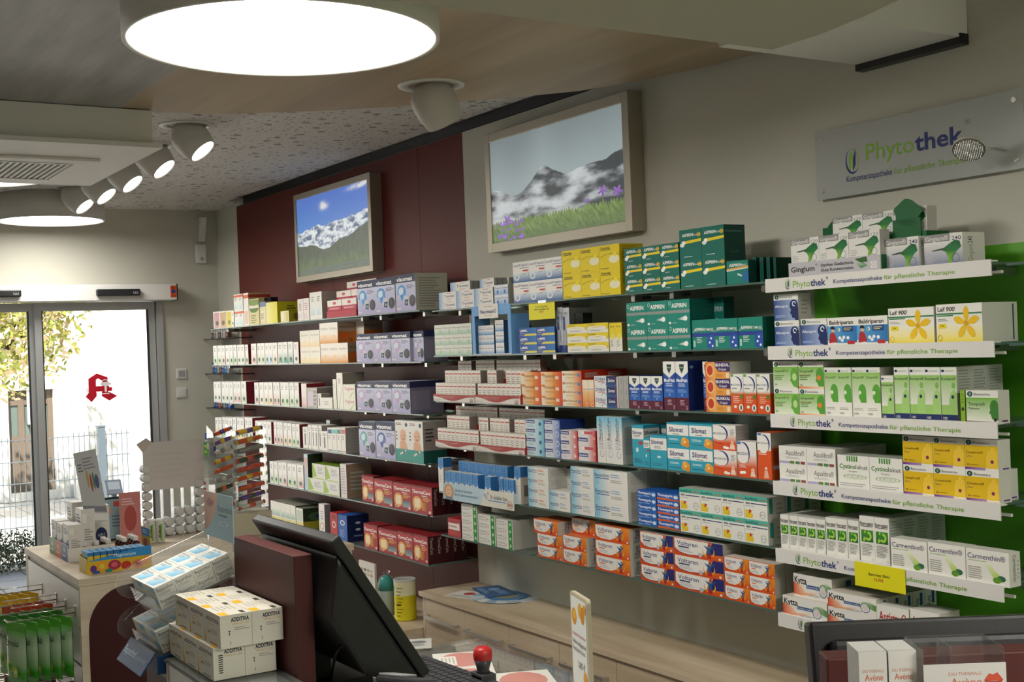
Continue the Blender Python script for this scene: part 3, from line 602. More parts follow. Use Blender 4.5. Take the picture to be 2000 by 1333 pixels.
dn('darkgreenb', 'tall carton with blue front and dark green side', body='#bcd6de', side='#2f3b26', front=[('r', .1, .1, .9, .9, '#a8cbe0', '#e0a8a0', 'y')])
dn('flow', 'white carton with green swoosh and grey print', body='#dddcd4', side='#8f8d88', top='#6f8a1e', front=[('p', [(0, .05), (.35, .2), (.1, .95), (0, .9)], '#9dbb4d'), ('l', .4, .9, .35, .8, 5, '#a29fae'), ('r', .1, .02, .9, .08, '#b6ce6c')])
dn('wrapped', 'shrink-wrapped white carton with tan side', body='#d8d4cf', side='#a58b74', front=[('l', .1, .9, .1, .9, 10, '#b5aab5')])
dn('teapict', 'white tea carton with yellow foot and small picture', body='#e7e5da', side='#3b4a2c', top='#8a877a', front=[('r', .1, .05, .95, .3, '#e3d27a'), ('r', .1, .35, .95, .62, '#9fb9b4', '#d8dfd2', 'y')])
dn('teagreen', 'tea carton with dark green and yellow side', body='#e7e5da', side='#22351d', top='#66695a', front=[('r', .1, .05, .95, .35, '#e3d27a'), ('r', .1, .4, .95, .9, '#c3ccba')], sideart=[('r', 0, 0, 1, .38, '#a89a2a'), ('e', .5, .6, .3, .2, '#41603c'), ('e', .6, .6, .1, .1, '#20305f')])
dn('creamslant', 'white glossy carton with gold swirl', body='#e3dedb', side='#8a8186', front=[('a', .5, .3, .4, .12, 0, 360, .3, .3, '#c9a873'), ('l', .3, .8, .5, .8, 4, '#b3a9a5')])
dn('duored', 'small red carton with white ring emblem', body='#b3262c', side='#611016', front=[('a', .5, .55, .25, .13, 0, 360, .3, .3, '#e8d9d6'), ('r', .2, .75, .8, .92, '#8b171d')])
dn('duoblue', 'blue carton with white ring emblem and dark side', body='#1d55a5', side='#101f52', front=[('a', .5, .7, .25, .1, 0, 360, .3, .3, '#dfe6ee'), ('l', .2, .8, .15, .45, 4, '#7f9ccc')], sideart=[('e', .5, .7, .12, .05, '#c8cfdc'), ('e', .5, .45, .12, .05, '#c8cfdc'), ('r', .3, .18, .7, .24, '#7f8cb0')])
TH_ = lambda f: [('r', 0, 0, 1, 1, '#a02029', '#b53036', 'y'), ('r', 0, .93, 1, 1, '#7e1820'), ('t', 'ThermaCare', .03, .93, .72, .12, '#f2ece8', .02, .1), ('e', .28, .36, .24, .26, '#e2a648'), ('r', .14, .2, .42, .52, '#efdcb2'), ('l', .55, .95, .45, .62, 3, '#e3b255'), f, ('a', .2, .14, .11, .08, 0, 360, .3, .3, '#ecc9a8'), ('e', .88, .1, .06, .05, '#e6c7bb'), ('l', .5, .95, .62, .68, 1, '#f2ece8')]
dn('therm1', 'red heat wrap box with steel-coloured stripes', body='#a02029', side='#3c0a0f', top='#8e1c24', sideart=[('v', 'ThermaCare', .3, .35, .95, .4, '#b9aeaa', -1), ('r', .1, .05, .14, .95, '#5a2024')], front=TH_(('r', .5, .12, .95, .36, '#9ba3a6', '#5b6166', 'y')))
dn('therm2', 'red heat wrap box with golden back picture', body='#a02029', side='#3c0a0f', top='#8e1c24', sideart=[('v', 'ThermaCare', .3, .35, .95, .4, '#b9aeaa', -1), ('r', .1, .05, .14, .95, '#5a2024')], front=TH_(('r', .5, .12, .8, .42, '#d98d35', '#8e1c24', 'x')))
dn('trau', 'white-blue carton with two red arcs', body='#e9e8e3', side='#9a988f', front=[('r', 0, 0, .35, 1, '#7fa9d8', '#e9e8e3', 'x'), ('t', 'Traumeel', .33, .9, .38, .3, '#27376e', .01), ('a', .6, .55, .3, .32, 60, 120, .12, .12, '#c3402e'), ('a', .6, .45, .3, .32, 240, 300, .12, .12, '#c3402e')], sideart=[('r', .2, .1, .35, .9, '#777'), ('r', .45, .1, .5, .9, '#777'), ('r', .6, .1, .72, .9, '#777')])
dn('trausm', 'small pale blue and white carton', body='#d6e0ec', side='#9a988f', front=[('r', 0, 0, 1, 1, '#8db6e2', '#eceef0', 'y'), ('t', 'Traumeel', .1, .9, .62, .16, '#27376e', 0), ('e', .5, .3, .14, .2, '#4c78b8')])
dn('loce', 'white carton with blue gradient foot and grey zigzag', body='#e9e8e3', side='#aaa79e', front=[('r', 0, 0, 1, .45, '#1d5c9c', '#d7e4ea', 'y'), ('t', 'Loceryl® Nagellack', .05, .97, .78, .12, '#373c78', .0), ('l', .45, .97, .66, .72, 1, '#373c78'), ('r', .65, .52, .97, .59, '#c3402e'), ('a', .25, .27, .18, .18, 0, 360, .4, .4, '#dfe4ee'), ('p', [(.5, .3), (.62, .42), (.8, .42), (.95, .55), (.95, .52), (.8, .38), (.62, .38)], '#a8a8a2')])
dn('cicl', 'square yellow carton with white swirl', body=YE, side='#cdb413', front=[('e', .72, .42, .26, .16, '#efe9c4', 18), ('a', .6, .45, .6, .2, 20, 160, .07, .07, '#7d6f12'), ('t', 'Ciclovital', .05, .52, .84, .09, K, .02), ('l', .05, .7, .78, .83, 1, '#3c380c'), ('t', '30 Kapseln', .05, .45, .05, .05, K, .01), ('e', .78, .62, .09, .1, '#f2dd2b')], sideart=[('l', .1, .9, .4, .95, 9, '#8a7a10')])
dn('aspc', 'flat green carton with yellow band and white tablets', body=AG, side='#054238', front=[('t', 'ASPIRIN', .12, .64, .68, .19, '#eef0ec', .02, .1), ('t', 'PLUS', .64, .83, .68, .11, '#eef0ec', .01, .1), ('e', .9, .75, .08, .13, '#e2b91a'), ('t', 'C', .865, .93, .67, .17, '#123c33', .02), ('g', [(.15, .38), (1, .42), (1, .58), (.1, .52)], ['#e0c71c', '#e6cf22', '#e6cf22', '#e0c71c']), ('e', .13, .32, .1, .13, '#e9e9e2'), ('e', .2, .44, .08, .12, '#f3f3ee'), ('l', .25, .65, .12, .18, 1, '#d5e5df')])
dn('aspcb', 'tall green carton with yellow band and white tablets', body=AG, side='#054238', front=[('t', 'ASPIRIN', .12, .64, .76, .1, '#eef0ec', .02, .1), ('t', 'PLUS', .64, .83, .76, .06, '#eef0ec', .01, .1), ('e', .9, .79, .08, .07, '#e2b91a'), ('t', 'C', .865, .93, .75, .09, '#123c33', .02), ('g', [(.15, .5), (1, .56), (1, .65), (.1, .6)], ['#e0c71c', '#e6cf22', '#e6cf22', '#e0c71c']), ('e', .13, .48, .1, .07, '#e9e9e2'), ('e', .2, .55, .08, .07, '#f3f3ee'), ('l', .2, .65, .05, .09, 1, '#d5e5df')], sideart=[('t', 'ASPIRIN', .05, .85, .76, .06, '#6f9289'), ('l', .3, .8, .08, .14, 2, '#3e7468')])
dn('aspd', 'green carton with orange band and blue head outline', body='#0a7a6c', side='#054238', front=[('t', 'ASPIRIN', .12, .7, .76, .12, '#eef0ec', .02, .1), ('t', 'DIRECT', .7, .95, .76, .07, '#eef0ec', .01, .1), ('g', [(0, .62), (1, .7), (1, .76), (0, .68)], ['#d89a25']*4), ('g', [(0, .56), (1, .64), (1, .7), (0, .62)], ['#cfcfc6']*4), ('e', .92, .3, .2, .25, '#1f66a0', 16), ('p', [(.5, .38), (.7, .3), (.72, .36), (.52, .46)], '#d4e2de')])
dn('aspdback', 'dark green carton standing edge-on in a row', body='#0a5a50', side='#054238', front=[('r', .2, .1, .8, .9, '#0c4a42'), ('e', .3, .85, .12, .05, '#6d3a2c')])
dn('arn', 'tiny cream and pale green carton', body='#e4e6dc', side='#b8b8aa', front=[('r', 0, 0, 1, .62, '#a5cdb4', '#e9ebe2', 'y'), ('t', 'Bryophyl', .1, .9, .6, .16, '#5d5a56', 0), ('a', .68, .32, .1, .14, 0, 360, .3, .3, '#7c9a88')])
dn('neu', 'small white carton with blue foot', body='#e8e9e8', side='#34506f', front=[('r', 0, 0, 1, .5, '#4d8fc6', '#e8ebea', 'y'), ('t', 'Neurexan', .1, .92, .55, .16, '#2c3c6c', .01), ('l', .2, .85, .75, .8, 1, '#c3402e')])
dn('lam', 'flat blue carton with yellow stripe', body='#2360a8', side='#16306c', front=[('r', 0, 0, 1, 1, '#28449a', '#2d78bb', 'x'), ('t', 'LAMISIL', .05, .48, .55, .24, '#eef0f4', .03), ('p', [(.25, .05), (1, .05), (1, .3), (.36, .3)], '#d9cf5a'), ('t', 'Once', .06, .28, .34, .12, '#e0cf4a', .02), ('l', .05, .3, .12, .2, 1, '#c9d5e6')])
dn('cicw', 'flat white carton with yellow upper band', body='#e6e4da', side='#9d9668', front=[('r', 0, .55, 1, 1, '#e6cf13'), ('a', .45, .3, .6, .4, 20, 160, .2, .2, '#efeee6'), ('e', .95, .5, .06, .2, '#d9bf10'), ('t', 'Ciclopoli', .04, .38, .78, .14, K, .01), ('l', .15, .8, .15, .3, 2, '#96948a')])
dn('cicn', 'narrow upright carton with yellow top', body='#e6e4da', side='#6a6640', front=[('r', 0, .5, 1, 1, '#e6cf13'), ('t', 'Spray', .15, .85, .85, .06, K, .01), ('e', .55, .52, .3, .12, '#e9dc5c'), ('l', .15, .7, .15, .4, 6, '#96948a')])
dn('blackcase', 'small dark grey rounded case', body='#2c2e2c', side='#1c1e1c', front=[('l', .2, .8, .6, .8, 2, '#44464a')])
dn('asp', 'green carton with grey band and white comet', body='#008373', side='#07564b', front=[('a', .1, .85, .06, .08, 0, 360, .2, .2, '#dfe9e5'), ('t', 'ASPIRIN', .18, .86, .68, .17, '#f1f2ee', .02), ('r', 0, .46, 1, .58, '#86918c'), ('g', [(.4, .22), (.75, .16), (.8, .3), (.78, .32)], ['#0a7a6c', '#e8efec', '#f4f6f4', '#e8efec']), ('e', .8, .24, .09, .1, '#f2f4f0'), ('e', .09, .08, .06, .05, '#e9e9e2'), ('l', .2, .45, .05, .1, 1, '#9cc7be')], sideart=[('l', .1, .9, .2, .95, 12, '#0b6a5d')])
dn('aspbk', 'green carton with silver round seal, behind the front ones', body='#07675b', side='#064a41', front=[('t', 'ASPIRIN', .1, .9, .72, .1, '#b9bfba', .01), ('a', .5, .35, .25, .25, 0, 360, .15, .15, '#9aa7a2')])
dn('aspx', 'green carton with blue band and blue head', body='#00806f', side='#07564b', front=[('t', 'ASPIRIN', .1, .55, .62, .1, '#f1f2ee', .02), ('t', 'COMPLEX', .56, .96, .62, .08, '#f1f2ee', .01), ('r', 0, .42, 1, .55, '#1f3f95'), ('a', .5, .58, .6, .06, 0, 180, .3, .3, '#8a9a96'), ('e', .85, .28, .2, .2, '#2450a8', 18), ('p', [(.7, .2), (.65, .08), (.78, .02), (.98, .02), (.98, .2)], '#2450a8'), ('e', .84, .36, .04, .04, '#eaf0f8'), ('e', .78, .22, .04, .04, '#eaf0f8'), ('e', .9, .1, .04, .04, '#eaf0f8'), ('r', .06, .08, .14, .3, '#a9d3cb'), ('l', .2, .5, .2, .42, 4, '#cfe3de')], sideart=[('l', .1, .9, .2, .95, 12, '#0b6a5d')])
dn('mini', 'tiny white homeopathic vial carton with red line', body='#e4dfd6', side='#8b8379', top='#cfc8bd', front=[('r', .1, .78, .95, .84, '#b83a34'), ('l', .15, .9, .15, .68, 5, '#a59d94')])
dn('fen', 'flat orange and white carton with leaf cross', body='#e58c2a', side='#b5260f', top='#c9320f', front=[('r', 0, 0, .6, 1, '#efe3c8', '#e9a23c', 'x'), ('r', .6, 0, 1, 1, '#e58c2a', '#d2330f', 'x'), ('t', 'Fenistil', .16, .66, .5, .28, '#4a2a20', .01), ('r', .7, .35, .86, .62, '#efd9c4'), ('e', .1, .75, .09, .12, '#e07f1e'), ('l', .2, .85, .12, .32, 2, '#c48d4c')])
dn('fenh', 'flat white-orange carton with small blue seal', body='#e8a04a', side='#b5260f', top='#c9320f', front=[('r', 0, 0, .5, 1, '#efe9dc', '#ecd6a8', 'x'), ('r', .5, 0, 1, 1, '#ecd6a8', '#d8521c', 'x'), ('t', 'FeniHydrocort', .14, .76, .5, .26, '#5a3324', .0), ('e', .87, .52, .08, .2, '#4d7fb4'), ('e', .08, .6, .06, .16, '#e07f1e'), ('l', .2, .8, .15, .28, 2, '#c49d6c')])
dn('fent', 'upright orange carton with white top', body='#e58c2a', side='#b5260f', front=[('r', 0, .6, 1, 1, '#efe0c8'), ('r', 0, 0, 1, .6, '#df7a1c', '#ecc48a', 'y'), ('t', 'Fenistil', .1, .9, .62, .07, '#5a3324', 0), ('a', .7, .08, .25, .08, 0, 360, .2, .2, '#f1dfd0')])
dn('zov', 'small white carton with blue lettering', body='#e4e5e4', side='#9a9a98', front=[('t', 'ZOVIRAX', .06, .94, .56, .3, '#1f3f80', .02, .15), ('r', .3, .42, .85, .5, '#c9604c'), ('a', .8, .1, .22, .3, 0, 180, .2, .2, '#5a98c4')])
dn('zovd', 'small dark blue carton with red arc', body='#17265a', side='#a5a5a2', front=[('r', 0, 0, .85, .5, '#1e5a98', '#17265a', 'y'), ('t', 'Zovirax', .1, .72, .5, .28, '#e8ebf0', .02, .15), ('a', .55, .5, .34, .48, -70, 70, .1, .1, '#b02c2c'), ('r', .88, 0, 1, 1, '#c9c9c6')])
dn('zovg', 'grey end of a lip cream carton', body='#a9a8a3', side='#8c8b86', front=[('r', .55, .2, .65, .8, '#7d7c78')])
MN = [('r', 0, 0, 1, .26, '#5a1430'), ('r', 0, .26, 1, .76, '#1d5fb4', '#17479a', 'y'), ('p', [(0, .78), (.5, .66), (1, .78), (1, 1), (0, 1)], '#e8e8e2'), ('p', [(.3, .94), (.7, .94), (.66, .84), (.5, .75), (.34, .84)], '#1c3f35'), ('t', 'WICK', .36, .64, .86, .03, '#e8e8e2', .01), ('t', 'MediNait', .06, .94, .58, .07, '#eef1f6', .02), ('l', .2, .85, .48, .56, 2, '#cfdcf0'), ('l', .15, .85, .36, .44, 3, '#7fa4dc'), ('r', .42, .29, .55, .35, '#6f97d6'), ('l', .3, .7, .1, .22, 4, '#c9a3b2'), ('a', .84, .06, .06, .04, 0, 360, .3, .3, '#e0c8d0')]
dn('med', 'small blue night syrup carton with white peak', body='#17479a', side='#10205a', front=MN)
dn('medt', 'tall blue night syrup carton with white peak', body='#17479a', side='#10235f', front=MN, sideart=[('e', .2, .88, .1, .03, '#6f97a6'), ('l', .1, .9, .1, .8, 14, '#1a3578')])
dn('ibug', 'orange carton with purple corner and red flame', body='#e79f45', side='#b4b4ac', front=[('p', [(.28, 1), (1, 1), (1, .42), (.55, .42)], '#3c2a68'), ('r', 0, 0, .4, 1, '#d9672a', '#ecb060', 'x'), ('e', .2, .5, .17, .4, '#eec07a'), ('e', .2, .5, .12, .3, '#c43a24'), ('t', 'IBUHEXAL', .42, .97, .74, .18, '#f0ecea', .02), ('t', 'Grippal', .55, .85, .5, .15, '#f0ecea', .01), ('l', .45, .8, .1, .3, 3, '#c07c30'), ('r', .84, .06, .96, .34, '#e9dcc6')], sideart=[('r', 0, 0, 1, 1, '#c2c3ba')])
dn('muco1', 'white and orange syrup carton with blue crescent and ivy', body='#e3e3dc', side='#cf4c16', front=[('r', 0, 0, 1, .48, '#d7541a'), ('r', 0, .48, 1, .56, '#d7541a', '#e0e0d4', 'y'), ('e', .4, .76, .4, .22, '#e9e9e3', 18), ('a', .45, .72, .48, .22, -60, 110, .22, -1, '#23307a'), ('a', .4, .68, .5, .22, 200, 300, .08, -1, '#4c9a3c'), ('t', 'MUCOHELIX', .04, .9, .7, .05, '#3c3f6a', .01), ('l', .1, .6, .6, .66, 1, '#888'), ('r', .04, .93, .25, .99, '#6ba043'), ('l', .2, .8, .25, .44, 4, '#ecc0a8'), ('e', .85, .42, .13, .06, '#55822f'), ('e', .8, .14, .17, .09, '#e6ebe6'), ('e', .8, .14, .07, .06, '#2f5c5c'), ('e', .35, .16, .12, .04, '#e6ebe6')], sideart=[('r', 0, .56, 1, 1, '#b4b2a8'), ('r', 0, .5, 1, .56, '#c4714a', '#b4b2a8', 'y')])
MU = lambda tk: [('r', 0, 0, 1, .3, '#d9541e'), ('r', 0, .3, 1, .62, '#d9541e', '#e6dcd0', 'y'), ('e', .3, .66, .36, .27, '#e9e7e2', 18), ('a', .32, .66, .34, .32, -60, 110, .22, -1, '#23307a'), ('a', .3, .62, .4, .38, 215, 300, .1, -1, '#c4231a'), ('t', 'MUCOSOLVAN', .02, .56, .62, .08, '#3a3c60', .01)]+tk
dn('muco2', 'white-orange carton with blue crescent and two tablets', body='#e6e4de', side='#a8a5a0', front=MU([('e', .52, .12, .09, .06, '#ecebe6'), ('e', .62, .1, .08, .05, '#f4f3ee'), ('e', .84, .33, .07, .08, '#e9b69c'), ('p', [(.72, .06), (.76, .26), (.92, .26), (.96, .06)], '#efd0c0'), ('l', .76, .96, .6, .85, 5, '#8d8d90')]))
dn('muco3', 'larger white-orange carton with blue crescent and tablets', body='#e6e4de', side='#b9b4ae', front=MU([('r', .02, .92, .2, .99, '#3d74b8'), ('e', .2, .13, .1, .04, '#efeee9'), ('e', .34, .14, .1, .04, '#f4f3ee'), ('e', .8, .22, .1, .06, '#e9b69c'), ('p', [(.66, .04), (.72, .18), (.88, .18), (.94, .04)], '#efd0c0'), ('l', .1, .6, .26, .36, 3, '#eed0c2')]), sideart=[('r', .3, .1, .5, .9, '#5c5a78')])
dn('muco4', 'tall orange syrup carton with blue crescent', body='#d9541e', side='#c84c18', front=[('r', 0, .62, 1, 1, '#e6e4de'), ('e', .45, .74, .4, .18, '#e9e7e2', 18), ('a', .46, .76, .46, .2, -60, 110, .22, -1, '#23307a'), ('t', 'MUCOSOLVAN', .04, .82, .76, .04, '#3a3c60', .01), ('r', .04, .94, .3, .99, '#3d74b8'), ('l', .1, .7, .52, .58, 2, '#eed0c2'), ('e', .6, .24, .1, .03, '#f1d8ca'), ('p', [(.42, .03), (.5, .2), (.7, .2), (.8, .03)], '#e9b69c')], sideart=[('r', 0, .75, 1, 1, '#a9a69e'), ('r', 0, .66, 1, .75, '#b8643c', '#a9a69e', 'y'), ('l', .1, .9, .35, .62, 9, '#a33d12'), ('r', .15, .22, .9, .3, '#bfb7c9')])
dn('sil', 'turquoise and white carton with orange flower', body='#2c9fb8', side='#1d7f95', front=[('r', 0, .48, .97, .92, '#e9e9e4'), ('t', 'Silomat', .1, .74, .62, .2, '#232a6a', .02), ('l', .25, .75, .5, .56, 1, '#666'), ('l', .1, .55, .26, .36, 2, '#c9e6ea'), ('e', .78, .3, .12, .12, '#eeb24c'), ('e', .88, .24, .12, .12, '#e59a30'), ('e', .74, .17, .12, .12, '#e59a30'), ('e', .9, .1, .12, .1, '#e08f28'), ('e', .8, .22, .06, .06, '#f4cd7c'), ('l', .08, .6, .1, .16, 1, '#1a6f86')])
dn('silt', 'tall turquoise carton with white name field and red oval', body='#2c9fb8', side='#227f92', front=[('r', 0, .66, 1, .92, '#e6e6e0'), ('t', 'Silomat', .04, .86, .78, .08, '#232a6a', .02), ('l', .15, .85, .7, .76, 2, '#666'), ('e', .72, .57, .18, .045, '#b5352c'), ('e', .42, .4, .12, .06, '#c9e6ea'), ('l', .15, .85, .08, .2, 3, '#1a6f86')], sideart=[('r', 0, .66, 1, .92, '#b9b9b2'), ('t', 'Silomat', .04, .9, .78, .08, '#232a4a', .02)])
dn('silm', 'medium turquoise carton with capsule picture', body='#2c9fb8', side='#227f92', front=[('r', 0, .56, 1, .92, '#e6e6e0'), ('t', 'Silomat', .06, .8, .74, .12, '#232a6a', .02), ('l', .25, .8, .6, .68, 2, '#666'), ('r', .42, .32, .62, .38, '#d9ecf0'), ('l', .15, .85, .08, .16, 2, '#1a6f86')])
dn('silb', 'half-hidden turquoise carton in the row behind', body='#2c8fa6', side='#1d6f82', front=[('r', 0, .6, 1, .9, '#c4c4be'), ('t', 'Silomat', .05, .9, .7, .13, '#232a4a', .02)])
dn('sov1', 'flat pale blue carton with navy name badge', body='#c9dfe6', side='#1f3a80', front=[('r', .5, 0, 1, 1, '#c9dfe6', '#62b3cc', 'x'), ('r', .0, .56, .5, .92, '#24357e'), ('t', 'Soventol', .03, .46, .64, .2, '#e9edf4', .02), ('e', .78, .5, .07, .22, '#2b5f8c'), ('l', .1, .6, .15, .4, 3, '#8fb0c0')])
dn('sov2', 'flat white-blue carton with navy badge and ring', body='#d5dbe6', side='#1f3a80', top='#223e86', front=[('r', .4, 0, 1, 1, '#d5dbe6', '#2a5cab', 'x'), ('r', .0, .56, .5, .92, '#24357e'), ('t', 'Soventol', .03, .46, .64, .2, '#e9edf4', .02), ('a', .8, .5, .12, .32, 0, 360, .25, .25, '#cfdcec'), ('l', .1, .5, .15, .4, 3, '#9aa9c0')])
dn('sov3', 'white carton with navy badge and red right half', body='#e0dcdc', side='#a3262a', front=[('r', .45, 0, 1, 1, '#e0dcdc', '#c92c30', 'x'), ('r', .0, .56, .5, .92, '#24357e'), ('t', 'Soventol', .03, .46, .64, .2, '#e9edf4', .02), ('p', [(.75, .2), (.8, .7), (.92, .3)], '#ecd0cc'), ('l', .1, .5, .15, .4, 3, '#b0a9b4')])
dn('sov4', 'white carton with tube picture, red right half', body='#e0dcdc', side='#a3262a', front=[('r', .5, 0, 1, 1, '#e0dcdc', '#c92c30', 'x'), ('r', .0, .26, .55, .5, '#24357e'), ('t', 'Soventol', .03, .5, .31, .14, '#e9edf4', .02), ('r', .2, .74, .36, .92, '#ecebe8'), ('r', .36, .74, .85, .92, '#c8555a'), ('e', .9, .5, .08, .1, '#e29a90')])
dn('bept', 'tall white carton with light blue top and sideways name', body='#e2e1da', side='#a9b0ac', front=[('r', 0, .58, 1, 1, '#dfe3de', '#6fc0dc', 'y'), ('l', .2, .85, .3, .5, 6, '#a7a6c0'), ('a', .55, .2, .25, .08, 90, 400, .2, .2, '#a6a4c6'), ('r', .62, .5, .66, .92, '#2a2f5c'), ('v', 'Bepanthen', .52, .5, .97, .3, '#333a5e', 1)], sideart=[('r', 0, .72, 1, 1, '#a9b6b4', '#3a8199', 'y'), ('l', .1, .9, .2, .8, 16, '#7e8583')])
BP = lambda tc: [('r', 0, 0, .45, 1, '#7fc3dc', '#e4e3dd', 'x'), ('t', 'Bepanthen', .03, .46, .58, .22, '#27315f', .01), ('r', .04, .46, .46, .51, '#2f4f9c'), ('l', .5, .82, .56, .82, 2, tc), ('l', .5, .9, .25, .46, 2, '#a5a49c'), ('a', .1, .25, .05, .12, 0, 360, .2, .2, '#5f9ab8')]
dn('bep1', 'small white ointment carton with orange subtitle', body='#e4e3dd', side='#cfcdc4', front=BP('#d98a62'))
dn('bep2', 'small white ointment carton with blue subtitle', body='#e4e3dd', side='#cfcdc4', front=BP('#8fb0d0'))
dn('bep3', 'large white ointment carton with blue left edge', body='#e4e3dd', side='#cfcdc4', front=BP('#8fb0d0'))
dn('schu', 'small white carton with blue pattern top', body='#dcdcd6', side='#2f72b0', front=[('p', [(0, .55), (.5, .42), (1, .55), (1, 1), (0, 1)], '#3a84c4'), ('l', .2, .8, .62, .92, 3, '#24629c'), ('l', .2, .8, .1, .35, 3, '#b4b4ac')])
dn('schut', 'tall white carton with blue pattern top', body='#dcdcd6', side='#b5ada4', front=[('p', [(0, .74), (.5, .64), (1, .74), (1, 1), (0, 1)], '#3a84c4'), ('e', .5, .84, .3, .09, '#2f72b0'), ('l', .2, .7, .25, .5, 4, '#b9b8b2')], sideart=[('r', 0, .72, 1, 1, '#2a66a2'), ('r', .3, .2, .75, .5, '#6c665f')])
dn('redrab', 'red carton with white name field', body='#a91f26', side='#5c0f14', front=[('r', .05, .38, .9, .74, '#e2dcd6'), ('t', 'Dobendan', .08, .7, .52, .12, '#a91f26', .02), ('a', .82, .74, .07, .07, 0, 360, .3, .3, '#e2dcd6'), ('l', .1, .8, .1, .3, 2, '#c9504c')])
dn('gelo', 'flat white carton with green end block', body='#dfe0d8', side='#b7b3aa', top='#cfccc2', front=[('r', .74, 0, .97, 1, '#1f8a35'), ('e', .855, .5, .06, .25, '#a9d6a2'), ('t', 'GeloMyrtol', .05, .5, .62, .2, '#5a5d66', .0), ('l', .05, .4, .2, .45, 2, '#aaa'), ('e', .45, .35, .05, .1, '#d9a49a'), ('e', .58, .5, .04, .14, '#d9a49a')])
def volt(full=False, nb='#2b2f73', ora=None):
    f = [('r', 0, 0, 1, 1, '#d24c14'), ('g', [(.45, 0), (1, 0), (1, 1), (.8, 1)], ['#d24c14', '#d24c14', '#e98f1e', '#e8871c']),
         ('p', [(.02, .45), (.06, .22), (.2, .12), (.45, .12), (.6, .3), (.72, .62), (.78, .96), (.02, .96)], '#e6e4dd')]
    if full: f = f[:2]+[('p', [(.7, .3), (.8, 1), (1, 1), (1, .35)], '#27286c'), ('p', [(.02, .42), (.12, .18), (.3, .1), (.55, .16), (.66, .3), (.72, .96), (.02, .96)], '#e6e4dd'), ('a', .35, .5, .42, .42, 200, 330, .05, .05, '#27286c'), ('p', [(.5, .3), (.6, .3), (.58, .1), (.53, .02)], '#b9b9bd')]
    return f+[('t', 'Voltaren', .07, .5, .58, .26, nb, .012), ('r', .1, .45, .27 if not full else .32, .53, ora or '#e0773a'), ('l', .1, .5, .2, .4, 3, '#b5b3bd'),
        ('p', [(.62, .8), (.70, .55), (.66, .2), (.72, .45), (.78, .18), (.75, .55), (.86, .85), (.74, .68)], '#1d5d8f'), ('e', .74, .8, .025, .05, '#1d5d8f'), ('a', .72, .45, .12, .32, 150, 400, .3, -1, '#e3b020'), ('e', .73, .2, .05, .13, '#b3232b'), ('e', .94, .13, .025, .07, '#e9d9cc')]
VS = [('v', 'Voltaren', .5, .08, .92, .3, '#3a3660', 1), ('l', .62, .9, .1, .8, 4, '#aaa59b')]
dn('vol1', 'white and orange gel carton with dancing figure', body='#dedcd5', side='#c4c0b6', top='#d8743f', front=volt(), sideart=VS)
dn('vol2', 'wide white and orange gel carton with dancing figure', body='#dedcd5', side='#c4c0b6', top='#d8743f', front=volt(), sideart=VS)
dn('volf', 'white-orange gel carton with navy corner and dancing figure', body='#dedcd5', side='#b9b5ab', top='#cfcbc2', front=volt(True, ora='#3c3f70'), sideart=[('l', .2, .8, .2, .8, 3, '#a5a197')])
dn('volfw', 'extra wide white-orange gel carton with navy corner', body='#dedcd5', side='#b9b5ab', top='#cfcbc2', front=volt(True, ora='#3c3f70'), sideart=[('l', .2, .8, .2, .8, 3, '#a5a197')])
dn('volk', 'small white-orange gel carton with yellow ribbon figure', body='#dedcd5', side='#b9b5ab', top='#cfc4b8', front=volt())
dn('thom1', 'thin blue tablet carton with white capsule', body='#1d5cae', side='#12337c', front=[('r', 0, 0, 1, 1, '#1a4fa2', '#2368b8', 'x'), ('t', 'Thomapyrin', .03, .72, .48, .34, '#eef1f6', .02), ('e', .86, .52, .1, .25, '#cfdcee'), ('r', 0, .04, .25, .25, '#5c9ad6'), ('l', .3, .7, .12, .3, 1, '#9cbce4')])
dn('thom2', 'thin blue tablet carton with orange corner', body='#1d5cae', side='#8f3a14', front=[('r', 0, 0, 1, 1, '#1a4fa2', '#2368b8', 'x'), ('t', 'Thomapyrin', .03, .72, .5, .34, '#eef1f6', .02), ('e', .86, .54, .1, .25, '#cfdcee'), ('g', [(0, 0), (1, 0), (1, .18), (0, .3)], ['#d4602a', '#c9561f', '#c9561f', '#d4602a']), ('l', .25, .8, .26, .34, 1, '#9cbce4')])
dn('ibua', 'white carton with mint band and yellow disc', body='#e4e4dc', side='#c6c4ba', top='#b5b4aa', front=[('r', 0, .78, 1, 1, '#4fb5a0'), ('t', 'IbuHEXAL', .05, .62, .82, .11, '#1f3c50', .02), ('t', 'akut', .66, .96, .82, .1, '#c83a3a', .01), ('t', '400', .06, .26, .64, .09, '#222', .02), ('r', .3, .66, .98, .7, '#26306c'), ('l', .06, .6, .54, .6, 1, '#aaa'), ('p', [(.05, .06), (.36, .06), (.38, .2), (.32, .32), (.2, .4), (.05, .4)], '#e2c428'), ('p', [(.2, .22), (.38, .42), (.3, .38), (.22, .44)], '#c02a2a'), ('a', .8, .24, .12, .16, 0, 360, .1, .1, '#7a7f86'), ('t', 'HEXAL', .7, .9, .22, .04, '#7a7f86', .01)], sideart=[('r', .1, .3, .3, .95, '#2f8f7d'), ('l', .5, .9, .2, .8, 3, '#a9a79c')])
BI = lambda: [('e', .13, .89, .085, .085, '#1e3560', 16), ('e', .13, .89, .035, .05, '#6fae46'), ('t', 'Bionorica', .26, .76, .85, .08, '#6a6d70', .0)]
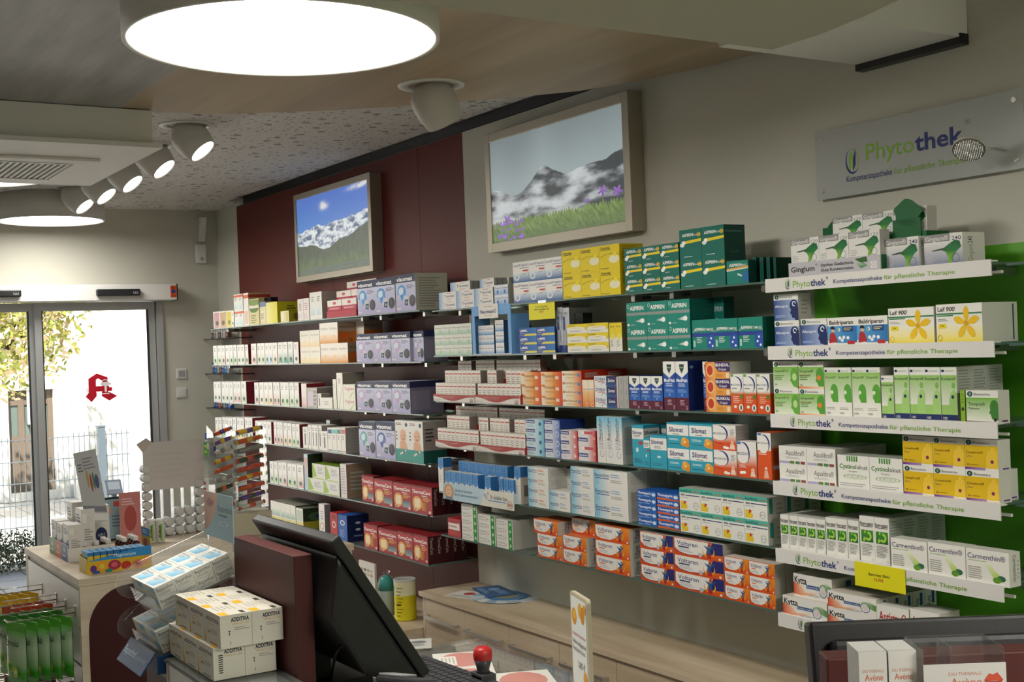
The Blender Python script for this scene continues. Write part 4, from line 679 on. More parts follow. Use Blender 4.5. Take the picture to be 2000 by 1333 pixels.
dn('allu', 'white and blue carton with dark head profile', body='#e4e4dc', side='#c9c8be', front=[('r', 0, 0, 1, .78, '#28488c', '#c9d3e2', 'x'), ('r', 0, 0, 1, .78, '#28488c', '#a8bbd8', 'x'), ('e', .82, .56, .17, .22, '#1a2a5e', 16), ('p', [(.7, .4), (.66, .28), (.72, .2), (.74, .1), (.85, .08), (.85, 0), (1, 0), (1, .5)], '#1a2a5e'), ('a', .83, .62, .08, .1, 0, 300, .4, .4, '#dfe8f2'), ('t', 'Allunapret', .05, .6, .5, .1, '#eef1f6', .01), ('l', .06, .5, .12, .22, 2, '#9fb4d8')]+BI(), sideart=[('l', .2, .8, .2, .8, 4, '#a5a498')])
dn('bald', 'white and blue carton with red-coated figure', body='#e6e5de', side='#bdbab0', front=[('r', 0, .1, 1, .7, '#5aa3d0', '#1f6fb0', 'x'), ('p', [(0, 0), (1, 0), (1, .12), (.5, .05), (0, .2)], '#e6e5de'), ('t', 'Baldriparan', .07, .88, .76, .14, '#2c2321', .02), ('p', [(.04, .1), (.08, .42), (.16, .5), (.26, .42), (.34, .14)], '#a8272a'), ('e', .19, .54, .06, .06, '#d9b093'), ('p', [(.1, .6), (.27, .58), (.22, .7), (.14, .7)], '#1d1a1c'), ('e', .38, .57, .06, .07, '#e9e7c8'), ('e', .35, .57, .05, .06, '#5aa3d0'), ('r', .52, .5, .88, .68, '#24427e'), ('l', .56, .84, .53, .65, 2, '#d9c96a'), ('e', .42, .28, .05, .06, '#e9eef2'), ('e', .56, .3, .05, .06, '#e9eef2'), ('e', .7, .28, .05, .06, '#e9eef2'), ('e', .5, .2, .05, .06, '#e9eef2'), ('r', .68, .06, .92, .18, '#b52a2e')])
LF = [('r', 0, 0, 1, .5, '#ead414', '#ecebd8', 'y'), ('t', 'Laif', .04, .2, .82, .11, '#222', .02), ('t', '900', .23, .42, .82, .11, '#222', .02, .2), ('r', 0, .73, 1, .77, '#2e7d4a'), ('r', .02, .69, .38, .72, '#2e7d4a'), ('r', .05, .38, .22, .5, '#e6cf13'), ('t', '1x', .1, .17, .43, .05, '#222', .02), ('l', .04, .3, .56, .64, 2, '#999')] + [('p', [(.66, .5)]+[(.66+r*.26*math.cos(math.radians(a+o)), .5+r*.4*math.sin(math.radians(a+o))) for o, r in ((-26, .45), (-19, .75), (-9, .98), (0, 1.1), (9, .98), (19, .75), (26, .45))], '#e8bd10') for a in (90, 162, 234, 306, 18)] + [('e', .66, .5, .05, .07, '#d39f0c'), ('a', .08, .14, .05, .08, 0, 360, .2, .2, '#c9a90e')]
dn('laif', 'white and yellow carton with large yellow blossom', body='#e8e7e0', side='#cfcec6', front=LF, sideart=[('r', .86, .05, .9, .95, '#44444a')])
HD = lambda c2, hc: [('r', 0, .0, 1, .8, '#dfe3d2', '#79b53e', 'y'), ('e', .86, .5, .16, .26, hc, 16), ('p', [(.72, .4), (.68, .28), (.75, .2), (.8, .08), (1, 0), (1, .5)], hc), ('t', c2, .05, .6, .6, .09, '#23402a', .01), ('l', .05, .5, .3, .5, 3, '#5d8a44'), ('t', '50', .05, .16, .1, .07, '#23402a', .01)]
dn('imup', 'white and green carton with leaf in head profile', body='#e4e4dc', side='#c9c8be', front=HD('Imupret® N', '#62a536')+[('e', .86, .42, .09, .14, '#b8d78e')]+BI())
dn('sinx', 'white and green carton with orange foot', body='#e4e4dc', side='#c9c8be', front=HD('Sinupret®', '#4f9a35')+[('t', 'extract', .05, .5, .46, .09, '#7a3a20', .01), ('r', 0, 0, 1, .08, '#e07a2c', '#ecd6b8', 'x'), ('e', .82, .4, .08, .1, '#df7d33')]+BI())
dn('sint', 'tall white-green carton with head profile', body='#e4e4dc', side='#b9b8ae', top='#c9c8be', front=[('r', 0, .3, 1, .9, '#e2e4d8', '#8fc05c', 'y'), ('t', 'Sinupret®', .05, .86, .78, .05, '#23402a', .01), ('e', .72, .52, .28, .15, '#58a338', 16), ('p', [(.5, .45), (.45, .4), (.55, .35), (.6, .3), (1, .3), (1, .5)], '#58a338'), ('e', .55, .5, .1, .04, '#dfe8d2'), ('l', .1, .8, .14, .2, 2, '#a5a59a'), ('t', '100', .1, .4, .06, .04, '#333', .01), ('e', .14, .93, .1, .025, '#1e3560'), ('l', .3, .9, .92, .94, 1, '#888')])
BR = [('r', 0, .3, 1, .85, '#e2e4d8', '#8fc05c', 'y'), ('r', 0, .12, 1, .3, '#9cc86c'), ('r', 0, 0, 1, .12, '#1e2c62'), ('t', 'Bronchipret®', .03, .93, .76, .05, '#23402a', .01), ('e', .78, .66, .11, .06, '#7db556', 16), ('p', [(.45, .12), (.5, .45), (.7, .58), (.86, .58), (1, .5), (1, .12)], '#a3cd78'), ('a', .75, .4, .25, .2, 90, 180, .05, .05, '#dfe9d2'), ('e', .72, .45, .09, .035, '#22345e'), ('t', '100', .08, .34, .03, .05, '#e4e4dc', .01), ('e', .14, .93, .1, .025, '#1e3560'), ('l', .3, .9, .92, .94, 1, '#888')]
dn('bron', 'tall white-green carton with torso outline and navy foot', body='#e4e4dc', side='#b9bab2', top='#c9c8be', front=BR, sideart=[('l', .1, .9, .1, .95, 16, '#92958f')])
dn('brons', 'shorter green carton with torso outline and navy foot', body='#e4e4dc', side='#b9bab2', front=BR)
dn('tons', 'white and green carton with plum foot, front of row', body='#e4e4dc', side='#cfccc4', front=[('r', 0, .08, 1, .78, '#e4e6da', '#74b23c', 'y'), ('e', .88, .5, .14, .22, '#3f7d32', 16), ('p', [(.76, .42), (.71, .34), (.77, .26), (.8, .14), (1, .1), (1, .5)], '#3f7d32'), ('t', 'Tonsipret®', .07, .6, .54, .1, '#23302a', .01), ('t', 'Tabletten', .07, .42, .42, .06, '#23302a', .01), ('r', 0, 0, 1, .07, '#5a2347', '#cfc4c8', 'x'), ('e', .9, .12, .05, .05, '#2a2030')]+BI(), sideart=[('r', .3, .05, .8, .1, '#5a2347')])
dn('greenroll', 'narrow lime green edge-on carton', body='#86b22e', side='#4e6a1c', front=[('e', .5, .42, .3, .06, '#26362a'), ('l', .3, .7, .6, .9, 4, '#5c7c20'), ('r', 0, 0, 1, .03, '#20306a')])
dn('aqua', 'flat white carton with lilac strip and small pictures', body='#e2e1da', side='#b6b4ac', top='#c6c4bc', front=[('t', 'Aqualibra®', .24, .93, .5, .28, '#3c3c3e', .0, .15), ('l', .25, .92, .3, .42, 2, '#aaa'), ('r', .02, .05, .4, .17, '#a9a3cc'), ('r', .4, .04, .56, .19, '#5f7a2a'), ('r', .6, .04, .76, .19, '#557f5a'), ('r', .79, .04, .95, .19, '#8c4a42')])
dn('cyst', 'white carton with green bars and ripple rings', body='#e4e3dc', side='#c4c2b8', top='#aab0a4', front=[('t', 'Cystinol', .06, .6, .6, .13, '#3f7d32', .02), ('t', 'akut', .62, .95, .6, .13, '#2c3c34', .0), ('t', 'Dragees', .36, .62, .5, .05, '#55594f', 0), ('a', .55, .36, .38, .07, 0, 360, .1, .1, '#8db06a'), ('a', .55, .37, .26, .05, 0, 360, .1, .1, '#8db06a'), ('a', .55, .37, .14, .025, 0, 360, .2, .2, '#6f9a50'), ('l', .06, .9, .06, .18, 2, '#aaa')]+[('r', .3+i*.075, .82, .34+i*.075, .98, '#3f8f34') for i in range(5)])
dn('cane', 'white and yellow carton with torso and purple strip', body='#e6e5de', side='#d2d0c8', front=[('r', 0, .1, 1, .8, '#d9b413'), ('p', [(.65, .08), (.64, .4), (.7, .62), (.78, .66), (.8, .76), (.9, .76), (.9, .66), (.97, .62), (.99, .08)], '#e8c23c'), ('e', .82, .3, .05, .06, '#7a2b5c'), ('t', 'Canephron®', .04, .55, .54, .08, '#4a3208', .01), ('t', 'Uno', .05, .22, .42, .07, '#5a3c6c', .0), ('r', 0, .02, .62, .1, '#6b2a8c', '#a58ab8', 'x'), ('t', '30', .05, .14, .15, .06, '#3c2a0c', .01), ('l', .18, .5, .16, .2, 1, '#7a6210')]+BI(), sideart=[('r', .35, .05, .85, .1, '#6b2a8c')])
IB = [('t', 'Iberogast', .05, .93, .8, .08, '#1f1f22', .02), ('r', .08, .77, .9, .785, '#1f1f22'), ('r', .1, .44, .92, .7, '#1f6a26', '#3f8f2c', 'y'), ('a', .58, .57, .24, .1, -150, 100, .55, .55, '#a9cf52'), ('p', [(.2, .47), (.3, .56), (.4, .5), (.3, .45)], '#a9cf52'), ('p', [(.3, .64), (.36, .7), (.42, .7), (.4, .62)], '#a9cf52'), ('l', .12, .9, .14, .4, 8, '#8d8c88'), ('a', .86, .07, .06, .025, 0, 360, .3, .3, '#aaa')]
dn('ibe', 'small slim white carton with green stomach picture', body='#e4e3dc', side='#c3c6be', top='#cfcdc5', front=IB, sideart=[('l', .1, .9, .08, .95, 14, '#9fa59c')])
dn('ibem', 'medium slim white carton with green stomach picture', body='#e4e3dc', side='#c3c6be', top='#cfcdc5', front=IB)
dn('ibet', 'large slim white carton with green stomach picture', body='#e4e3dc', side='#bcc2ba', top='#cfcdc5', front=IB, sideart=[('l', .1, .9, .08, .95, 14, '#98a096')])
dn('carm', 'white carton with pale green beam and capsule', body='#e6e5de', side='#d2d1c8', top='#cdccc2', front=[('t', 'Carmenthin®', .04, .92, .72, .15, '#2c2a5c', .012), ('l', .05, .6, .64, .68, 1, '#7fb04a'), ('g', [(.42, .62), (.5, .66), (.8, .3), (.68, .14)], ['#e6eed0', '#e6eed0', '#b7cf5e', '#a9c64e']), ('e', .82, .22, .1, .09, '#2f6b50'), ('e', .72, .16, .1, .09, '#6a9c34'), ('a', .72, .16, .07, .06, 0, 300, .3, .3, '#3d7427'), ('l', .05, .45, .12, .5, 6, '#a5a49a')], sideart=[('v', 'Carmenthin', .35, .15, .92, .3, '#4a486c', -1), ('l', .7, .9, .2, .8, 5, '#aaa')])
KY = [('t', 'Kytta', .03, .35, .58, .3, '#222020', .02), ('g', [(0, .08), (.35, .12), (.2, .5), (0, .62)], ['#c93a1a', '#ecc4a4', '#e9b896', '#c9411c']), ('g', [(.1, .05), (.5, .14), (.66, .34), (.3, .2)], ['#e07a2c', '#ecb47c', '#f0e0d0', '#e9a05c']), ('r', .34, .42, .68, .58, '#27508c'), ('t', 'Schmerzsalbe', .36, .66, .46, .08, '#e9ecf2', 0), ('g', [(.6, .62), (1, .3), (1, .62), (.85, .8)], ['#dfe9c8', '#4c8a35', '#3f7d2c', '#cfe0b4']), ('a', .78, .42, .1, .3, 0, 360, .12, .12, '#2f5a94'), ('e', .78, .42, .06, .18, '#d9cfc8'), ('l', .4, .8, .08, .2, 2, '#aaa')]
dn('kyt', 'white salve carton with red waves, blue badge', body='#e2e1da', side='#cfccc4', top='#d2c9bc', front=KY, sideart=[('v', 'Kytta', .5, .1, .6, .35, '#2a2a2c', 1), ('r', .58, .15, .82, .85, '#27508c')])
dn('anti', 'white carton with red lettering and vine leaf', body='#e4e3dc', side='#c9c6bc', top='#cfcdc3', front=[('t', 'Antistax®', .06, .93, .5, .3, '#a8222a', .02), ('p', [(.1, .05), (.05, .25), (.16, .2), (.2, .38), (.24, .2), (.34, .25), (.26, .05)], '#b3302c'), ('l', .4, .9, .15, .35, 2, '#aaa')])
GI = lambda col, num, c2: [('r', 0, .0, 1, .74, c2, '#dcdcd8', 'y'), ('r', 0, .76, .68, 1, '#8a8b8a'), ('t', 'Gingium®', .04, .64, .8, .14, '#e4e4e0', .01), ('t', num, .73, .97, .78, .12, col, .01), ('g', [(.2, .5), (.24, .47), (.55, .5), (.5, .56)], ['#3a4b3c']*4), ('g', [(.45, .5), (.57, .42), (.63, .25), (.6, .05), (.7, .08), (.78, .3), (.86, .44)], ['#2d5c24', '#3f8a2c', '#7aae30', '#7aae30', '#7aae30', '#3f8a2c', '#1c7a3a']), ('g', [(.45, .5), (.86, .44), (.97, .55), (.93, .74), (.8, .78), (.62, .64)], ['#2d5c24', '#1c7a3a', '#0f6a3c', '#0a5a34', '#0f6a3c', '#1c6a34']), ('a', .82, .22, .1, .14, 0, 360, .12, .12, '#5c6470'), ('l', .05, .3, .1, .35, 4, '#b5b5b4')]
dn('gin1', 'white carton with grey band, green ginkgo leaf', body='#dfded8', side='#b9b8b2', front=GI('#8a8b8a', '120', '#dcdcd6'))
dn('gin2', 'slate-blue footed carton with grey band and ginkgo leaf', body='#dfded8', side='#dad9d2', front=GI('#26305c', '240', '#6f7a9c'), sideart=[('v', 'Gingium', .45, .1, .62, .22, '#9a9a9c', 1), ('v', '240', .45, .66, .86, .22, '#26305c', 1)])
dn('grbox', 'small white-grey carton with print', body='#d9d7cf', side='#a7a59d', front=[('l', .15, .85, .2, .85, 5, '#a5a39b')])
# ---------------------------------------------------------------- placing the goods
TOP = {}; MESH = {}
SECN = {'L': 'maroon wall', 'M': 'white wall', 'P': 'green unit'}
KIND = {}
for _k in ST:
    if _k.startswith('slim') or _k.startswith('tea'): KIND[_k] = ('tea_carton', 'tea box')
    elif _k.startswith('viso') or _k == 'baby': KIND[_k] = ('device_box', 'device box')
    elif _k.startswith('vol') or _k.startswith('bep') or _k in ('kyt', 'fen', 'fenh', 'fent', 'sov1', 'sov2', 'sov3', 'sov4', 'lam', 'loce', 'zov', 'zovd', 'zovg', 'trau'): KIND[_k] = ('ointment_carton', 'ointment box')
    elif _k.startswith('therm'): KIND[_k] = ('heat_wrap_box', 'heat wrap box')
    elif _k in ('med', 'medt', 'muco1', 'muco4', 'silt', 'silb', 'sint', 'bron', 'brons', 'ibe', 'ibem', 'ibet'): KIND[_k] = ('drops_carton', 'drops box')
    else: KIND[_k] = ('tablet_box', 'tablet box')
def cw(n, c):
    if n == 1: return ''
    if n == 2: return ['left', 'right'][c]
    if n == 3: return ['left', 'middle', 'right'][c]
    o = ['first', 'second', 'third', 'fourth', 'fifth', 'sixth', 'seventh', 'eighth', 'ninth', 'tenth', 'eleventh', 'twelfth']
    if c == 0: return 'leftmost'
    if c == n-1: return 'rightmost'
    return o[c]+' from left'
def rw(n, r):
    if n == 1: return ''
    if n == 2: return ['lower', 'upper'][r]
    if n == 3: return ['bottom', 'middle', 'top'][r]
    if r == 0: return 'bottom'
    if r == n-1: return 'topmost'
    return ['', 'second-lowest', 'third-lowest', 'fourth-lowest'][r]
NB = [0]; PL = []
def short(lab):
    w = lab.split(); drop = ['and', 'with', 'a', 'an', 'of', 'the', 'small', 'in']
    for d_ in ('the', 'of', 'small', 'in'):
        while len(w) > 16 and d_ in w[4:-5]: w.remove(d_)
    return ' '.join(w)
def grp(sec, row, style, crop, x0, x1, top, nc=1, nr=1, d=.10, deep=1, on=None, key=None, yo=.004, name='medicine_box', extra='', h=None, zoff=0, alldeep=False, bx=None, tilt=0):
    """a block of equal cartons: nc columns by nr rows; x0,x1 are the left and right edge of the block, top its upper left corner"""
    st = ST[style]; zs = (ZL if sec == 'L' else ZM_)[row-1]+zoff; y = YF+yo
    u0, v0 = uv(crop, x0, top); p = at_y(u0, v0, y); zb_ = TOP[on] if on else zs
    u1, _ = uv(crop, x1, top); H = (p.z-zb_) if h is None else h*nr
    X1 = x_on(u1, y, zb_+H); X0 = p.x
    if sec == 'L' and not crop == '3': X0 = max(X0, XL0+.002)
    pw = (X1-X0)/nc; ph = H/nr; w = pw-.0012; hh = ph-.0002
    name, cat = KIND[style]; mk = (style, round(w, 4), round(hh, 4), d)
    if mk not in MESH: MESH[mk] = carton(w, hh, d, st).mesh(name)
    sn = 'on %s %s' % (rown[row-1], SECN[sec])+' shelf' if True else ''
    g = '%s on %s %s shelf' % (st['desc'].split(' with ')[0]+'s', rown[row-1], SECN[sec])
    rnd = random.Random(hash((style, row, int(x0))) & 65535)
    for c in range(nc):
        for r in range(nr):
            nd = deep if (c == nc-1 or alldeep) else 1
            for k in range(nd):
                if y+k*(d+.002)+d > YB-.001: continue
                o = bpy.data.objects.new(name, MESH[mk]); C.objects.link(o)
                j = .0006 if k == 0 else 0
                o.location = (X0+pw*(c+.5), y+k*(d+.002)+rnd.random()*.003*(k == 0 and nr == 1), zb_+ph*r)
                if tilt: o.rotation_euler = (0, 0, tilt)
                pos = ' '.join(t for t in (cw(nc, c), (rw(nr, r)+' row') if nr > 1 else '') if t)
                if k: pos += ' %s behind' % ['', 'next', 'second', 'third', 'fourth', 'fifth'][k]
                if extra: pos = (pos+' '+extra).strip()
                lab = st['desc']+((', '+pos) if pos else '')+', %s %s shelf' % (rown[row-1], SECN[sec].replace(' ', '-'))
                lab = short(lab); n = 2; base = lab
                tag(o, lab, cat, g); NB[0] += 1; PL.append([o, w, d, hh])
    if key: TOP[key] = zb_+H
    return zb_+H
# ---- maroon wall, first shelf
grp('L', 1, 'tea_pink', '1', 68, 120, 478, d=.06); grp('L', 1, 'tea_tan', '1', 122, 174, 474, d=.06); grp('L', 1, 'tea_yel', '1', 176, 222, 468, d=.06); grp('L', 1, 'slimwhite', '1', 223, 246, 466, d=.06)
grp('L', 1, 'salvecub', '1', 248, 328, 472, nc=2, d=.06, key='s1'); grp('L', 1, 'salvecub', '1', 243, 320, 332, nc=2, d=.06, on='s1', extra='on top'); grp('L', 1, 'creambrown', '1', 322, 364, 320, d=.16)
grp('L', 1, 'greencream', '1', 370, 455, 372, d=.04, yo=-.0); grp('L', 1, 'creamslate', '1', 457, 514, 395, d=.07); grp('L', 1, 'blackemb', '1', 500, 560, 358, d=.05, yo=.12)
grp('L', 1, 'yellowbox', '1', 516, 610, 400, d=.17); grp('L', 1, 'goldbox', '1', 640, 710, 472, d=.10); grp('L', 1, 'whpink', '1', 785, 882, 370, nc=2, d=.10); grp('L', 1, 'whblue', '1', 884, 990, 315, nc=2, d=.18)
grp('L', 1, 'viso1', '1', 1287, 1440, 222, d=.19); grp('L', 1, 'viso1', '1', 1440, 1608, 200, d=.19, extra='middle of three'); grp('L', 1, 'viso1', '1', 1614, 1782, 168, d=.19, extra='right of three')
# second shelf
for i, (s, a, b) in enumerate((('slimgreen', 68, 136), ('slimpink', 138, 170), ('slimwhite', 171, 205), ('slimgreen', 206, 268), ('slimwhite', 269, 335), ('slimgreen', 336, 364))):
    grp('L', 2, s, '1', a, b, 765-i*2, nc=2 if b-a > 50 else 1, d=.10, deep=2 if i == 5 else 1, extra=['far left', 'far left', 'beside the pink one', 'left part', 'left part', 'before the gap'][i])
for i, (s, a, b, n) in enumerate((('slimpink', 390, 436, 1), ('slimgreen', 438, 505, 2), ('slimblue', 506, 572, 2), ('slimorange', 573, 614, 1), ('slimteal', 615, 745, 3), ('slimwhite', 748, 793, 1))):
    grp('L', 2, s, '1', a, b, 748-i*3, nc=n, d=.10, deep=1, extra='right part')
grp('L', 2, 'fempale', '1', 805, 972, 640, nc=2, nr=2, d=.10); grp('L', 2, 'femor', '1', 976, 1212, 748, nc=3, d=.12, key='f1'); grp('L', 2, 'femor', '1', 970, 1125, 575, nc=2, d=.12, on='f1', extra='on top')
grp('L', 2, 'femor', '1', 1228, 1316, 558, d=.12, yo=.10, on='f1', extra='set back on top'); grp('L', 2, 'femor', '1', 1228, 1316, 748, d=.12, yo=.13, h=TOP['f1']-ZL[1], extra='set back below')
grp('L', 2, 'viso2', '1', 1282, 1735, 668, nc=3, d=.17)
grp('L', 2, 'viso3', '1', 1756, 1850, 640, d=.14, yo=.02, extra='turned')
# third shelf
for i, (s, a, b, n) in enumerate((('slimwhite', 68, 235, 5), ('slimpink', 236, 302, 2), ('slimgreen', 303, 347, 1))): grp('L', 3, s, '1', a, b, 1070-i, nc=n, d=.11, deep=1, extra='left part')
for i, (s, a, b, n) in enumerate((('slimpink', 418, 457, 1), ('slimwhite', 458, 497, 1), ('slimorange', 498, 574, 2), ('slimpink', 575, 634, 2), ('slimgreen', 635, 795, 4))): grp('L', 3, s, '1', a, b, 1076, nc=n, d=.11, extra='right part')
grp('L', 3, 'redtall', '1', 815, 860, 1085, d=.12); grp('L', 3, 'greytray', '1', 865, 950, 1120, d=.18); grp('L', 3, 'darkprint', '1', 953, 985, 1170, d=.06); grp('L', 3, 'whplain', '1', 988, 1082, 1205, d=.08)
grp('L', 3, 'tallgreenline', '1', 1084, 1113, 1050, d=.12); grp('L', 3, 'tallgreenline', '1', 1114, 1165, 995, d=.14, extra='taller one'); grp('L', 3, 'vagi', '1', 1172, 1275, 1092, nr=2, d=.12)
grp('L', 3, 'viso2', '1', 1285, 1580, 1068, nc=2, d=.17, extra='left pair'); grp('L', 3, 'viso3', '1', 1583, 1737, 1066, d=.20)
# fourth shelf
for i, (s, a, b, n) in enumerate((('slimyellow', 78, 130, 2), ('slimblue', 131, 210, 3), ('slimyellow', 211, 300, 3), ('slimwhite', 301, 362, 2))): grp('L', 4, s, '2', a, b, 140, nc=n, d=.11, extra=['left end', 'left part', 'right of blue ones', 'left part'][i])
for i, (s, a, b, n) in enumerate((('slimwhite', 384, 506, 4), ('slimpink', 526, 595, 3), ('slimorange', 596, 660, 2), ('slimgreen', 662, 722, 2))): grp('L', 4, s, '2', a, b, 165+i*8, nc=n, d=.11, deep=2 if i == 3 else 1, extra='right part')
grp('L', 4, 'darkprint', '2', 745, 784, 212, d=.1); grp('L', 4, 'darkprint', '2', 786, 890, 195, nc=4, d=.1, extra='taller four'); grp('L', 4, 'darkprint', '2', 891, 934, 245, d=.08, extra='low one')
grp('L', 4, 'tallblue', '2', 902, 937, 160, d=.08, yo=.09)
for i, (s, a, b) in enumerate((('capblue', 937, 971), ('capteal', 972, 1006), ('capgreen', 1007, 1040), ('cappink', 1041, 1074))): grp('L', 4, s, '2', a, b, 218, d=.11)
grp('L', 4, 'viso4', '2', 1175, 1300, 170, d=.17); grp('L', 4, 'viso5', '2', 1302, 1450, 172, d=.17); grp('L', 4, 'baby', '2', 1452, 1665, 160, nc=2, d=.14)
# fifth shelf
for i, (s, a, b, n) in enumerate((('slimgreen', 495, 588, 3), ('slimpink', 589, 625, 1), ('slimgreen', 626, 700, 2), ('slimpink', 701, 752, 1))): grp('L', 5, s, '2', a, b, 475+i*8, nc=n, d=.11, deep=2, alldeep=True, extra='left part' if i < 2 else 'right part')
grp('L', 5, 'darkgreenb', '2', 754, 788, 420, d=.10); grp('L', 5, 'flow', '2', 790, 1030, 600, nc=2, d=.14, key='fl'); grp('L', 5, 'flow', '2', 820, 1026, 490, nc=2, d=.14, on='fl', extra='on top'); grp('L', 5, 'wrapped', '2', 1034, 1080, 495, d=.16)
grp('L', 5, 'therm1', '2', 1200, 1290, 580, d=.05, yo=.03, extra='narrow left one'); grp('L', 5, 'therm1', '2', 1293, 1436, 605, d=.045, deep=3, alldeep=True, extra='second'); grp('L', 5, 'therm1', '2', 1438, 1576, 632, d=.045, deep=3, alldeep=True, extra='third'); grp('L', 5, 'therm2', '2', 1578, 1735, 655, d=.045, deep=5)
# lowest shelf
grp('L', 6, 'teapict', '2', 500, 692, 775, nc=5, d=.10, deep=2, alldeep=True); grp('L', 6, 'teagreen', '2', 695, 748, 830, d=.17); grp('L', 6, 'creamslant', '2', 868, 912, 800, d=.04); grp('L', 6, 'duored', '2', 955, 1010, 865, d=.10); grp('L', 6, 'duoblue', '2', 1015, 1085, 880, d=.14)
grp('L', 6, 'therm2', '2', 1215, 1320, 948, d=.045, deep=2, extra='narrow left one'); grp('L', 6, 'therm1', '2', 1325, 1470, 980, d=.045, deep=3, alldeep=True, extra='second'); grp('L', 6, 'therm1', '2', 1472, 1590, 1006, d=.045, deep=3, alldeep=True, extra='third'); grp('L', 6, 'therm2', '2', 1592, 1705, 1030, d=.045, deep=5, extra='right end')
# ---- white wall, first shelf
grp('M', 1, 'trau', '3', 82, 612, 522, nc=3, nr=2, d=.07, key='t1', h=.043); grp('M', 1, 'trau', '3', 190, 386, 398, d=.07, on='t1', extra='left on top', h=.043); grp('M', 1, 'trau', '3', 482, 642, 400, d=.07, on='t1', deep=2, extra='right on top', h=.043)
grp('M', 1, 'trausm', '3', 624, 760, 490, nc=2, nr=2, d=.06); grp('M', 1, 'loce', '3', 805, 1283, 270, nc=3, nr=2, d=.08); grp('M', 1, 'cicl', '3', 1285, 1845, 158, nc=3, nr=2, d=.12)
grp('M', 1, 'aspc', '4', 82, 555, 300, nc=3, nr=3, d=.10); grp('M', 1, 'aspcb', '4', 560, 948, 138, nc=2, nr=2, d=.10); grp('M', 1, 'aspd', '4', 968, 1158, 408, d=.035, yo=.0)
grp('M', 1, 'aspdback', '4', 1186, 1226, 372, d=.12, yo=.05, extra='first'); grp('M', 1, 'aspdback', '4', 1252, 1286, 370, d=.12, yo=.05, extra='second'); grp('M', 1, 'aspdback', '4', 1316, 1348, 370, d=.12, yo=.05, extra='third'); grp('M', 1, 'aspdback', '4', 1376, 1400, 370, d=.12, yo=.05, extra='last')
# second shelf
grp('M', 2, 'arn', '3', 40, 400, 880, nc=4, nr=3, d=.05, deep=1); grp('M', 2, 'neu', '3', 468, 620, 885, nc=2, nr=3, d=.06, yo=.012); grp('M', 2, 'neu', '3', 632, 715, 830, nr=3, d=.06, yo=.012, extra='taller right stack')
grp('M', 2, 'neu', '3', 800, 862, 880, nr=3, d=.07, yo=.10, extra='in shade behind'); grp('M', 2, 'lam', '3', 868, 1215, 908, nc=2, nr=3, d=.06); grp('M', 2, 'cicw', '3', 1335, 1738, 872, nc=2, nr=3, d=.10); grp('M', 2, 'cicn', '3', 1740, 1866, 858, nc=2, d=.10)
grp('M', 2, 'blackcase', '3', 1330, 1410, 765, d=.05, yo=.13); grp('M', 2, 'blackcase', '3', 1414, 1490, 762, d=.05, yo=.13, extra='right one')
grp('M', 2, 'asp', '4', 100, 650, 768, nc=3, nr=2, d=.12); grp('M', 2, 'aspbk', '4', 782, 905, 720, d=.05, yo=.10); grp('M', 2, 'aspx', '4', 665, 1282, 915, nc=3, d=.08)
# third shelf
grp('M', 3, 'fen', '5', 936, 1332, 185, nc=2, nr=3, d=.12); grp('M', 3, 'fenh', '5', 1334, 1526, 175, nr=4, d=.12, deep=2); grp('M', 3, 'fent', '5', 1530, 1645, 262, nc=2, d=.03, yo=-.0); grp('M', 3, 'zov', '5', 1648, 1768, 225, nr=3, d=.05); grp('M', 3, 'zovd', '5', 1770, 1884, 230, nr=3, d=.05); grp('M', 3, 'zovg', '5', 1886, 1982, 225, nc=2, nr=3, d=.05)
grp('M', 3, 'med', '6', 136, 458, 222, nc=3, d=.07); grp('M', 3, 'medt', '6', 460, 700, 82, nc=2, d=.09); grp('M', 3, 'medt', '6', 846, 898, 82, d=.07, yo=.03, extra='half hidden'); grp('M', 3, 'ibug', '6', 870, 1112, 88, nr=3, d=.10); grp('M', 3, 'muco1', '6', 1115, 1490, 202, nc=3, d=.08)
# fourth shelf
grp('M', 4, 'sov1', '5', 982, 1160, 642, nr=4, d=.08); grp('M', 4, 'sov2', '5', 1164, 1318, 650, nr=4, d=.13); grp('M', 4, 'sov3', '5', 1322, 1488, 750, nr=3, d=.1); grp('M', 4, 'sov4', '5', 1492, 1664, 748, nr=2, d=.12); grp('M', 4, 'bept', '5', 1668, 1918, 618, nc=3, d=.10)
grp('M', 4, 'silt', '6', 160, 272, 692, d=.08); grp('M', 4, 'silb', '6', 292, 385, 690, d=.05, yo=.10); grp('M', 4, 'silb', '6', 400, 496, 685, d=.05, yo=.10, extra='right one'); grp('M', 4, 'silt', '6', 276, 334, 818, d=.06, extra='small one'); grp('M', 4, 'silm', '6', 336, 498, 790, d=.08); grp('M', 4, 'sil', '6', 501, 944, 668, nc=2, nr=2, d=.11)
grp('M', 4, 'muco2', '6', 946, 1168, 690, nr=2, d=.06); grp('M', 4, 'muco3', '6', 1174, 1360, 848, d=.05); grp('M', 4, 'muco4', '6', 1368, 1502, 765, d=.06, deep=4)
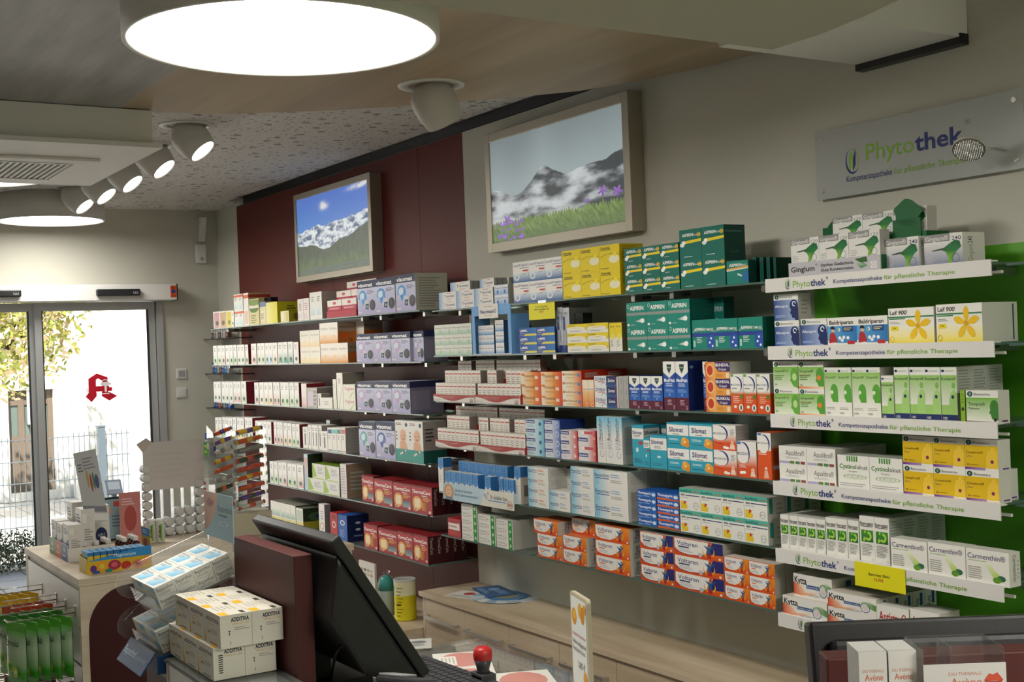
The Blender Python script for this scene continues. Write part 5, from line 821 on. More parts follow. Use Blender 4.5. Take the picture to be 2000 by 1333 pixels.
# fifth shelf
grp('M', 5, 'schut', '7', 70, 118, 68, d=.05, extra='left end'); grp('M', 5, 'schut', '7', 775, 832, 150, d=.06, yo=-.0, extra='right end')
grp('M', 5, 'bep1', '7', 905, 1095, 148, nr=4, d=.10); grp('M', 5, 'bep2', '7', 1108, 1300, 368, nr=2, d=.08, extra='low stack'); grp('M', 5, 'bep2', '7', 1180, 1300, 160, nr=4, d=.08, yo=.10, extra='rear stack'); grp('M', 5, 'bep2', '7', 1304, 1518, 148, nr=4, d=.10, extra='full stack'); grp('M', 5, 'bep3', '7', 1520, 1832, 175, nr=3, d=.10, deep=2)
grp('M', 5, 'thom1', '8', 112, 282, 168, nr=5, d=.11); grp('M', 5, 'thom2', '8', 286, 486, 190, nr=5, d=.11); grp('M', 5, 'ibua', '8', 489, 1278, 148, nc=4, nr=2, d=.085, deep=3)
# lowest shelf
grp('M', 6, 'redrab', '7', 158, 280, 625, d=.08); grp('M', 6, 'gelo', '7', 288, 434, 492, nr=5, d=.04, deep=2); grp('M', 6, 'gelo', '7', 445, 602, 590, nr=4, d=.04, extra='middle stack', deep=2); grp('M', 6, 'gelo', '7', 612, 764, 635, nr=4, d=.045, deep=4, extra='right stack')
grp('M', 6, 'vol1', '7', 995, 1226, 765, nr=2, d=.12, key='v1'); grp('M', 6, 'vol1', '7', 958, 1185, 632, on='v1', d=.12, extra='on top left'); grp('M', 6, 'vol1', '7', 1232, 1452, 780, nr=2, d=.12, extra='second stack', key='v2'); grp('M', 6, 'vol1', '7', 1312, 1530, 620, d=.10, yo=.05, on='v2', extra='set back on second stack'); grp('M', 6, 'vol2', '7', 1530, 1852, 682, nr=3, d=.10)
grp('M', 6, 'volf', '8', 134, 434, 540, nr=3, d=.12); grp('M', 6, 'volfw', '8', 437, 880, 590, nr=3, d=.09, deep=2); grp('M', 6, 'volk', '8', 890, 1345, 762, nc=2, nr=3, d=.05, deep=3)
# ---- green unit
grp('P', 1, 'gin2', 'p', 924, 1186, 268, d=.05, extra='left one'); grp('P', 1, 'gin2', 'p', 1226, 1522, 240, d=.10, extra='right one')
grp('P', 2, 'allu', 'p', 80, 268, 692, nr=2, d=.06); grp('P', 2, 'allu', 'p', 284, 485, 878, d=.06, extra='right of the stack'); grp('P', 2, 'bald', 'p', 488, 953, 870, nc=2, d=.05); grp('P', 2, 'laif', 'p', 955, 1304, 798, d=.10, extra='left one'); grp('P', 2, 'laif', 'p', 1318, 1672, 768, d=.16, extra='right one')
grp('P', 3, 'imup', 'q', 75, 265, 26, nr=2, d=.06); grp('P', 3, 'sinx', 'q', 268, 462, 26, nr=2, d=.06); grp('P', 3, 'sint', 'q', 464, 892, 72, nc=4, d=.07); grp('P', 3, 'brons', 'q', 903, 998, 134, d=.05); grp('P', 3, 'bron', 'q', 1000, 1478, 70, nc=4, d=.07, deep=3)
grp('P', 3, 'greenroll', 'q', 1508, 1545, 245, d=.04, yo=-.02); grp('P', 3, 'tons', 'q', 1550, 1798, 246, d=.05, yo=-.02)
grp('P', 4, 'aqua', 'q', 120, 553, 668, nc=2, nr=2, d=.12, deep=2); grp('P', 4, 'cyst', 'q', 565, 1063, 738, nc=2, d=.10); grp('P', 4, 'cane', 'q', 1066, 1798, 590, nc=3, nr=2, d=.055); grp('P', 4, 'cane', 'q', 1800, 1866, 850, d=.05, yo=.07, extra='standing behind at right')
grp('P', 5, 'ibe', 'r', 118, 430, 160, nc=5, d=.05, deep=3, alldeep=True); grp('P', 5, 'ibem', 'r', 434, 665, 180, nc=3, d=.06, deep=3, alldeep=True); grp('P', 5, 'ibet', 'r', 668, 876, 168, nc=2, d=.065, deep=4)
grp('P', 5, 'carm', 'r', 890, 1143, 322, d=.05, yo=-.02, extra='left'); grp('P', 5, 'carm', 'r', 1146, 1410, 352, d=.05, yo=-.02, extra='middle'); grp('P', 5, 'carm', 'r', 1414, 1716, 392, d=.05, yo=-.02, extra='right')
grp('P', 6, 'kyt', 'r', 135, 445, 722, d=.11, key='k1', yo=-.02, extra='lowest left'); grp('P', 6, 'kyt', 'r', 210, 515, 570, d=.11, on='k1', yo=.0, extra='second level left'); grp('P', 6, 'kyt', 'r', 450, 790, 690, nr=2, d=.055, deep=5, yo=-.02, extra='right')
grp('P', 6, 'anti', 'r', 787, 1015, 785, d=.05, yo=-.02, extra='left'); grp('P', 6, 'anti', 'r', 1020, 1230, 818, d=.09, yo=-.02, extra='right')
# nudge neighbours apart so that no two cartons share space
for _it in range(12):
    mv = 0
    for i in range(len(PL)):
        for j in range(i+1, len(PL)):
            a, b = PL[i], PL[j]; la, lb = a[0].location, b[0].location
            dx = min(la.x+a[1]/2, lb.x+b[1]/2)-max(la.x-a[1]/2, lb.x-b[1]/2)
            if dx <= .0002: continue
            dy = min(la.y+a[2], lb.y+b[2])-max(la.y, lb.y)
            if dy <= .0002: continue
            dz = min(la.z+a[3], lb.z+b[3])-max(la.z, lb.z)
            if dz <= .0005: continue
            mv += 1
            f, k = (a, b) if la.y <= lb.y+.0001 else (b, a)     # k stands further back (or further right)
            if dy < dx and k[0].location.y+dy+.0004+k[2] < YB-.0005: k[0].location.y += dy+.0004
            elif dy < dx and dy < .6*k[2]:
                s_ = (k[2]-dy-.0004)/k[2]; k[0].scale.y *= s_; k[0].location.y += dy+.0004; k[2] *= s_
            else:
                w_ = k[1]-dx-.0004; 
                if w_ < .3*k[1]: k[0].location.y = min(YB-k[2]-.0006, f[0].location.y+f[2]+.0005); continue
                sg = 1 if k[0].location.x > f[0].location.x else -1
                k[0].location.x += sg*(dx+.0004)/2; k[0].scale.x *= w_/k[1]; k[1] = w_
    if not mv: break
# ================================================================ SHELF DISPLAYS
def zrow(sec, row): return (ZL if sec == 'L' else ZM_)[row-1]
ORD = ['leftmost', 'second', 'third', 'fourth', 'fifth', 'sixth', 'seventh', 'eighth', 'ninth', 'tenth', 'rightmost']
TR = [[('r', 0, 0, 1, .78, '#d8d4cb'), ] + [('p', [(x0_, y0_), (x1_, y1_), (x1_, 1), (x0_, 1)], '#a32a26') for (x0_, y0_), (x1_, y1_) in zip([(0, .74), (.08, .7), (.16, .6), (.23, .46), (.3, .3), (.38, .18), (.46, .13), (.54, .14), (.62, .24), (.7, .42), (.78, .58), (.86, .68)], [(.08, .7), (.16, .6), (.23, .46), (.3, .3), (.38, .18), (.46, .13), (.54, .14), (.62, .24), (.7, .42), (.78, .58), (.86, .68), (1, .72)])] + [('t', 'Faszination Homöopathie.', .18, .56, .66, .1, '#e6cdc6', .0), ('t', 'Ganzheitlich denken, natürlich.', .2, .5, .48, .07, '#e6cdc6', 0), ('a', .05, .2, .03, .08, 0, 360, .3, .3, '#b83a34'), ('l', .1, .2, .14, .26, 2, '#9a948a'), ('e', .93, .26, .04, .28, '#a9a49e'), ('r', .905, .3, .955, .5, '#c9a49e'), ('r', .895, .04, .965, .12, '#6a2c24')]]
def mini_mesh(w, h, d): return carton(w, h, d, ST['mini']).mesh('vial_carton')
def homeo(sec, row, crop, x0, x1, ytop, which, seed):
    z = zrow(sec, row); y = YF-.012; p = at_y(*uv(crop, x0, ytop), y); X0 = p.x; H = p.z-z; X1 = x_on(uv(crop, x1, ytop)[0], y, p.z); w = X1-X0
    t = empty('counter_display_tray', ((X0+X1)/2, y, z)); tag(t, 'red and white cardboard tray of tiny vial cartons, %s' % which, 'display tray', 'red and white cardboard trays')
    mb = MB(); a = -w/2; b = w/2; R = '#b02420'
    mb.box(a, 0, 0, b, .003, H, '#d8d4cb').box(a, .003, 0, a+.002, .17, H*1.05, R).box(b-.002, .003, 0, b, .17, H*1.05, R).box(a, .168, 0, b, .17, .16, R).box(a, .003, 0, b, .168, .002, R)
    mb.face([(a, .004, H), (a, .02, H+.014), (a, .17, H+.1), (a, .17, H)], R); mb.face([(b, .004, H), (b, .17, H), (b, .17, H+.1), (b, .02, H+.014)], R)
    Art(mb, (a, 0, 0), (w, 0, 0), (0, 0, H)).draw(TR[0]); mb.build('tray_wall', t)
    MB().box(a+.003, .058, .0025, b-.003, .108, .062, R).box(a+.003, .1085, .0025, b-.003, .166, .108, R).build('stepped_riser', t)
    nb = 9; pw = (w-.012)/nb; mh = .088; me = mini_mesh(pw-.0012, mh, pw-.002); r = random.Random(seed)
    for ti, (yy, zz) in enumerate(((.012, .0025), (.068, .0622), (.122, .1082))):
        for i in range(nb):
            if ti and r.random() < .1: continue
            o = bpy.data.objects.new('vial_carton', me); C.objects.link(o); o.location = (X0+.006+pw*(i+.5), y+yy, z+zz)
            tag(o, 'tiny white vial carton, %s in %s tier of %s' % ((ORD[i] if i < nb-1 else 'rightmost'), ['front', 'middle', 'rear'][ti], which), 'vial box', 'tiny vial cartons in the four red trays')
    return t
homeo('M', 3, '5', 82, 482, 402, 'upper left red tray', 1); homeo('M', 3, '5', 490, 925, 408, 'upper right red tray', 2)
homeo('M', 4, '5', 102, 512, 845, 'lower left red tray', 3); homeo('M', 4, '5', 516, 968, 890, 'lower right red tray', 4)
# blue and white salts display, fifth shelf
z = zrow('M', 5); y = YF-.02; pa = at_y(*uv('7', 118, 300), y); X0 = pa.x; X1 = x_on(uv('7', 776, 400)[0], y, z+.04); w = X1-X0
t = empty('counter_display_tray', ((X0+X1)/2, y, z)); tag(t, 'pale blue display tray with a smiling woman on its printed front', 'display tray')
mb = MB(); a = -w/2; H = .078
mb.box(a, 0, -.03, -a, .003, H-.03, '#b9cfda').box(a, .003, .0, -a, .13, .002, '#d8d8d2').box(a, .003, .002, a+.002, .13, H-.03, '#b9cfda').box(-a-.002, .003, .002, -a, .13, H-.03, '#b9cfda')
Art(mb, (a, 0, -.03), (w, 0, 0), (0, 0, H)).draw([('r', 0, 0, .56, 1, '#9fbccc', '#b4ccd8', 'x'), ('p', [(.54, 0), (1, 0), (1, 1), (.62, 1), (.6, .6)], '#d9d7ca'), ('e', .09, .5, .075, .5, '#b08a55', 18), ('e', .09, .54, .045, .34, '#d9ac8c', 18), ('e', .075, .62, .007, .03, '#4a342a'), ('e', .105, .62, .007, .03, '#4a342a'), ('a', .09, .42, .02, .07, 190, 350, .4, .4, '#9c4a3c'), ('p', [(.02, 0), (.16, 0), (.13, .2), (.05, .2)], '#5a6a78'),
   ('t', '„Für meine Gesundheit', .18, .44, .6, .16, '#4a6a84', 0), ('t', 'bin ich selbst verantwortlich.“', .18, .53, .34, .16, '#4a6a84', 0), ('t', 'Dr. Schüßler Salze', .69, .92, .5, .22, '#3c4c58', 0), ('r', .66, .36, .9, .41, '#3a84c4'), ('a', .95, .3, .035, .22, 0, 360, .12, .12, '#b83a34'), ('t', 'DHU', .925, .975, .22, .16, '#b83a34', .02), ('e', .62, .66, .02, .1, '#a9b3b4'), ('e', .66, .8, .015, .08, '#a9b3b4'), ('e', .64, .5, .015, .08, '#a9b3b4')])
mb.build('tray_wall', t); MB().box(a+.003, .064, .0025, -a-.003, .126, .05, '#cfcfc8').build('stepped_riser', t)
def row_of(style, sec, row, crop, edges, top, yy, zz, d, txt, h=None, name='salt_carton', cat='salts box'):
    z = zrow(sec, row)+zz; y = YF-.02+yy
    for i, (a, b) in enumerate(edges):
        p = at_y(*uv(crop, a, top+(b-edges[0][0])*.055), y); X1 = x_on(uv(crop, b, top)[0], y, p.z); hh = h or (p.z-z); w = X1-p.x-.001
        o = bpy.data.objects.new(name, carton(w, hh, d, ST[style]).mesh(name)); C.objects.link(o); o.location = ((p.x+X1)/2, y, z)
        tag(o, 'white carton with blue patterned top, %s in %s' % (ORD[min(i, 9)], txt), cat, 'blue and white salts cartons')
row_of('schu', 'M', 5, '7', [(138+i*51, 187+i*51) for i in range(6)]+[(505, 560), (636, 672), (678, 724), (727, 774)], 182, .012, .0025, .042, 'front tier of blue display', h=.105)
row_of('schu', 'M', 5, '7', [(262+i*57, 318+i*57) for i in range(8)], 70, .070, .0502, .045, 'rear tier of blue display', h=.105)
# sign board of the pale blue display standing on the second shelf
z = zrow('M', 2); y = YF-.004; p = at_y(*uv('3', 402, 700), y); X0 = p.x; X1 = x_on(uv('3', 782, 690)[0], y, p.z); w = X1-X0; H = p.z-z
t = empty('counter_display_stand', ((X0+X1)/2, y, z)); tag(t, 'light blue open display frame with white name sign over small cartons', 'display stand')
mb = MB(); B_ = '#6fa6dc'; a = -w/2
mb.box(a, 0, 0, a+.026, .004, H, B_).box(-a-.026, 0, 0, -a, .004, H, B_).box(a+.026, 0, H-.045, -a-.026, .004, H, B_).box(a, .004, 0, a+.003, .1, H*.8, B_).box(-a-.003, .004, 0, -a, .1, H*.8, B_).box(a+.004, -.003, 0, -a-.004, .1, .003, '#dfe4e6').build('frame', t)
mb = MB(); mb.box(-w*.29, -.004, H-.06, w*.2, -.0005, H+.006, '#e6e4de'); Art(mb, (-w*.29, -.004, H-.06), (w*.49, 0, 0), (0, 0, .066)).draw([('t', 'Neurexan®', .08, .92, .36, .26, '#2c3566', .02), ('a', .5, .66, .36, .2, 50, 130, .12, .12, '#c3402e'), ('a', .5, .36, .36, .2, 230, 310, .12, .12, '#c3402e')]); mb.build('name_sign', t)
# red-white stepped display on the top maroon-wall shelf
z = zrow('L', 1); y = YF+.002; p = at_y(*uv('1', 1035, 455), y); X0 = p.x; X1 = x_on(uv('1', 1285, 455)[0], y, p.z); w = X1-X0; H = p.z-z
t = empty('counter_display_stand', ((X0+X1)/2, y, z)); tag(t, 'crimson stepped cardboard display of creams on the top maroon-wall shelf', 'display stand')
a = -w/2; cr = '#b01c3c'; MB().box(a, 0, 0, -a, .22, H*.75, cr).build('display_base', t, bevel=.001)
MB().box(a+.004, .06, H*.75+.0005, -a-.004, .21, H*.75+.055, '#e3ddd5').box(a+.004, .13, H*.75+.0555, -a-.004, .21, H*.75+.11, '#d5cfc7').build('riser', t)
for k, (yy, zz) in enumerate(((.005, H*.75), (.066, H*.75+.055), (.135, H*.75+.11))):
    for i in range(2):
        ww = w/2-.006; o = bpy.data.objects.new('cream_carton', carton(ww, .062, .05, dict(body='#e6e1d8', side='#8f1730', front=[('r', 0, .0, 1, .42, cr), ('t', 'PARODONT', .15, .85, .12, .16, '#eed9dd', .01), ('e', .5, .7, .12, .14, '#d24a68')])).mesh('cream_carton')); C.objects.link(o)
        o.location = (a+w/2*(i+.5)+(X0+X1)/2, y+yy, z+zz+.0008); tag(o, 'white cream carton with crimson foot, %s of %s display step' % (['left', 'right'][i], ['lowest', 'middle', 'top'][k]), 'cream box', 'cream cartons on the crimson display')
# grey ginkgo display with green leaves, top shelf of the green unit
z = zrow('P', 1)+.004; y = YF-.022; p = at_y(*uv('p', 195, 452), y); X0 = p.x; X1 = x_on(uv('p', 898, 395)[0], y, p.z); w = X1-X0; H = p.z-z
t = empty('counter_display_tray', ((X0+X1)/2, y, z)); tag(t, 'grey-lilac display tray with green ginkgo leaf cut-outs, top green-unit shelf', 'display tray')
a = -w/2; G_ = '#0a5a2c'
mb = MB(); mb.box(a, 0, 0, -a, .004, H, '#b9b8bd').box(a, .004, 0, a+.003, .17, H, G_).box(-a-.003, .004, 0, -a, .058, H, G_).box(a, .167, .003, -a, .17, H+.12, G_).box(a, .004, 0, -a, .167, .003, G_)
Art(mb, (a, 0, 0), (w, 0, 0), (0, 0, H)).draw([('t', 'Gingium', .03, .30, .34, .36, '#2c2c30', .02), ('t', '®', .31, .34, .66, .14, '#2c2c30', 0), ('t', 'Starkes Gedächtnis.', .37, .73, .56, .2, '#2c2c30', .02), ('t', 'Gute Konzentration.', .37, .73, .22, .2, '#2c2c30', .02), ('g', [(.72, .75), (.78, .8), (.87, .35), (.8, .2)], ['#cfcfd2', '#2d5c24', '#4f8f4c', '#2f7a3c']), ('g', [(.74, .85), (.86, .95), (.87, .6), (.8, .6)], ['#2d5c24']*4), ('r', .9, .15, .965, .6, '#dddcd8'), ('a', .932, .38, .02, .14, 0, 360, .2, .2, '#8a8a8c')]); mb.build('tray_wall', t)
MB().box(a+.004+w/3, .062, .0035, -a+w/3-.004, .165, H+.062, G_).build('stepped_riser', t)
def lump(cx, cz, rx, rz, y0, col, n=22, ph=0):
    pts = [(cx+rx*(1+.13*math.sin(5*t_+ph))*math.cos(t_), cz+rz*(1+.1*math.sin(4*t_+ph))*math.sin(t_)) for t_ in [2*math.pi*i/n for i in range(n)]]
    return MB().prism(pts, -y0-.003, -y0, col, T=Matrix.Rotation(math.pi/2, 4, 'X'))
lump(a+.062, .162, .04, .032, .172, G_).build('leaf_cutout', t); lo_ = lump(-a+.06, .168, .05, .04, .0575, G_, ph=1); lo_.box(-a+.003, .0575, .03, -a+.108, .0605, .15, G_); lo_.build('leaf_cutout', t)
for k, (yy, zz, ex) in enumerate(((.008, H*.62, 'front'), (.075, H+.063, 'rear'))):
    for i in range(3):
        ww = (w-.012)/3; hh = .105 if k == 0 else .075; o = bpy.data.objects.new('tablet_box', carton(ww-.001, hh, .045, ST['gin1']).mesh('tablet_box')); C.objects.link(o)
        if k == 0: o.location = ((X0+X1)/2+a+.006+ww*(i+.5), y+yy, z+.0035); o.data = carton(ww-.001, H+.062, .045, dict(ST['gin1'], front=[('r', 0, 0, 1, H/(H+.062), '#cfcfca')]+[tuple([q[0]]+[q[1]]+[(H+q[2]*.062)/(H+.062)]+[q[3]]+[(H+q[4]*.062)/(H+.062)]+list(q[5:])) if q[0] == 'r' and len(q) == 6 else q for q in []]+[])).mesh('tablet_box')
        else: o.location = ((X0+X1)/2+a+.006+ww*(i+1.5), y+yy, z+zz)
        if k == 0:
            sc = .075; mb = carton(ww-.001, H+sc, .045, dict(body='#dfded8', side='#b9b8b2')); Art(mb, (-ww/2+.0005, 0, H-.01), (ww-.001, 0, 0), (0, 0, sc+.01)).draw(GI('#8a8b8a', '120', '#dcdcd6')); o.data = mb.mesh('tablet_box')
        tag(o, 'white-grey carton with green ginkgo leaf, %s in %s tier of grey tray' % (['left', 'middle', 'right'][i], ex), 'tablet box', 'ginkgo cartons in the grey display tray')
# clear applicator blisters and yellow price card
z = zrow('M', 2)
for i, (xa, xb) in enumerate(((1218, 1268), (1272, 1330))):
    p = at_y(*uv('3', xa, 705+i*5), YF+.008); X1 = x_on(uv('3', xb, 700)[0], YF+.008, p.z); w = X1-p.x; H = p.z-z
    t = empty('blister_pack', ((p.x+X1)/2, YF+.008, z)); tag(t, 'tall clear and blue blister pack, %s of the two beside yellow-white cartons' % ['left', 'right'][i], 'blister pack', 'two blister packs')
    MB().box(-w/2, .012, 0, w/2, .014, H, '#c9cdd6').box(-w/2, .011, 0, w/2, .0119, H*.16, '#26408c').box(-w/2, .011, H*.5, -w*.2, .0119, H*.8, '#26408c').build('backing_card', t)
    MB().tube([(0, .004, .01), (0, .004, H*.5), (0, .004, H*.55), (0, .004, H*.9)], [w*.22, w*.2, w*.32, w*.3], m=M['acryl'], seg=10).build('blister_bubble', t)
def card(name, c, u, v, y, z, w, h, ops, label, cat, col='#e0d81a', thick=.0015):
    t = empty(name, (u, y, z)); tag(t, label, cat); mb = MB().box(-w/2, 0, 0, w/2, thick, h, col); Art(mb, (-w/2, 0, 0), (w, 0, 0), (0, 0, h)).draw(ops); mb.build('card', t); return t
p = at_y(*uv('3', 966, 672), YF-.004); q = at_y(*uv('3', 962, 830), YF-.004); X1 = x_on(uv('3', 1218, 660)[0], YF-.004, p.z)
t = card('price_card', 0, (p.x+X1)/2, 0, YF-.006, q.z, X1-p.x, p.z-q.z, [('t', 'Loceryl Nagellack', .26, .74, .74, .1, '#3a3a10', .01, .15), ('t', 'gegen Nagelpilz 3 ml', .2, .78, .58, .1, '#3a3a10', .02, .15), ('t', '29,95 €', .4, .58, .42, .1, '#b8501c', .02, .15)], 'yellow price card hanging from the top white-wall shelf edge', 'price card')
MB().box(-.03, .0016, p.z-q.z-.02, .03, .0045, p.z-q.z+.012, m=M['acryl']).build('card_clip', t)
p = at_y(*uv('r', 638, 488), YF-.034); q = at_y(*uv('r', 638, 655), YF-.034); X1 = x_on(uv('r', 990, 540)[0], YF-.034, p.z)
t = card('price_card', 0, (p.x+X1)/2, 0, YF-.034, q.z, X1-p.x, p.z-q.z, [('t', 'Iberogast 50ml', .28, .7, .52, .11, '#3a3a10', .02, .15), ('t', '16,95€', .4, .58, .32, .13, '#b8501c', .02)], 'yellow price card fixed over the fifth white strip of the green unit', 'price card')
MB().box(-.03, .0016, (p.z-q.z)*.9, .03, .003, (p.z-q.z)*.99, m=M['acryl']).build('card_clip', t)
# ================================================================ WALL PICTURES AND SIGN
def fbm(x, y, o=5, s=0):
    v = 0; a = 1; t = 0
    for i in range(o): v += a*noise.noise(Vector((x*2**i, y*2**i, s+i*7.3))); t += a; a *= .55
    return v/t
def pic1(x, y):
    ridge = .56+.10*x+.07*fbm(x*3.3, 0, 5, 2)+.09*abs(fbm(x*9, .5, 4, 5)); hill = .40+.15*max(0, x-.72)*3-.10*math.exp(-((x-.4)/.18)**2)+.05*fbm(x*6, 0, 5, 9)
    if y > ridge:
        c = (.10+.12*x*(1-y), .20+.18*(1-y), .62+.1*(1-y)); k = 0
        cl = math.exp(-(((x-.4)/.05)**2+((y-.84)/.045)**2)) + .8*math.exp(-(((x-.9)/.12)**2+((y-.97-.1*(x-.9))/.03)**2)); k = min(1, max(0, cl*(1.2+fbm(x*14, y*14, 3, 1)*2)))
        return tuple(a*(1-k)+.8*k for a in c)
    if y > hill:
        n = fbm(x*10+y*8, y*16-x*8, 6, 3); s = fbm(x*34, y*26, 4, 8); k = min(1, max(0, .62+n*1.9+s*.7)); k2 = k*k*(3-2*k); return (.10+.72*k2, .15+.72*k2, .26+.62*k2)
    if y < .085+.03*fbm(x*5, 0, 3, 4): k = .5+.4*fbm(x*12, y*60, 3, 6); return (.16*k+.05, .19*k+.07, .16*k+.05)
    k = .5+.9*fbm(x*26, y*9, 5, 12); g = max(0, .25-y)*1.6+.12; return (.08+.12*k*g*2.2, .095+.2*k*g*2.2, .06+.05*k)
def pic2(x, y):
    r = .52+.12*math.exp(-((x-.44)/.09)**2)+.20*max(0, x-.62)*1.3+.05*fbm(x*5, 0, 4, 3)-.09*math.exp(-((x-.2)/.12)**2)
    grass = .17+.05*fbm(x*22, 0, 4, 7)+.035*abs(math.sin(x*150+3*fbm(x*20, y*4, 2, 1)))+.03*max(0, x-.7)
    if y < grass:
        k = .5+1.1*fbm(x*60+y*22, y*14, 4, 2); d = min(1, y/.2)
        f = 0
        if .02 < x < .26 and y > .0:
            f = fbm(x*26, y*26, 2, 21)-.02
            if f > .08: return (.16+.5*f, .07+.3*f, .38+.7*f)
        return (.07+.22*k*(.4+d*.6), .13+.28*k*(.4+d*.6), .03+.07*k)
    for fx, fy, s in ((.85, .30, .03), (.95, .27, .032), (.745, .24, .017), (.13, .2, .035), (.06, .14, .035), (.17, .13, .04)):
        dx = (x-fx)/s; dy = (y-fy)/(s*1.5)
        a_ = math.atan2(dy, dx); rr = math.hypot(dx, dy)
        if rr < .75+.35*math.cos(5*a_+1): return (.27+.1*dy, .12+.05*dy, .48+.1*dy)
        if abs(dx) < .12 and -2.6 < dy < 0: return (.14, .12, .1)
    if y > r: k = (y-r)/.5; g = .42-.16*min(1, k); return (g*.82, g*.98, g*1.0)
    n = fbm(x*5+1, y*8, 4, 14); m_ = .26+n*.9; 
    if x > .66: m_ -= .2*min(1, (x-.66)*4)
    k = min(1, max(0, m_*2.0)); k = k*k*(3-2*k)
    return (.045+.55*k, .055+.58*k, .06+.58*k)
def picture(label, crn, fn, nx, ny, fw):
    (u0, v0), (u1, v1), (u2, v2) = crn; yf = D-.1; a = at_y(u0, v0, yf); b = at_y(u2, v2, yf); X1 = x_on(u1, yf, a.z); w = X1-a.x; h = a.z-b.z
    t = empty('light_box_picture', (a.x, yf, b.z)); tag(t, label, 'picture')
    mb = MB(); dp = D-.023-yf
    mb.box(0, 0, 0, fw, dp, h, m=M['frame']).box(w-fw, 0, 0, w, dp, h, m=M['frame']).box(fw, 0, 0, w-fw, dp, fw, m=M['frame']).box(fw, 0, h-fw, w-fw, dp, h, m=M['frame']); mb.build('picture_frame', t, bevel=.002)
    mb = MB(); W_ = w-2*fw; H_ = h-2*fw; g = []
    for j in range(ny+1): g.append([fn(i/nx, j/ny) for i in range(nx+1)])
    mb.v = [(fw+W_*i/nx, .006, fw+H_*j/ny) for j in range(ny+1) for i in range(nx+1)]; k = mb.mi(M['picture'])
    cl = lambda c: tuple(min(1, max(0, q)) for q in c)
    for j in range(ny):
        for i in range(nx):
            q = j*(nx+1)+i; mb.f.append((q, q+1, q+nx+2, q+nx+1)); mb.c += [cl(g[j][i]), cl(g[j][i+1]), cl(g[j+1][i+1]), cl(g[j+1][i])]; mb.m.append(k); mb.sm.append(False)
    mb.build('picture_print', t); return t
picture('backlit framed picture of snowy peaks under blue sky on maroon wall', ((572.5, 383), (721, 336), (579, 553)), pic1, 260, 260, .038)
picture('large framed picture of grey mountain with purple flowers and grass', ((944.5, 264.5), (1224.5, 175.5), (953, 495)), pic2, 330, 250, .045)
# acrylic sign with the logo
yf = D-.05; a = at_y(1591, 261, yf); b = at_y(1598, 392, yf); X1 = x_on(1997, yf, a.z); w = X1-a.x; h = a.z-b.z
t = empty('logo_sign', (a.x, yf, b.z)); tag(t, 'frosted acrylic wall sign with green and blue leaf logo', 'sign')
M['frost'] = mat_glass('frosted_acrylic', (.62, .64, .62), .35, .25, .35)
mb = MB().box(0, 0, 0, w, .008, h, m=M['frost']); A = Art(mb, (0, 0, 0), (w, 0, 0), (0, 0, h))
A.draw(logo(.165, .30, .075, .38)+[('t', 'Phyto', .275, .515, .46, .23, PG, .01), ('t', 'thek', .52, .745, .46, .23, PB, .02), ('a', .765, .72, .012, .03, 0, 360, .15, .15, PB), ('t', 'R', .761, .769, .705, .03, PB, 0), ('t', 'Kompetenzapotheke', .168, .405, .2, .085, PB, .012), ('t', 'für pflanzliche Therapie', .415, .75, .2, .085, PG, .012)])
mb.build('sign_plate', t)
for xx in (.03, w-.03):
    for zz in (.03, h-.03): MB().lathe([(.008, -.004), (.008, .027)], m=M['steel'], seg=12, T=Matrix.Translation((xx, 0, zz))@Matrix.Rotation(-math.pi/2, 4, 'X')).build('standoff', t)
# small disc modelling the reflection of a spotlight, in front of the sign
c = at_y(1892, 293, 3.12); t = empty('reflection_disc', c); tag(t, 'small round faceted disc mimicking a spotlight reflection before the leaf logo sign', 'spotlight')
q = Vector((.25, -.45, -.62)).normalized().to_track_quat('Z', 'Y').to_matrix().to_4x4()
k = (at_y(1921, 293, 3.12)-c).length*.9
MB().lathe([(k, 0), (k*1.02, -.004), (k, -.012), (k*.5, -.022), (.004, -.024)], m=M['shade'], seg=40, T=q, cap='none').build('disc_rim', t)
mb = MB(); n = 9
mb.lathe([(.0005, .004), (k*.5, .003), (k*.96, 0)], m=M['steel'], seg=36, T=q, cap='none')
for i in range(-n, n+1):
    for j in range(-n, n+1):
        if math.hypot(i, j) < n-.5: mb.lathe([(k/n*.42, .003), (k/n*.2, .0058), (.0001, .006)], m=M['chrome'], seg=6, T=q@Matrix.Translation((i*k/n*.95, j*k/n*.95, 0)), cap='none')
mb.build('faceted_lens', t)
MB().tube([q@Vector((0, 0, -.022)), Vector((0, .06, .01)), Vector((-.0, D-.0505-c.y, .01))], .004, m=M['white']).build('disc_arm', t)  # added arm that only holds up the reflection disc
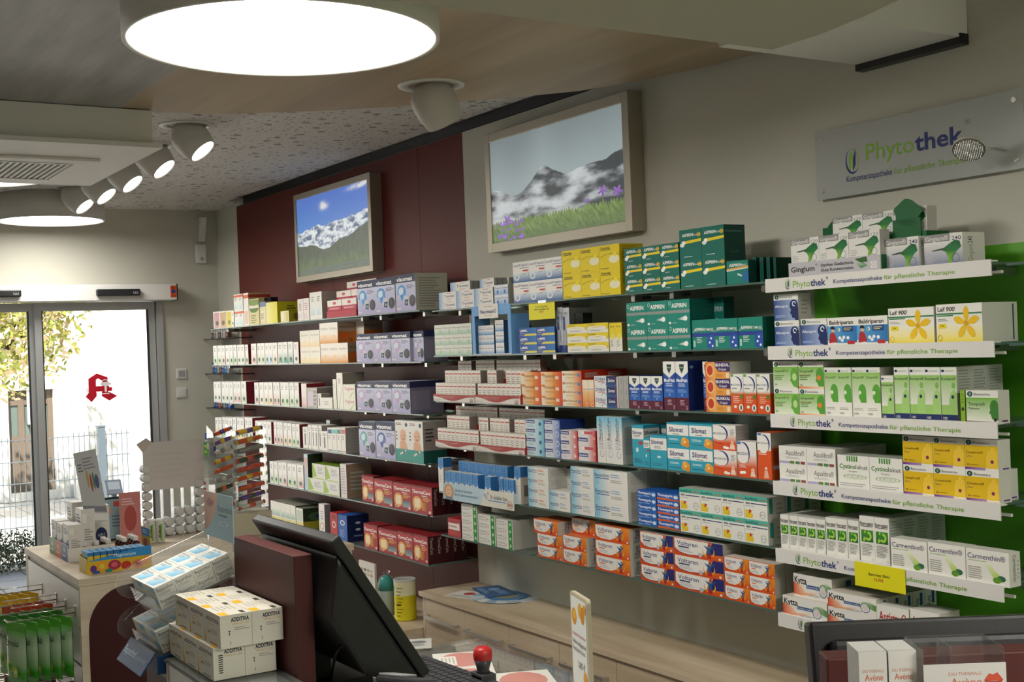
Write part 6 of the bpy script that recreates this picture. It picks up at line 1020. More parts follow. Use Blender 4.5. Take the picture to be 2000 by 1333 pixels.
# ---------------- wire side shelves left of the glass shelves
xa = at_y(396, 664, D-.13).x
for k, (v, nm) in enumerate(((664, 'highest'), (731, 'middle'), (797, 'lowest'))):
    z = at_y(400, v, D-.13).z; t = empty('wire_shelf', (xa, D-.13, z)); tag(t, 'short wire side shelf behind the left shelf ends, %s of three' % nm, 'shelf', 'short wire side shelves')
    mb = MB(); L_ = XM0-xa+.25
    for i in range(int(L_/.035)): mb.tube([(i*.035, 0, 0), (i*.035, .105, 0)], .0025, m=M['darkgrey'], seg=5)
    mb.tube([(0, 0, 0), (L_, 0, 0)], .004, m=M['darkgrey'], seg=6).tube([(0, .1, 0), (L_, .1, 0)], .004, m=M['darkgrey'], seg=6); mb.build('wire_grid', t)
    cols = [['#6c4a3c', '#8a8c8a', '#b3b2aa'], ['#2a5f9c', '#2a7fc0', '#9a9c9a', '#7c4a3a'], ['#274a8c', '#2f63a8', '#c05a28', '#3a3c48', '#8c8c80']][k]
    for i in range(7):
        ca = cols[i % len(cols)]; o = bpy.data.objects.new('packet', carton(.05, .085-.01*(i % 3), .03, dict(body=ca, front=[('r', .1, .55, .9, .8, '#c9cacb'), ('l', .15, .8, .15, .4, 3, '#c9cacb')])).mesh('packet')); C.objects.link(o)
        o.location = (xa+.14+i*.056, D-.1, z+.0045); tag(o, 'small coloured packet, %s on the %s wire side shelf' % (ORD[i], nm), 'packet', 'packets on the wire side shelves')
# ================================================================ DRAWER UNIT AND BENCH UNDER THE SHELVES
YD = 2.93; a = at_y(823, 1155, YD); ZT = a.z; XA = a.x; XE = -.95
t = empty('drawer_unit', (XA, YD, 0)); tag(t, 'long low pale oak drawer unit under the white-wall shelves', 'drawer unit')
MB().box(-.01, -.012, ZT-.024, XE-XA, D-YD-.025, ZT, m=M['oak']).build('worktop', t, bevel=.001)
MB().box(0, .006, .08, .02, D-YD-.03, ZT-.0245, m=M['oaky']).box(.02, .02, .08, XE-XA, D-YD-.03, ZT-.0245, m=M['oaky']).box(.05, .05, 0, XE-XA, .3, .08, m=M['darkgrey']).build('carcass', t)
xs = [x_on(u, YD, ZT-.03) for u in (829.5, 905.7, 993, 1091.6)]; dw = xs[2]-xs[1]; dw = (xs[3]-xs[0])/3; n = int((XE-xs[0])/dw)
for i in range(n):
    for j, (z0, z1) in enumerate(((ZT-.29, ZT-.03), (.09, ZT-.294))):
        x0 = xs[0]+dw*i-XA+.0015; x1 = x0+dw-.003
        dr = MB().box(x0, 0, z0, x1, .0195, z1, m=M['oak']).build('drawer', t)
        zc = z1-.085; MB().box(x0+.035, -.032, zc-.006, x1-.05, -.022, zc+.008, m=M['steel']).box(x0+.035, -.022, zc-.006, x0+.047, 0, zc+.008, m=M['steel']).box(x1-.062, -.022, zc-.006, x1-.05, 0, zc+.008, m=M['steel']).build('handle', dr)
zB = at_y(792, 1215, 2.93).z
t = empty('wall_bench', (XL0, 2.8, 0)); tag(t, 'lower oak bench along the maroon wall left of the drawer unit', 'bench')
MB().box(0, 0, zB-.03, XA-XL0-.012, D-2.8-.026, zB, m=M['oak']).build('bench_top', t); MB().box(0, .02, .0, XA-XL0-.014, .3, zB-.0305, m=M['oaky']).build('bench_front', t)
c = at_y(796, 1200, 2.97); R_ = .058; cx = x_on(796, 2.97, zB); t = empty('formula_can', (cx, 2.96, zB)); tag(t, 'tall yellow powder can with green logo and clear lid', 'can')
H = at_y(796, 1133, 2.96).z-zB
mb = MB().lathe([(R_, 0), (R_+.001, .004), (R_, .008), (R_, H*.62), (R_, H-.01), (R_+.001, H-.006), (R_+.001, H)], cols=['#a89a20', '#d8cc1c', '#d8cc1c', '#e3e0b8', '#c9c9c2', '#c9c9c2'], seg=48)
def wrap(mb, cx0, z0, w, h, col, R):
    n = 8; pts = [(cx0+w*i/n) for i in range(n+1)]
    for i in range(n): mb.face([((R+.0006)*math.cos(q), (R+.0006)*math.sin(q), zz) for q, zz in ((pts[i], z0), (pts[i+1], z0), (pts[i+1], z0+h), (pts[i], z0+h))], col)
wrap(mb, -2.2, H*.62, .55, H*.24, '#4a8a2c', R_); wrap(mb, -2.18, H*.68, .5, H*.05, '#b8d08c', R_); wrap(mb, -2.05, H*.43, .2, H*.09, '#a8232a', R_); wrap(mb, -1.95, H*.36, .22, H*.08, '#a8232a', R_)
for k in range(9): wrap(mb, -1.35, H*(.12+k*.085), .4+.15*(k % 3), H*.018, '#6d6a2c', R_)
wrap(mb, -1.35, H*.39, .5, H*.03, '#2a2a1c', R_)
mb.build('can_body', t); MB().lathe([(R_+.002, H-.004), (R_+.002, H+.004), (R_-.004, H+.005), (R_-.006, H+.001), (.001, H+.001)], m=M['acryl'], seg=40, cap='none').lathe([(R_-.008, H-.001), (.001, H-.001)], '#d8d6cf', cap='none').build('lid', t)
cx = x_on(763, 2.96, zB); t = empty('baby_bottle', (cx, 2.94, zB)); tag(t, 'turquoise topped bottle in clear wrapping beside the yellow can', 'bottle')
mb = MB().lathe([(.04, 0), (.042, .01), (.042, H*.5), (.04, H*.62)], '#b9c6c2', seg=28).lathe([(.043, H*.62), (.043, H*.78), (.03, H*.9), (.012, H*.97)], '#1f9a92', seg=28)
mb.build('bottle_body', t); wrap(mb, -2.2, H*.3, .5, H*.2, '#3fa8a0', .042)
MB().lathe([(.045, 0), (.047, H*.5), (.048, H*.8), (.035, H*.95), (.012, H*1.0), (.025, H*1.08)], m=M['acryl'], seg=11, cap='none').build('clear_wrapping', t)
cx = x_on(722, 2.96, zB); t = empty('leaflet_stand', (cx, 2.95, zB)); tag(t, 'white photo leaflet stand half hidden behind the black monitor', 'leaflet stand')
h = at_y(720, 1100, 2.95).z-zB; mb = MB().box(-.1, 0, 0, .1, .012, h, '#d6d4cc'); Art(mb, (-.1, 0, 0), (.2, 0, 0), (0, 0, h)).draw([('e', .2+.2*i, .82-.1*j, .08, .035, ['#b08c6c', '#6a5a4c', '#8c9a8c', '#c9a88c'][(i+j) % 4]) for i in range(4) for j in range(2)]+[('l', .1, .9, .3, .6, 5, '#a9a79f')]); mb.build('leaflet', t)
MB().box(-.08, -.05, 0, .09, -.001, h*.45, '#bdbab0').build('pocket', t)
# leaflets on the worktop
for i, (u, v, col, rz, lab, rr) in enumerate(((925, 1163, '#d9d7d0', .35, 'white leaflet with red print lying on the drawer unit', 0), (965, 1157, '#3a5f8c', -.2, 'dark blue leaflet lying across the fan of papers', 0))):
    p = at_z(u, v, ZT+.003); t = empty('leaflet', (p.x, p.y, ZT+.0005+.006*i), rz); tag(t, lab, 'leaflet'); mb = MB().box(-.13, -.075, 0, .13, .075, .002, col)
    Art(mb, (-.13, -.075, .002), (.26, 0, 0), (0, .15, 0)).draw([('e', .35, .6, .12, .2, ['#a8443a', '#7fa0c4'][i]), ('r', .5, .5, .85, .85, ['#2c3c5c', '#5c86b4'][i]), ('l', .1, .9, .08, .3, 3, ['#9a9a9c', '#8fb0d4'][i])]); mb.build('sheet', t)
p = at_z(990, 1166, ZT); t = empty('paper_fan', (p.x, p.y, ZT+.0005)); tag(t, 'round fan of pale blue papers spread on the drawer unit', 'papers')
mb = MB()
for k in range(18):
    q = 2*math.pi*k/18; T = Matrix.Translation((0, 0, .0002*k))@Matrix.Rotation(q, 4, 'Z'); mb.prism([(0, -.03), (.17, -.035), (.178, .0), (.17, .035), (0, .03)], 0, .0002, ['#c9d3d6', '#aebfcb', '#d8d8d2', '#8fa9bf'][k % 4], T=T)
mb.lathe([(.11, .0042), (.001, .0044)], '#4f7fae', seg=36, cap='none').lathe([(.06, .0046), (.001, .0047)], '#8a8c6a', seg=24, cap='none'); mb.build('sheets', t)
# ================================================================ SALES DESK
ZD = .9; XQ0, XQ1 = -3.44, -2.1
t = empty('sales_desk', (XQ0, 1.29, 0)); tag(t, 'maroon sales desk with pale glass-covered worktop in the foreground', 'desk')
MB().box(0, 0, .0, XQ1-XQ0, .55, ZD-.03, m=M['maroon2']).build('desk_body', t)
MB().box(0, 0, ZD-.0295, XQ1-XQ0, .70, ZD-.008, m=M['oak']).build('worktop', t); MB().box(0, 0, ZD-.0075, XQ1-XQ0, .71, ZD, m=M['deskglass']).build('glass_cover', t)
YPn = 1.22; zp = at_y(573, 1087, YPn).z; xp = at_y(573, 1087, YPn).x; xl = at_y(455, 1037, YPn).x
t2 = MB().box(xl-XQ0, YPn-1.29, 0, xp-XQ0, YPn-1.29+.052, zp, m=M['maroon2']).build('privacy_panel', t, bevel=.003)
# front shelf that carries the vitamin cartons
t = empty('display_ledge', (-3.452, 1.0, 0)); tag(t, 'narrow white-fronted ledge with black edge carrying stacked vitamin cartons', 'ledge')
ZLg = 1.0
MB().box(0, 0, ZLg-.006, 1.0, .212, ZLg, m=M['deskglass']).box(0, -.002, ZLg-.008, 1.0, -.0002, ZLg+.001, m=M['black']).box(-.003, -.002, ZLg-.008, -.0002, .212, ZLg+.001, m=M['black']).build('glass_top', t)
MB().box(.004, .006, .02, 1.0, .2, ZLg-.0085, m=M['white']).build('ledge_body', t); MB().box(.0, .003, .02, .012, .0055, ZLg-.009, m=M['oaky']).build('corner_trim', t)
AD = dict(body='#e0dccf', side='#dcd8ca', top='#cfcabc', front=[('t', 'ADDITIVA', .1, .92, .72, .11, '#26242c', .02), ('l', .25, .85, .62, .66, 1, '#d0a93c'), ('p', [(0, 0), (.1, 0), (.04, .3), (.0, .5)], '#e0a91c'), ('a', .28, .42, .1, .14, 60, 290, .1, .1, '#e0b04c'), ('e', .3, .38, .1, .04, '#c98a4a'), ('l', .45, .95, .35, .5, 3, '#a9a498'), ('r', .35, .05, .8, .08, '#6c6860')],
  sideart=[('t', 'ADDITIVA', .34, .92, .78, .12, '#201e2c', .03), ('t', 'Vitamin C + Zink', .36, .92, .68, .07, '#d8a91c', .0), ('l', .45, .92, .5, .62, 2, '#aaa69a'), ('r', .26, .48, .31, .52, '#333'), ('r', .27, .38, .30, .46, '#555'), ('r', .3, .1, .32, .2, '#777')],
  topart=[('r', .66, .04, .98, .3, '#e0a91c'), ('l', .06, .6, .15, .85, 5, '#b4afa2'), ('r', .7, .72, .95, .86, '#3a362c')])
ADb = dict(AD); ADb['sideart'] = AD['sideart'][:2]+[('r', .16, .2+.011*k*6, .3, .2+.011*k*6+.03, '#33312e') for k in range(9)]
bw, bd, bh = .127, .086, .0855
mA = carton(bw-.001, bh, bd-.001, AD).mesh('vitamin_carton'); mA2 = carton(bw-.001, bh, bd-.001, ADb).mesh('vitamin_carton')
cn = at_y(432.5, 1279, 1.044); cn.x += .004
for lay in range(2):
    for i in range(3):
        for j in range(2):
            x1 = cn.x-(i*bw)-(.028 if lay == 0 else 0); y0 = 1.042+j*bd-(.012 if lay == 0 else 0)
            o = bpy.data.objects.new('vitamin_carton', mA2 if (lay == 0 and i == 0 and j == 0) else mA); C.objects.link(o); o.location = (x1-bw/2+(.0 if lay else .0), y0, ZLg+.0012+lay*(bh+.0003))
            tag(o, 'white and yellow vitamin carton, %s %s, %s layer on the ledge' % (['nearest', 'middle', 'far'][i], ['front', 'back'][j], ['lower', 'upper'][lay]), 'vitamin box', 'vitamin cartons stacked on the ledge')
# touch-screen monitor seen from behind
Xr = -2.9; A_ = at_x(662, 1045, Xr); B_ = at_x(842, 1312, Xr); XLm = x_on(506, A_.y, A_.z)
t = empty('monitor', (Xr, A_.y, ZD)); tag(t, 'large black leaning touch-screen monitor seen from behind on the sales desk', 'monitor')
d = (B_-A_); L_ = d.length; d.normalize(); nrm = Vector((0, d.z, -d.y)) if False else Vector((0, -d.z, d.y)); nrm = nrm if nrm.y > 0 else -nrm   # screen side, up and towards the wall
o0 = A_-Vector((Xr, A_.y, ZD))
T = Matrix(((1, 0, 0, o0.x), (0, d.y, nrm.y, o0.y), (0, d.z, nrm.z, o0.z), (0, 0, 0, 1)))   # local x=width(neg), y=down the slope, z=screen normal
w = Xr-XLm
mb = MB(); mb.box(-w, 0, -.03, 0, L_, 0, m=M['black'], T=T); o = mb.build('screen_housing', t, bevel=.005)
MB().box(-w+.02, .02, 0, -.02, L_-.02, .002, m=mat('screen_glass', (.01, .012, .015), .08), T=T).build('screen', t)
mb = MB(); mb.prism([(.04, -.0305), (.1, -.08), (L_*.36, -.14), (L_*.74, -.15), (L_-.02, -.07), (L_-.004, -.0305)], -w+.02, -.004, m=M['black'], T=T@Matrix(((0, 0, 1, 0), (1, 0, 0, 0), (0, 1, 0, 0), (0, 0, 0, 1)))); mb.build('rear_cover', t, bevel=.012)
mb = MB().box(-w*.5-.1, .33, -.045+.05, -w*.5+.1, .36, .3, m=M['black']) if False else MB()
zb0 = B_.z-ZD; mb.box(-w*.98, -.015, 0.0005, -w*.45, .2, .03, m=M['black']).box(-w*.95, -.01, .03, -w*.55, .1, .2, m=M['black']); mb.build('stand_foot', t)
MB().tube([at_z(645, 1333, ZD+.01)-t.location, at_x(655, 1280, -2.95)-t.location, at_x(665, 1262, -2.95)-t.location, at_x(690, 1275, -2.98)-t.location, at_x(700, 1290, -3.0)-t.location], .004, m=M['black'], seg=6).build('cable', t)
# keyboard, stamp, scanner cradle, papers, price sign
p = at_z(872, 1322, ZD+.02); t = empty('keyboard', (p.x, p.y, ZD+.0005), .05); tag(t, 'black keyboard on the glass desk top behind the stamp', 'keyboard')
MB().box(-.23, -.075, 0, .23, .075, .018, m=M['black']).build('keyboard_case', t, bevel=.004)
for i in range(17):
    for j in range(5): MB().box(-.222+i*.026, -.066+j*.027, .0182, -.222+i*.026+.022, -.066+j*.027+.023, .026, m=M['darkgrey']).build('key', t)
p = at_z(945, 1343, ZD); t = empty('stamp', (p.x, p.y, ZD+.0005)); tag(t, 'self-inking stamp with red and dark grey egg-shaped handle', 'stamp')
k = (p-Vector((0, 0, HC))).dot(FW2)/F; H = (1343-1263)*k
mb = MB(); R2 = .026
mb.lathe([(.019, H*.36), (.017, H*.42), (.019, H*.5), (.0255, H*.68)], m=M['darkgrey'], seg=28).build('handle_base', t)
M['red'] = mat('red_soft_plastic', (.45, .015, .015), .4); MB().lathe([(.0256, H*.6805), (.027, H*.8), (.025, H*.93), (.017, H*.985), (.001, H)], m=M['red'], seg=28, cap='none').build('handle_cap', t)
MB().box(-.033, -.022, 0, -.024, .022, H*.3, m=M['darkgrey']).box(.024, -.022, 0, .033, .022, H*.3, m=M['darkgrey']).box(-.033, -.022, H*.28, .033, .022, H*.36, m=M['darkgrey']).box(-.024, -.018, .004, .024, .018, .02, m=M['black']).build('stamp_frame', t, bevel=.002)
t = empty('card_terminal', (-2.80, 1.43, ZD+.0005), .55); tag(t, 'black card terminal with grey slanted top at the foot of the monitor', 'card terminal')
T = Matrix.Translation((0, 0, .108))@Matrix.Rotation(math.radians(-14), 4, 'X')
MB().box(-.06, -.03, 0, .05, .03, .085, m=M['black']).build('terminal_base', t, bevel=.006); MB().box(-.075, -.04, -.018, .06, .045, .0, m=M['darkgrey'], T=T).build('terminal_body', t, bevel=.006); MB().box(-.07, -.035, .0005, .0, .04, .006, m=M['grey'], T=T).build('keypad_cover', t, bevel=.002)
for i, (u, v, w, h, rz, lab, ops, col) in enumerate((
    (905, 1300, .3, .17, -.45, 'white sheet with pink rounded shapes under the glass desk top', [('e', .3, .5, .28, .4, '#c98a80'), ('r', .15, .1, .5, .4, '#e3e0d8'), ('e', .82, .5, .16, .4, '#c98a80'), ('l', .05, .3, .85, .95, 2, '#a88'), ('l', .2, .5, .12, .38, 4, '#b9b5ad')], '#dad7ce'),
    (1030, 1342, .3, .17, -.4, 'second pink-shaped sheet nearer the cream price sign', [('e', .3, .5, .28, .4, '#c98a80'), ('l', .5, .9, .2, .8, 5, '#b9b5ad')], '#dad7ce'),
    (668, 1300, .2, .12, .3, 'printed paper with black lines lying left of the monitor foot', [('l', .05, .95, .1, .9, 6, '#4a4a48')], '#c9d0c8'),
    (668, 1332, .22, .14, .2, 'pink and violet striped leaflet lying by the card terminal', [('r', .1, .1, .4, .9, '#8a6fae'), ('r', .45, .1, .8, .5, '#c9607a'), ('l', .45, .9, .6, .9, 3, '#999')], '#c9c2c8'),
    (812, 1262, .13, .10, -.5, 'grey leaflet with round photos near the far desk edge', [('e', .35, .6, .14, .25, '#6a6a68'), ('e', .65, .5, .12, .3, '#8a8a88')], '#b4b4ac'))):
    p = at_z(u, v, ZD); t = empty('paper_sheet', (p.x, min(p.y, 1.9-h*.2), ZD+.0006+.0012*i), rz); tag(t, lab, 'paper')
    mb = MB().box(-w/2, -h/2, 0, w/2, h/2, .0008, col); Art(mb, (-w/2, -h/2, .0008), (w, 0, 0), (0, h, 0)).draw(ops); mb.build('sheet', t)
# cream framed sign
p = at_z(1140, 1352, ZD); dep = (p-Vector((0, 0, HC))).dot(FW2); k = dep/F; H = (1352-1163)*k; Wd = .155
t = empty('price_sign', (p.x, min(p.y, 1.94), ZD+.0005), math.radians(-18)+.0); tag(t, 'cream framed counter sign with mango pictures and hot drink offer', 'sign')
a0 = at_y(1110, 1200, p.y); a1 = at_y(1168, 1170, p.y); Wd = .1; M['cream'] = mat('cream_plastic', (.52, .47, .33), .4)
def rr(w, h, r, n=6):
    o = []
    for cx_, cz_, s in ((w/2-r, r, -90), (w/2-r, h-r, 0), (-w/2+r, h-r, 90), (-w/2+r, r, 180)):
        for i in range(n+1): q = math.radians(s+90*i/n); o.append((cx_+r*math.cos(q), cz_+r*math.sin(q)))
    return o
RX = Matrix.Rotation(math.pi/2, 4, 'X')
Wd = .15
MB().prism(rr(Wd, H, .012), -.006, .006, m=M['cream'], T=RX).build('sign_frame', t)
mb = MB(); MB_ = rr(Wd-.02, H-.024, .006); mb.prism([(x, z+.012) for x, z in MB_], .0062, .0068, '#dfe3e0', T=RX)
A = Art(mb, (-Wd/2+.01, -.0068, .012), (Wd-.02, 0, 0), (0, 0, H-.024)); Y_ = '#d9961c'
A.draw([('e', .2, .78, .17, .1, Y_), ('e', .62, .88, .15, .09, '#e0a838'), ('e', .78, .84, .14, .1, '#c98a1c'), ('e', .92, .92, .09, .06, Y_), ('e', .24, .8, .08, .05, '#ecc14c'), ('t', 'Fit und gemütlich durch den Winter !', .05, .95, .57, .035, '#b8404a', .01), ('t', 'Additiva Heißgetränke', .05, .95, .47, .05, '#2c2c2c', 0), ('t', 'Verschiedene Sorten', .05, .88, .39, .05, '#2c2c2c', 0), ('t', '3,85 €', .38, .84, .22, .07, '#2c2c2c', 0), ('e', .85, .12, .13, .1, Y_), ('e', .65, .04, .12, .03, '#c98a1c')])
mb.build('printed_insert', t); MB().box(-Wd/2, -.03, -.0003, Wd/2, .03, .004, m=M['cream']).build('sign_foot', t)
# ================================================================ CREAM CHUTE DISPLAY
XC_ = -3.51; cB = at_x(300, 1150, XC_); cC = at_x(446, 1080, XC_); th = math.atan2(cC.z-cB.z, cC.y-cB.y); LC = (cC-cB).length; wX = .24
t = empty('display_pedestal', (-3.6, 1.16, 0)); tag(t, 'dark maroon pedestal under the clear cream dispenser', 'pedestal'); 
MB().box(-.115, -.14, 0, .125, .14, .93, m=M['maroon2']).build('pedestal_body', t)
MB().box(-.12, -.145, .9305, .13, .145, .945, m=M['black']).build('pedestal_top', t)
t = empty('cream_dispenser', (XC_, cB.y, .946)); tag(t, 'clear two-tier acrylic dispenser full of small cream cartons', 'dispenser')
bh2 = .034; z0 = cB.z-.946
def side(zoff, x):
    R3 = Matrix.Rotation(th, 4, 'X'); P = []
    prof = [(-.035, -.075), (LC+.02, -.075), (LC+.02, .03), (.05, .03)]+[(.01+.06*math.cos(math.radians(q)), -.02+.05*math.sin(math.radians(q))) for q in range(90, 271, 20)]
    T = Matrix.Translation((x, 0, z0+zoff))@R3@Matrix(((0, 0, 1, 0), (1, 0, 0, 0), (0, 1, 0, 0), (0, 0, 0, 1)))
    return MB().prism(prof[4:]+prof[1:4], -.0015, .0015, m=M['acryl'], T=T)
for k, zo in enumerate((0, -.125)):
    side(zo, .006).build('acrylic_side', t); side(zo, -wX-.006).build('acrylic_side', t)
    T = Matrix.Translation((0, 0, z0+zo))@Matrix.Rotation(th, 4, 'X'); MB().box(-wX-.004, -.012, -2*bh2-.006, .004, LC+.02, -2*bh2-.003, m=M['acryl'], T=T).box(-wX-.004, -.012, -2*bh2-.003, .004, -.009, -.03, m=M['acryl'], T=T).build('acrylic_tray', t)
MB().box(-wX-.0105, .19, -.0, -wX-.0075, .23, z0+.02, m=M['acryl']).build('acrylic_upright', t); MB().box(.0075, .19, 0, .0105, .23, z0+.02, m=M['acryl']).build('acrylic_upright', t)
MB().tube([(.012, -.02, z0-.13), (.013, .08, z0-.1), (.013, .16, z0+.02), (.012, .24, z0+.18)], .0007, m=M['acryl'], seg=5).build('edge_rod', t)
MB().tube([(-wX-.01, -.02, z0-.13), (-wX-.01, .1, z0-.02), (-wX-.01, .2, z0+.16)], .0007, m=M['acryl'], seg=5).build('edge_rod', t)
# blue name plate at its foot
mb = MB(); T = Matrix.Translation((0, -.047, .002))@Matrix.Rotation(math.radians(53), 4, 'X'); mb.box(-wX, -.0, 0, .01, .075, .004, '#17406c', T=T); Art(mb, T@Vector((-wX, 0, .0042)), T.to_3x3()@Vector((wX+.01, 0, 0)), T.to_3x3()@Vector((0, .075, 0))).draw([('t', 'Bepanthol', .05, .5, .4, .3, '#b9cfe0', .01), ('t', 'Lippencreme', .52, .9, .42, .2, '#8fb0cc', 0)]); mb.build('name_plate', t)
MB().box(-wX, -.0, .0005, .01, .12, .05, '#123a66').build('base_block', t)
BC = dict(body='#dedcd2', side='#dedcd2', top='#e2e0d8', sideart=[('t', 'Bepanthol', .08, .92, .52, .3, '#33363c', .0), ('l', .1, .8, .15, .4, 2, '#aaa')], front=[('r', .5, .4, .95, .9, '#79bfe0')], topart=[('g', [(.12, .1), (.75, .12), (.9, .75), (.3, .85)], ['#a3d4ea', '#4fa9d4', '#6fbce0', '#e2e0d8']), ('t', 'Bepanthol', .1, .7, .78, .14, '#55585c', 0), ('l', .15, .6, .5, .7, 2, '#7a9ab0')])
sl = LC/4; mC = carton(wX/2-.001, bh2-.0006, sl-.001, BC).mesh('cream_carton'); n_ = 0
for tier, zo in ((0, 0), (1, -.125)):
    for lay in range(2):
        for i in range(2):
            for j in range(4 if tier == 0 else 2):
                T = Matrix.Translation((XC_, cB.y, .946+z0+zo))@Matrix.Rotation(th, 4, 'X'); o = bpy.data.objects.new('cream_carton', mC); C.objects.link(o)
                o.matrix_world = T@Matrix.Translation((-wX+wX/2*(i+.5), j*sl, -bh2*(2-lay)))
                tag(o, 'white-blue cream carton, %s tier, %s layer, %s column, %s from front' % (['upper', 'lower'][tier], ['bottom', 'top'][lay], ['left', 'right'][i], ['first', 'second', 'third', 'fourth'][j]), 'cream box', 'cream cartons in the clear dispenser')
# lips card
yk = 1.2; a = at_y(398, 958, yk); b = at_y(396, 1042, yk); X1 = x_on(453, yk, a.z); w = X1-a.x; h = a.z-b.z
t = empty('advert_card', ((a.x+X1)/2, yk, b.z)); tag(t, 'pale blue advertising card with close-up of lips above the dispenser', 'advert card')
mb = MB().box(-w/2, 0, 0, w/2, .002, h, '#86a9b4'); Art(mb, (-w/2, 0, 0), (w, 0, 0), (0, 0, h)).draw([('g', [(0, .1), (.16, .22), (.42, .6), (.5, 1), (0, 1)], ['#8c5a44', '#b07a5c', '#c98f70', '#d9a888', '#b87e62']), ('p', [(.08, .78), (.2, .88), (.27, .82), (.34, .84), (.36, .74), (.24, .66), (.12, .68)], '#9c4a44'), ('p', [(.1, .75), (.24, .77), (.35, .75), (.24, .72)], '#6c2c2c'), ('t', 'Bepanthol', .5, .97, .62, .13, '#28323c', .0), ('l', .52, .95, .48, .58, 1, '#44606c'), ('a', .68, .36, .16, .05, 0, 360, .1, .1, '#dfe6ea'), ('t', '®', .0, .03, .9, .03, '#28323c', 0)])
mb.build('card_print', t); MB().box(-w/2+.01, .0022, -.12, -w/2+.022, .004, h*.4, m=M['acryl']).build('card_holder', t); MB().box(w/2-.022, .0022, -.12, w/2-.01, .004, h*.4, m=M['acryl']).build('card_holder', t)
# ================================================================ LEFT OAK CABINET
kc = at_z(153, 1133, .95); XC1, YC0 = kc.x, kc.y; XC0 = at_z(55, 1069, .95).x; YC1 = 2.4; ZC = .95
t = empty('display_cabinet', (XC1, YC0, 0)); tag(t, 'free-standing oak cabinet with maroon arched side and goods on top', 'cabinet')
wC = XC1-XC0; dC = YC1-YC0
MB().box(-wC, 0, ZC-.03, 0, dC, ZC, m=M['oaky']).build('cabinet_top', t, bevel=.001)
MB().box(-wC+.01, .012, .02, -.012, dC-.01, ZC-.0305, m=M['whitem']).build('cabinet_core', t)
MB().box(-wC+.005, .004, .02, -wC+.06, .0118, ZC-.031, m=M['oaky']).build('oak_frame', t); MB().box(-.012, .004, .02, -.002, dC-.01, ZC-.031, m=M['oaky']).build('oak_frame', t)
MB().box(-wC+.065, .003, ZC-.2, -.014, .0115, ZC-.05, m=M['white']).build('white_front_panel', t)
mb = MB()
for k in range(5): z1 = ZC-.212-k*.15; mb.box(-wC+.065, .003, z1-.14, -.014, .0115, z1, m=M['white'])
mb.build('slat_wall', t)
r = .17; pts = [(.035, 0.02), (dC-.05, .02), (dC-.05, ZC-.045)]+[(.035+r+r*math.cos(math.radians(q)), ZC-.045-r+r*math.sin(math.radians(q))) for q in range(90, 181, 9)]
T = Matrix(((0, 0, 1, 0), (1, 0, 0, 0), (0, 1, 0, 0), (0, 0, 0, 1))); MB().prism(pts, -.0019, .004, m=mat('dark_maroon_panel', (.045, .010, .010), .4, spec=.3), T=T).build('arched_side_panel', t)
# hooks and pouches
def pouch(name, col, col2, lab, loc, rz, w=.14, h=.235, kiwi='#a8c84a', nm='Em-eukal'):
    o = empty(name, loc, rz); tag(o, lab, 'candy pouch', 'candy pouches hanging on the cabinet hooks')
    mb = MB(); n = 8; m_ = 10; c1, c2, c3 = h2l(col), h2l(col2), tuple(.45*q+.55*r for q, r in zip(h2l(col2), h2l('#d9d8cf')))
    for s in (-1, 1):
        g = []
        for j in range(m_+1):
            rowp = []
            for i in range(n+1):
                x = i/n; y = j/m_; th_ = .017*math.sin(math.pi*x)**.7*math.sin(math.pi*min(1, y*1.12))**.6+.0012
                cc = c1 if y > .93 else (c2 if y < .25 else tuple(c3[q]*(1-abs(y-.6)*1.7)+c2[q]*abs(y-.6)*1.7 for q in range(3)))
                if y > .8: cc = c1
                rowp.append((Vector(((x-.5)*w, s*th_*-1, (y-1)*h)), cc))
            g.append(rowp)
        for j in range(m_):
            for i in range(n):
                q = [g[j][i], g[j][i+1], g[j+1][i+1], g[j+1][i]]
                if s < 0: q.reverse()
                mb.face([a[0] for a in q], [a[1] for a in q], M['foil'], True)
    for s in (1, -1):
        A = Art(mb, (-w/2 if s > 0 else w/2, -.0185*s, -h), (w*s, 0, 0), (0, 0, h), M['foil'])
        A.draw([('t', nm, .18, .82, .66, .11, '#1f2a22', .01), ('e', .38, .3, .15, .1, kiwi), ('e', .38, .3, .09, .06, col2), ('e', .62, .22, .14, .1, kiwi), ('e', .62, .22, .06, .04, '#e6ecc0')])
    mb.build('pouch_bag', o); MB().box(-w/2, -.0015, .0, w/2, .0015, .012, col).build('seal_edge', o)
    return o
hk = [(-5.27, .80, ['#5fae3a']*5, '#3f9a2c', 'green', 'lime'), (-5.44, .80, ['#3f8f2c']*5, '#4f9a35', 'green', 'deep green'), (-5.62, .80, ['#c9542c']*4, '#d98a3c', 'orange', 'orange-red'), (-5.92, .80, ['#d9b82c']*5, '#d9c03c', 'yellow', 'yellow'),
      (-5.34, .50, ['#d98a2c']*5, '#c9701c', 'orange', 'amber'), (-5.62, .50, ['#6c2c3c']*4, '#4a2c6c', 'plum', 'plum')]
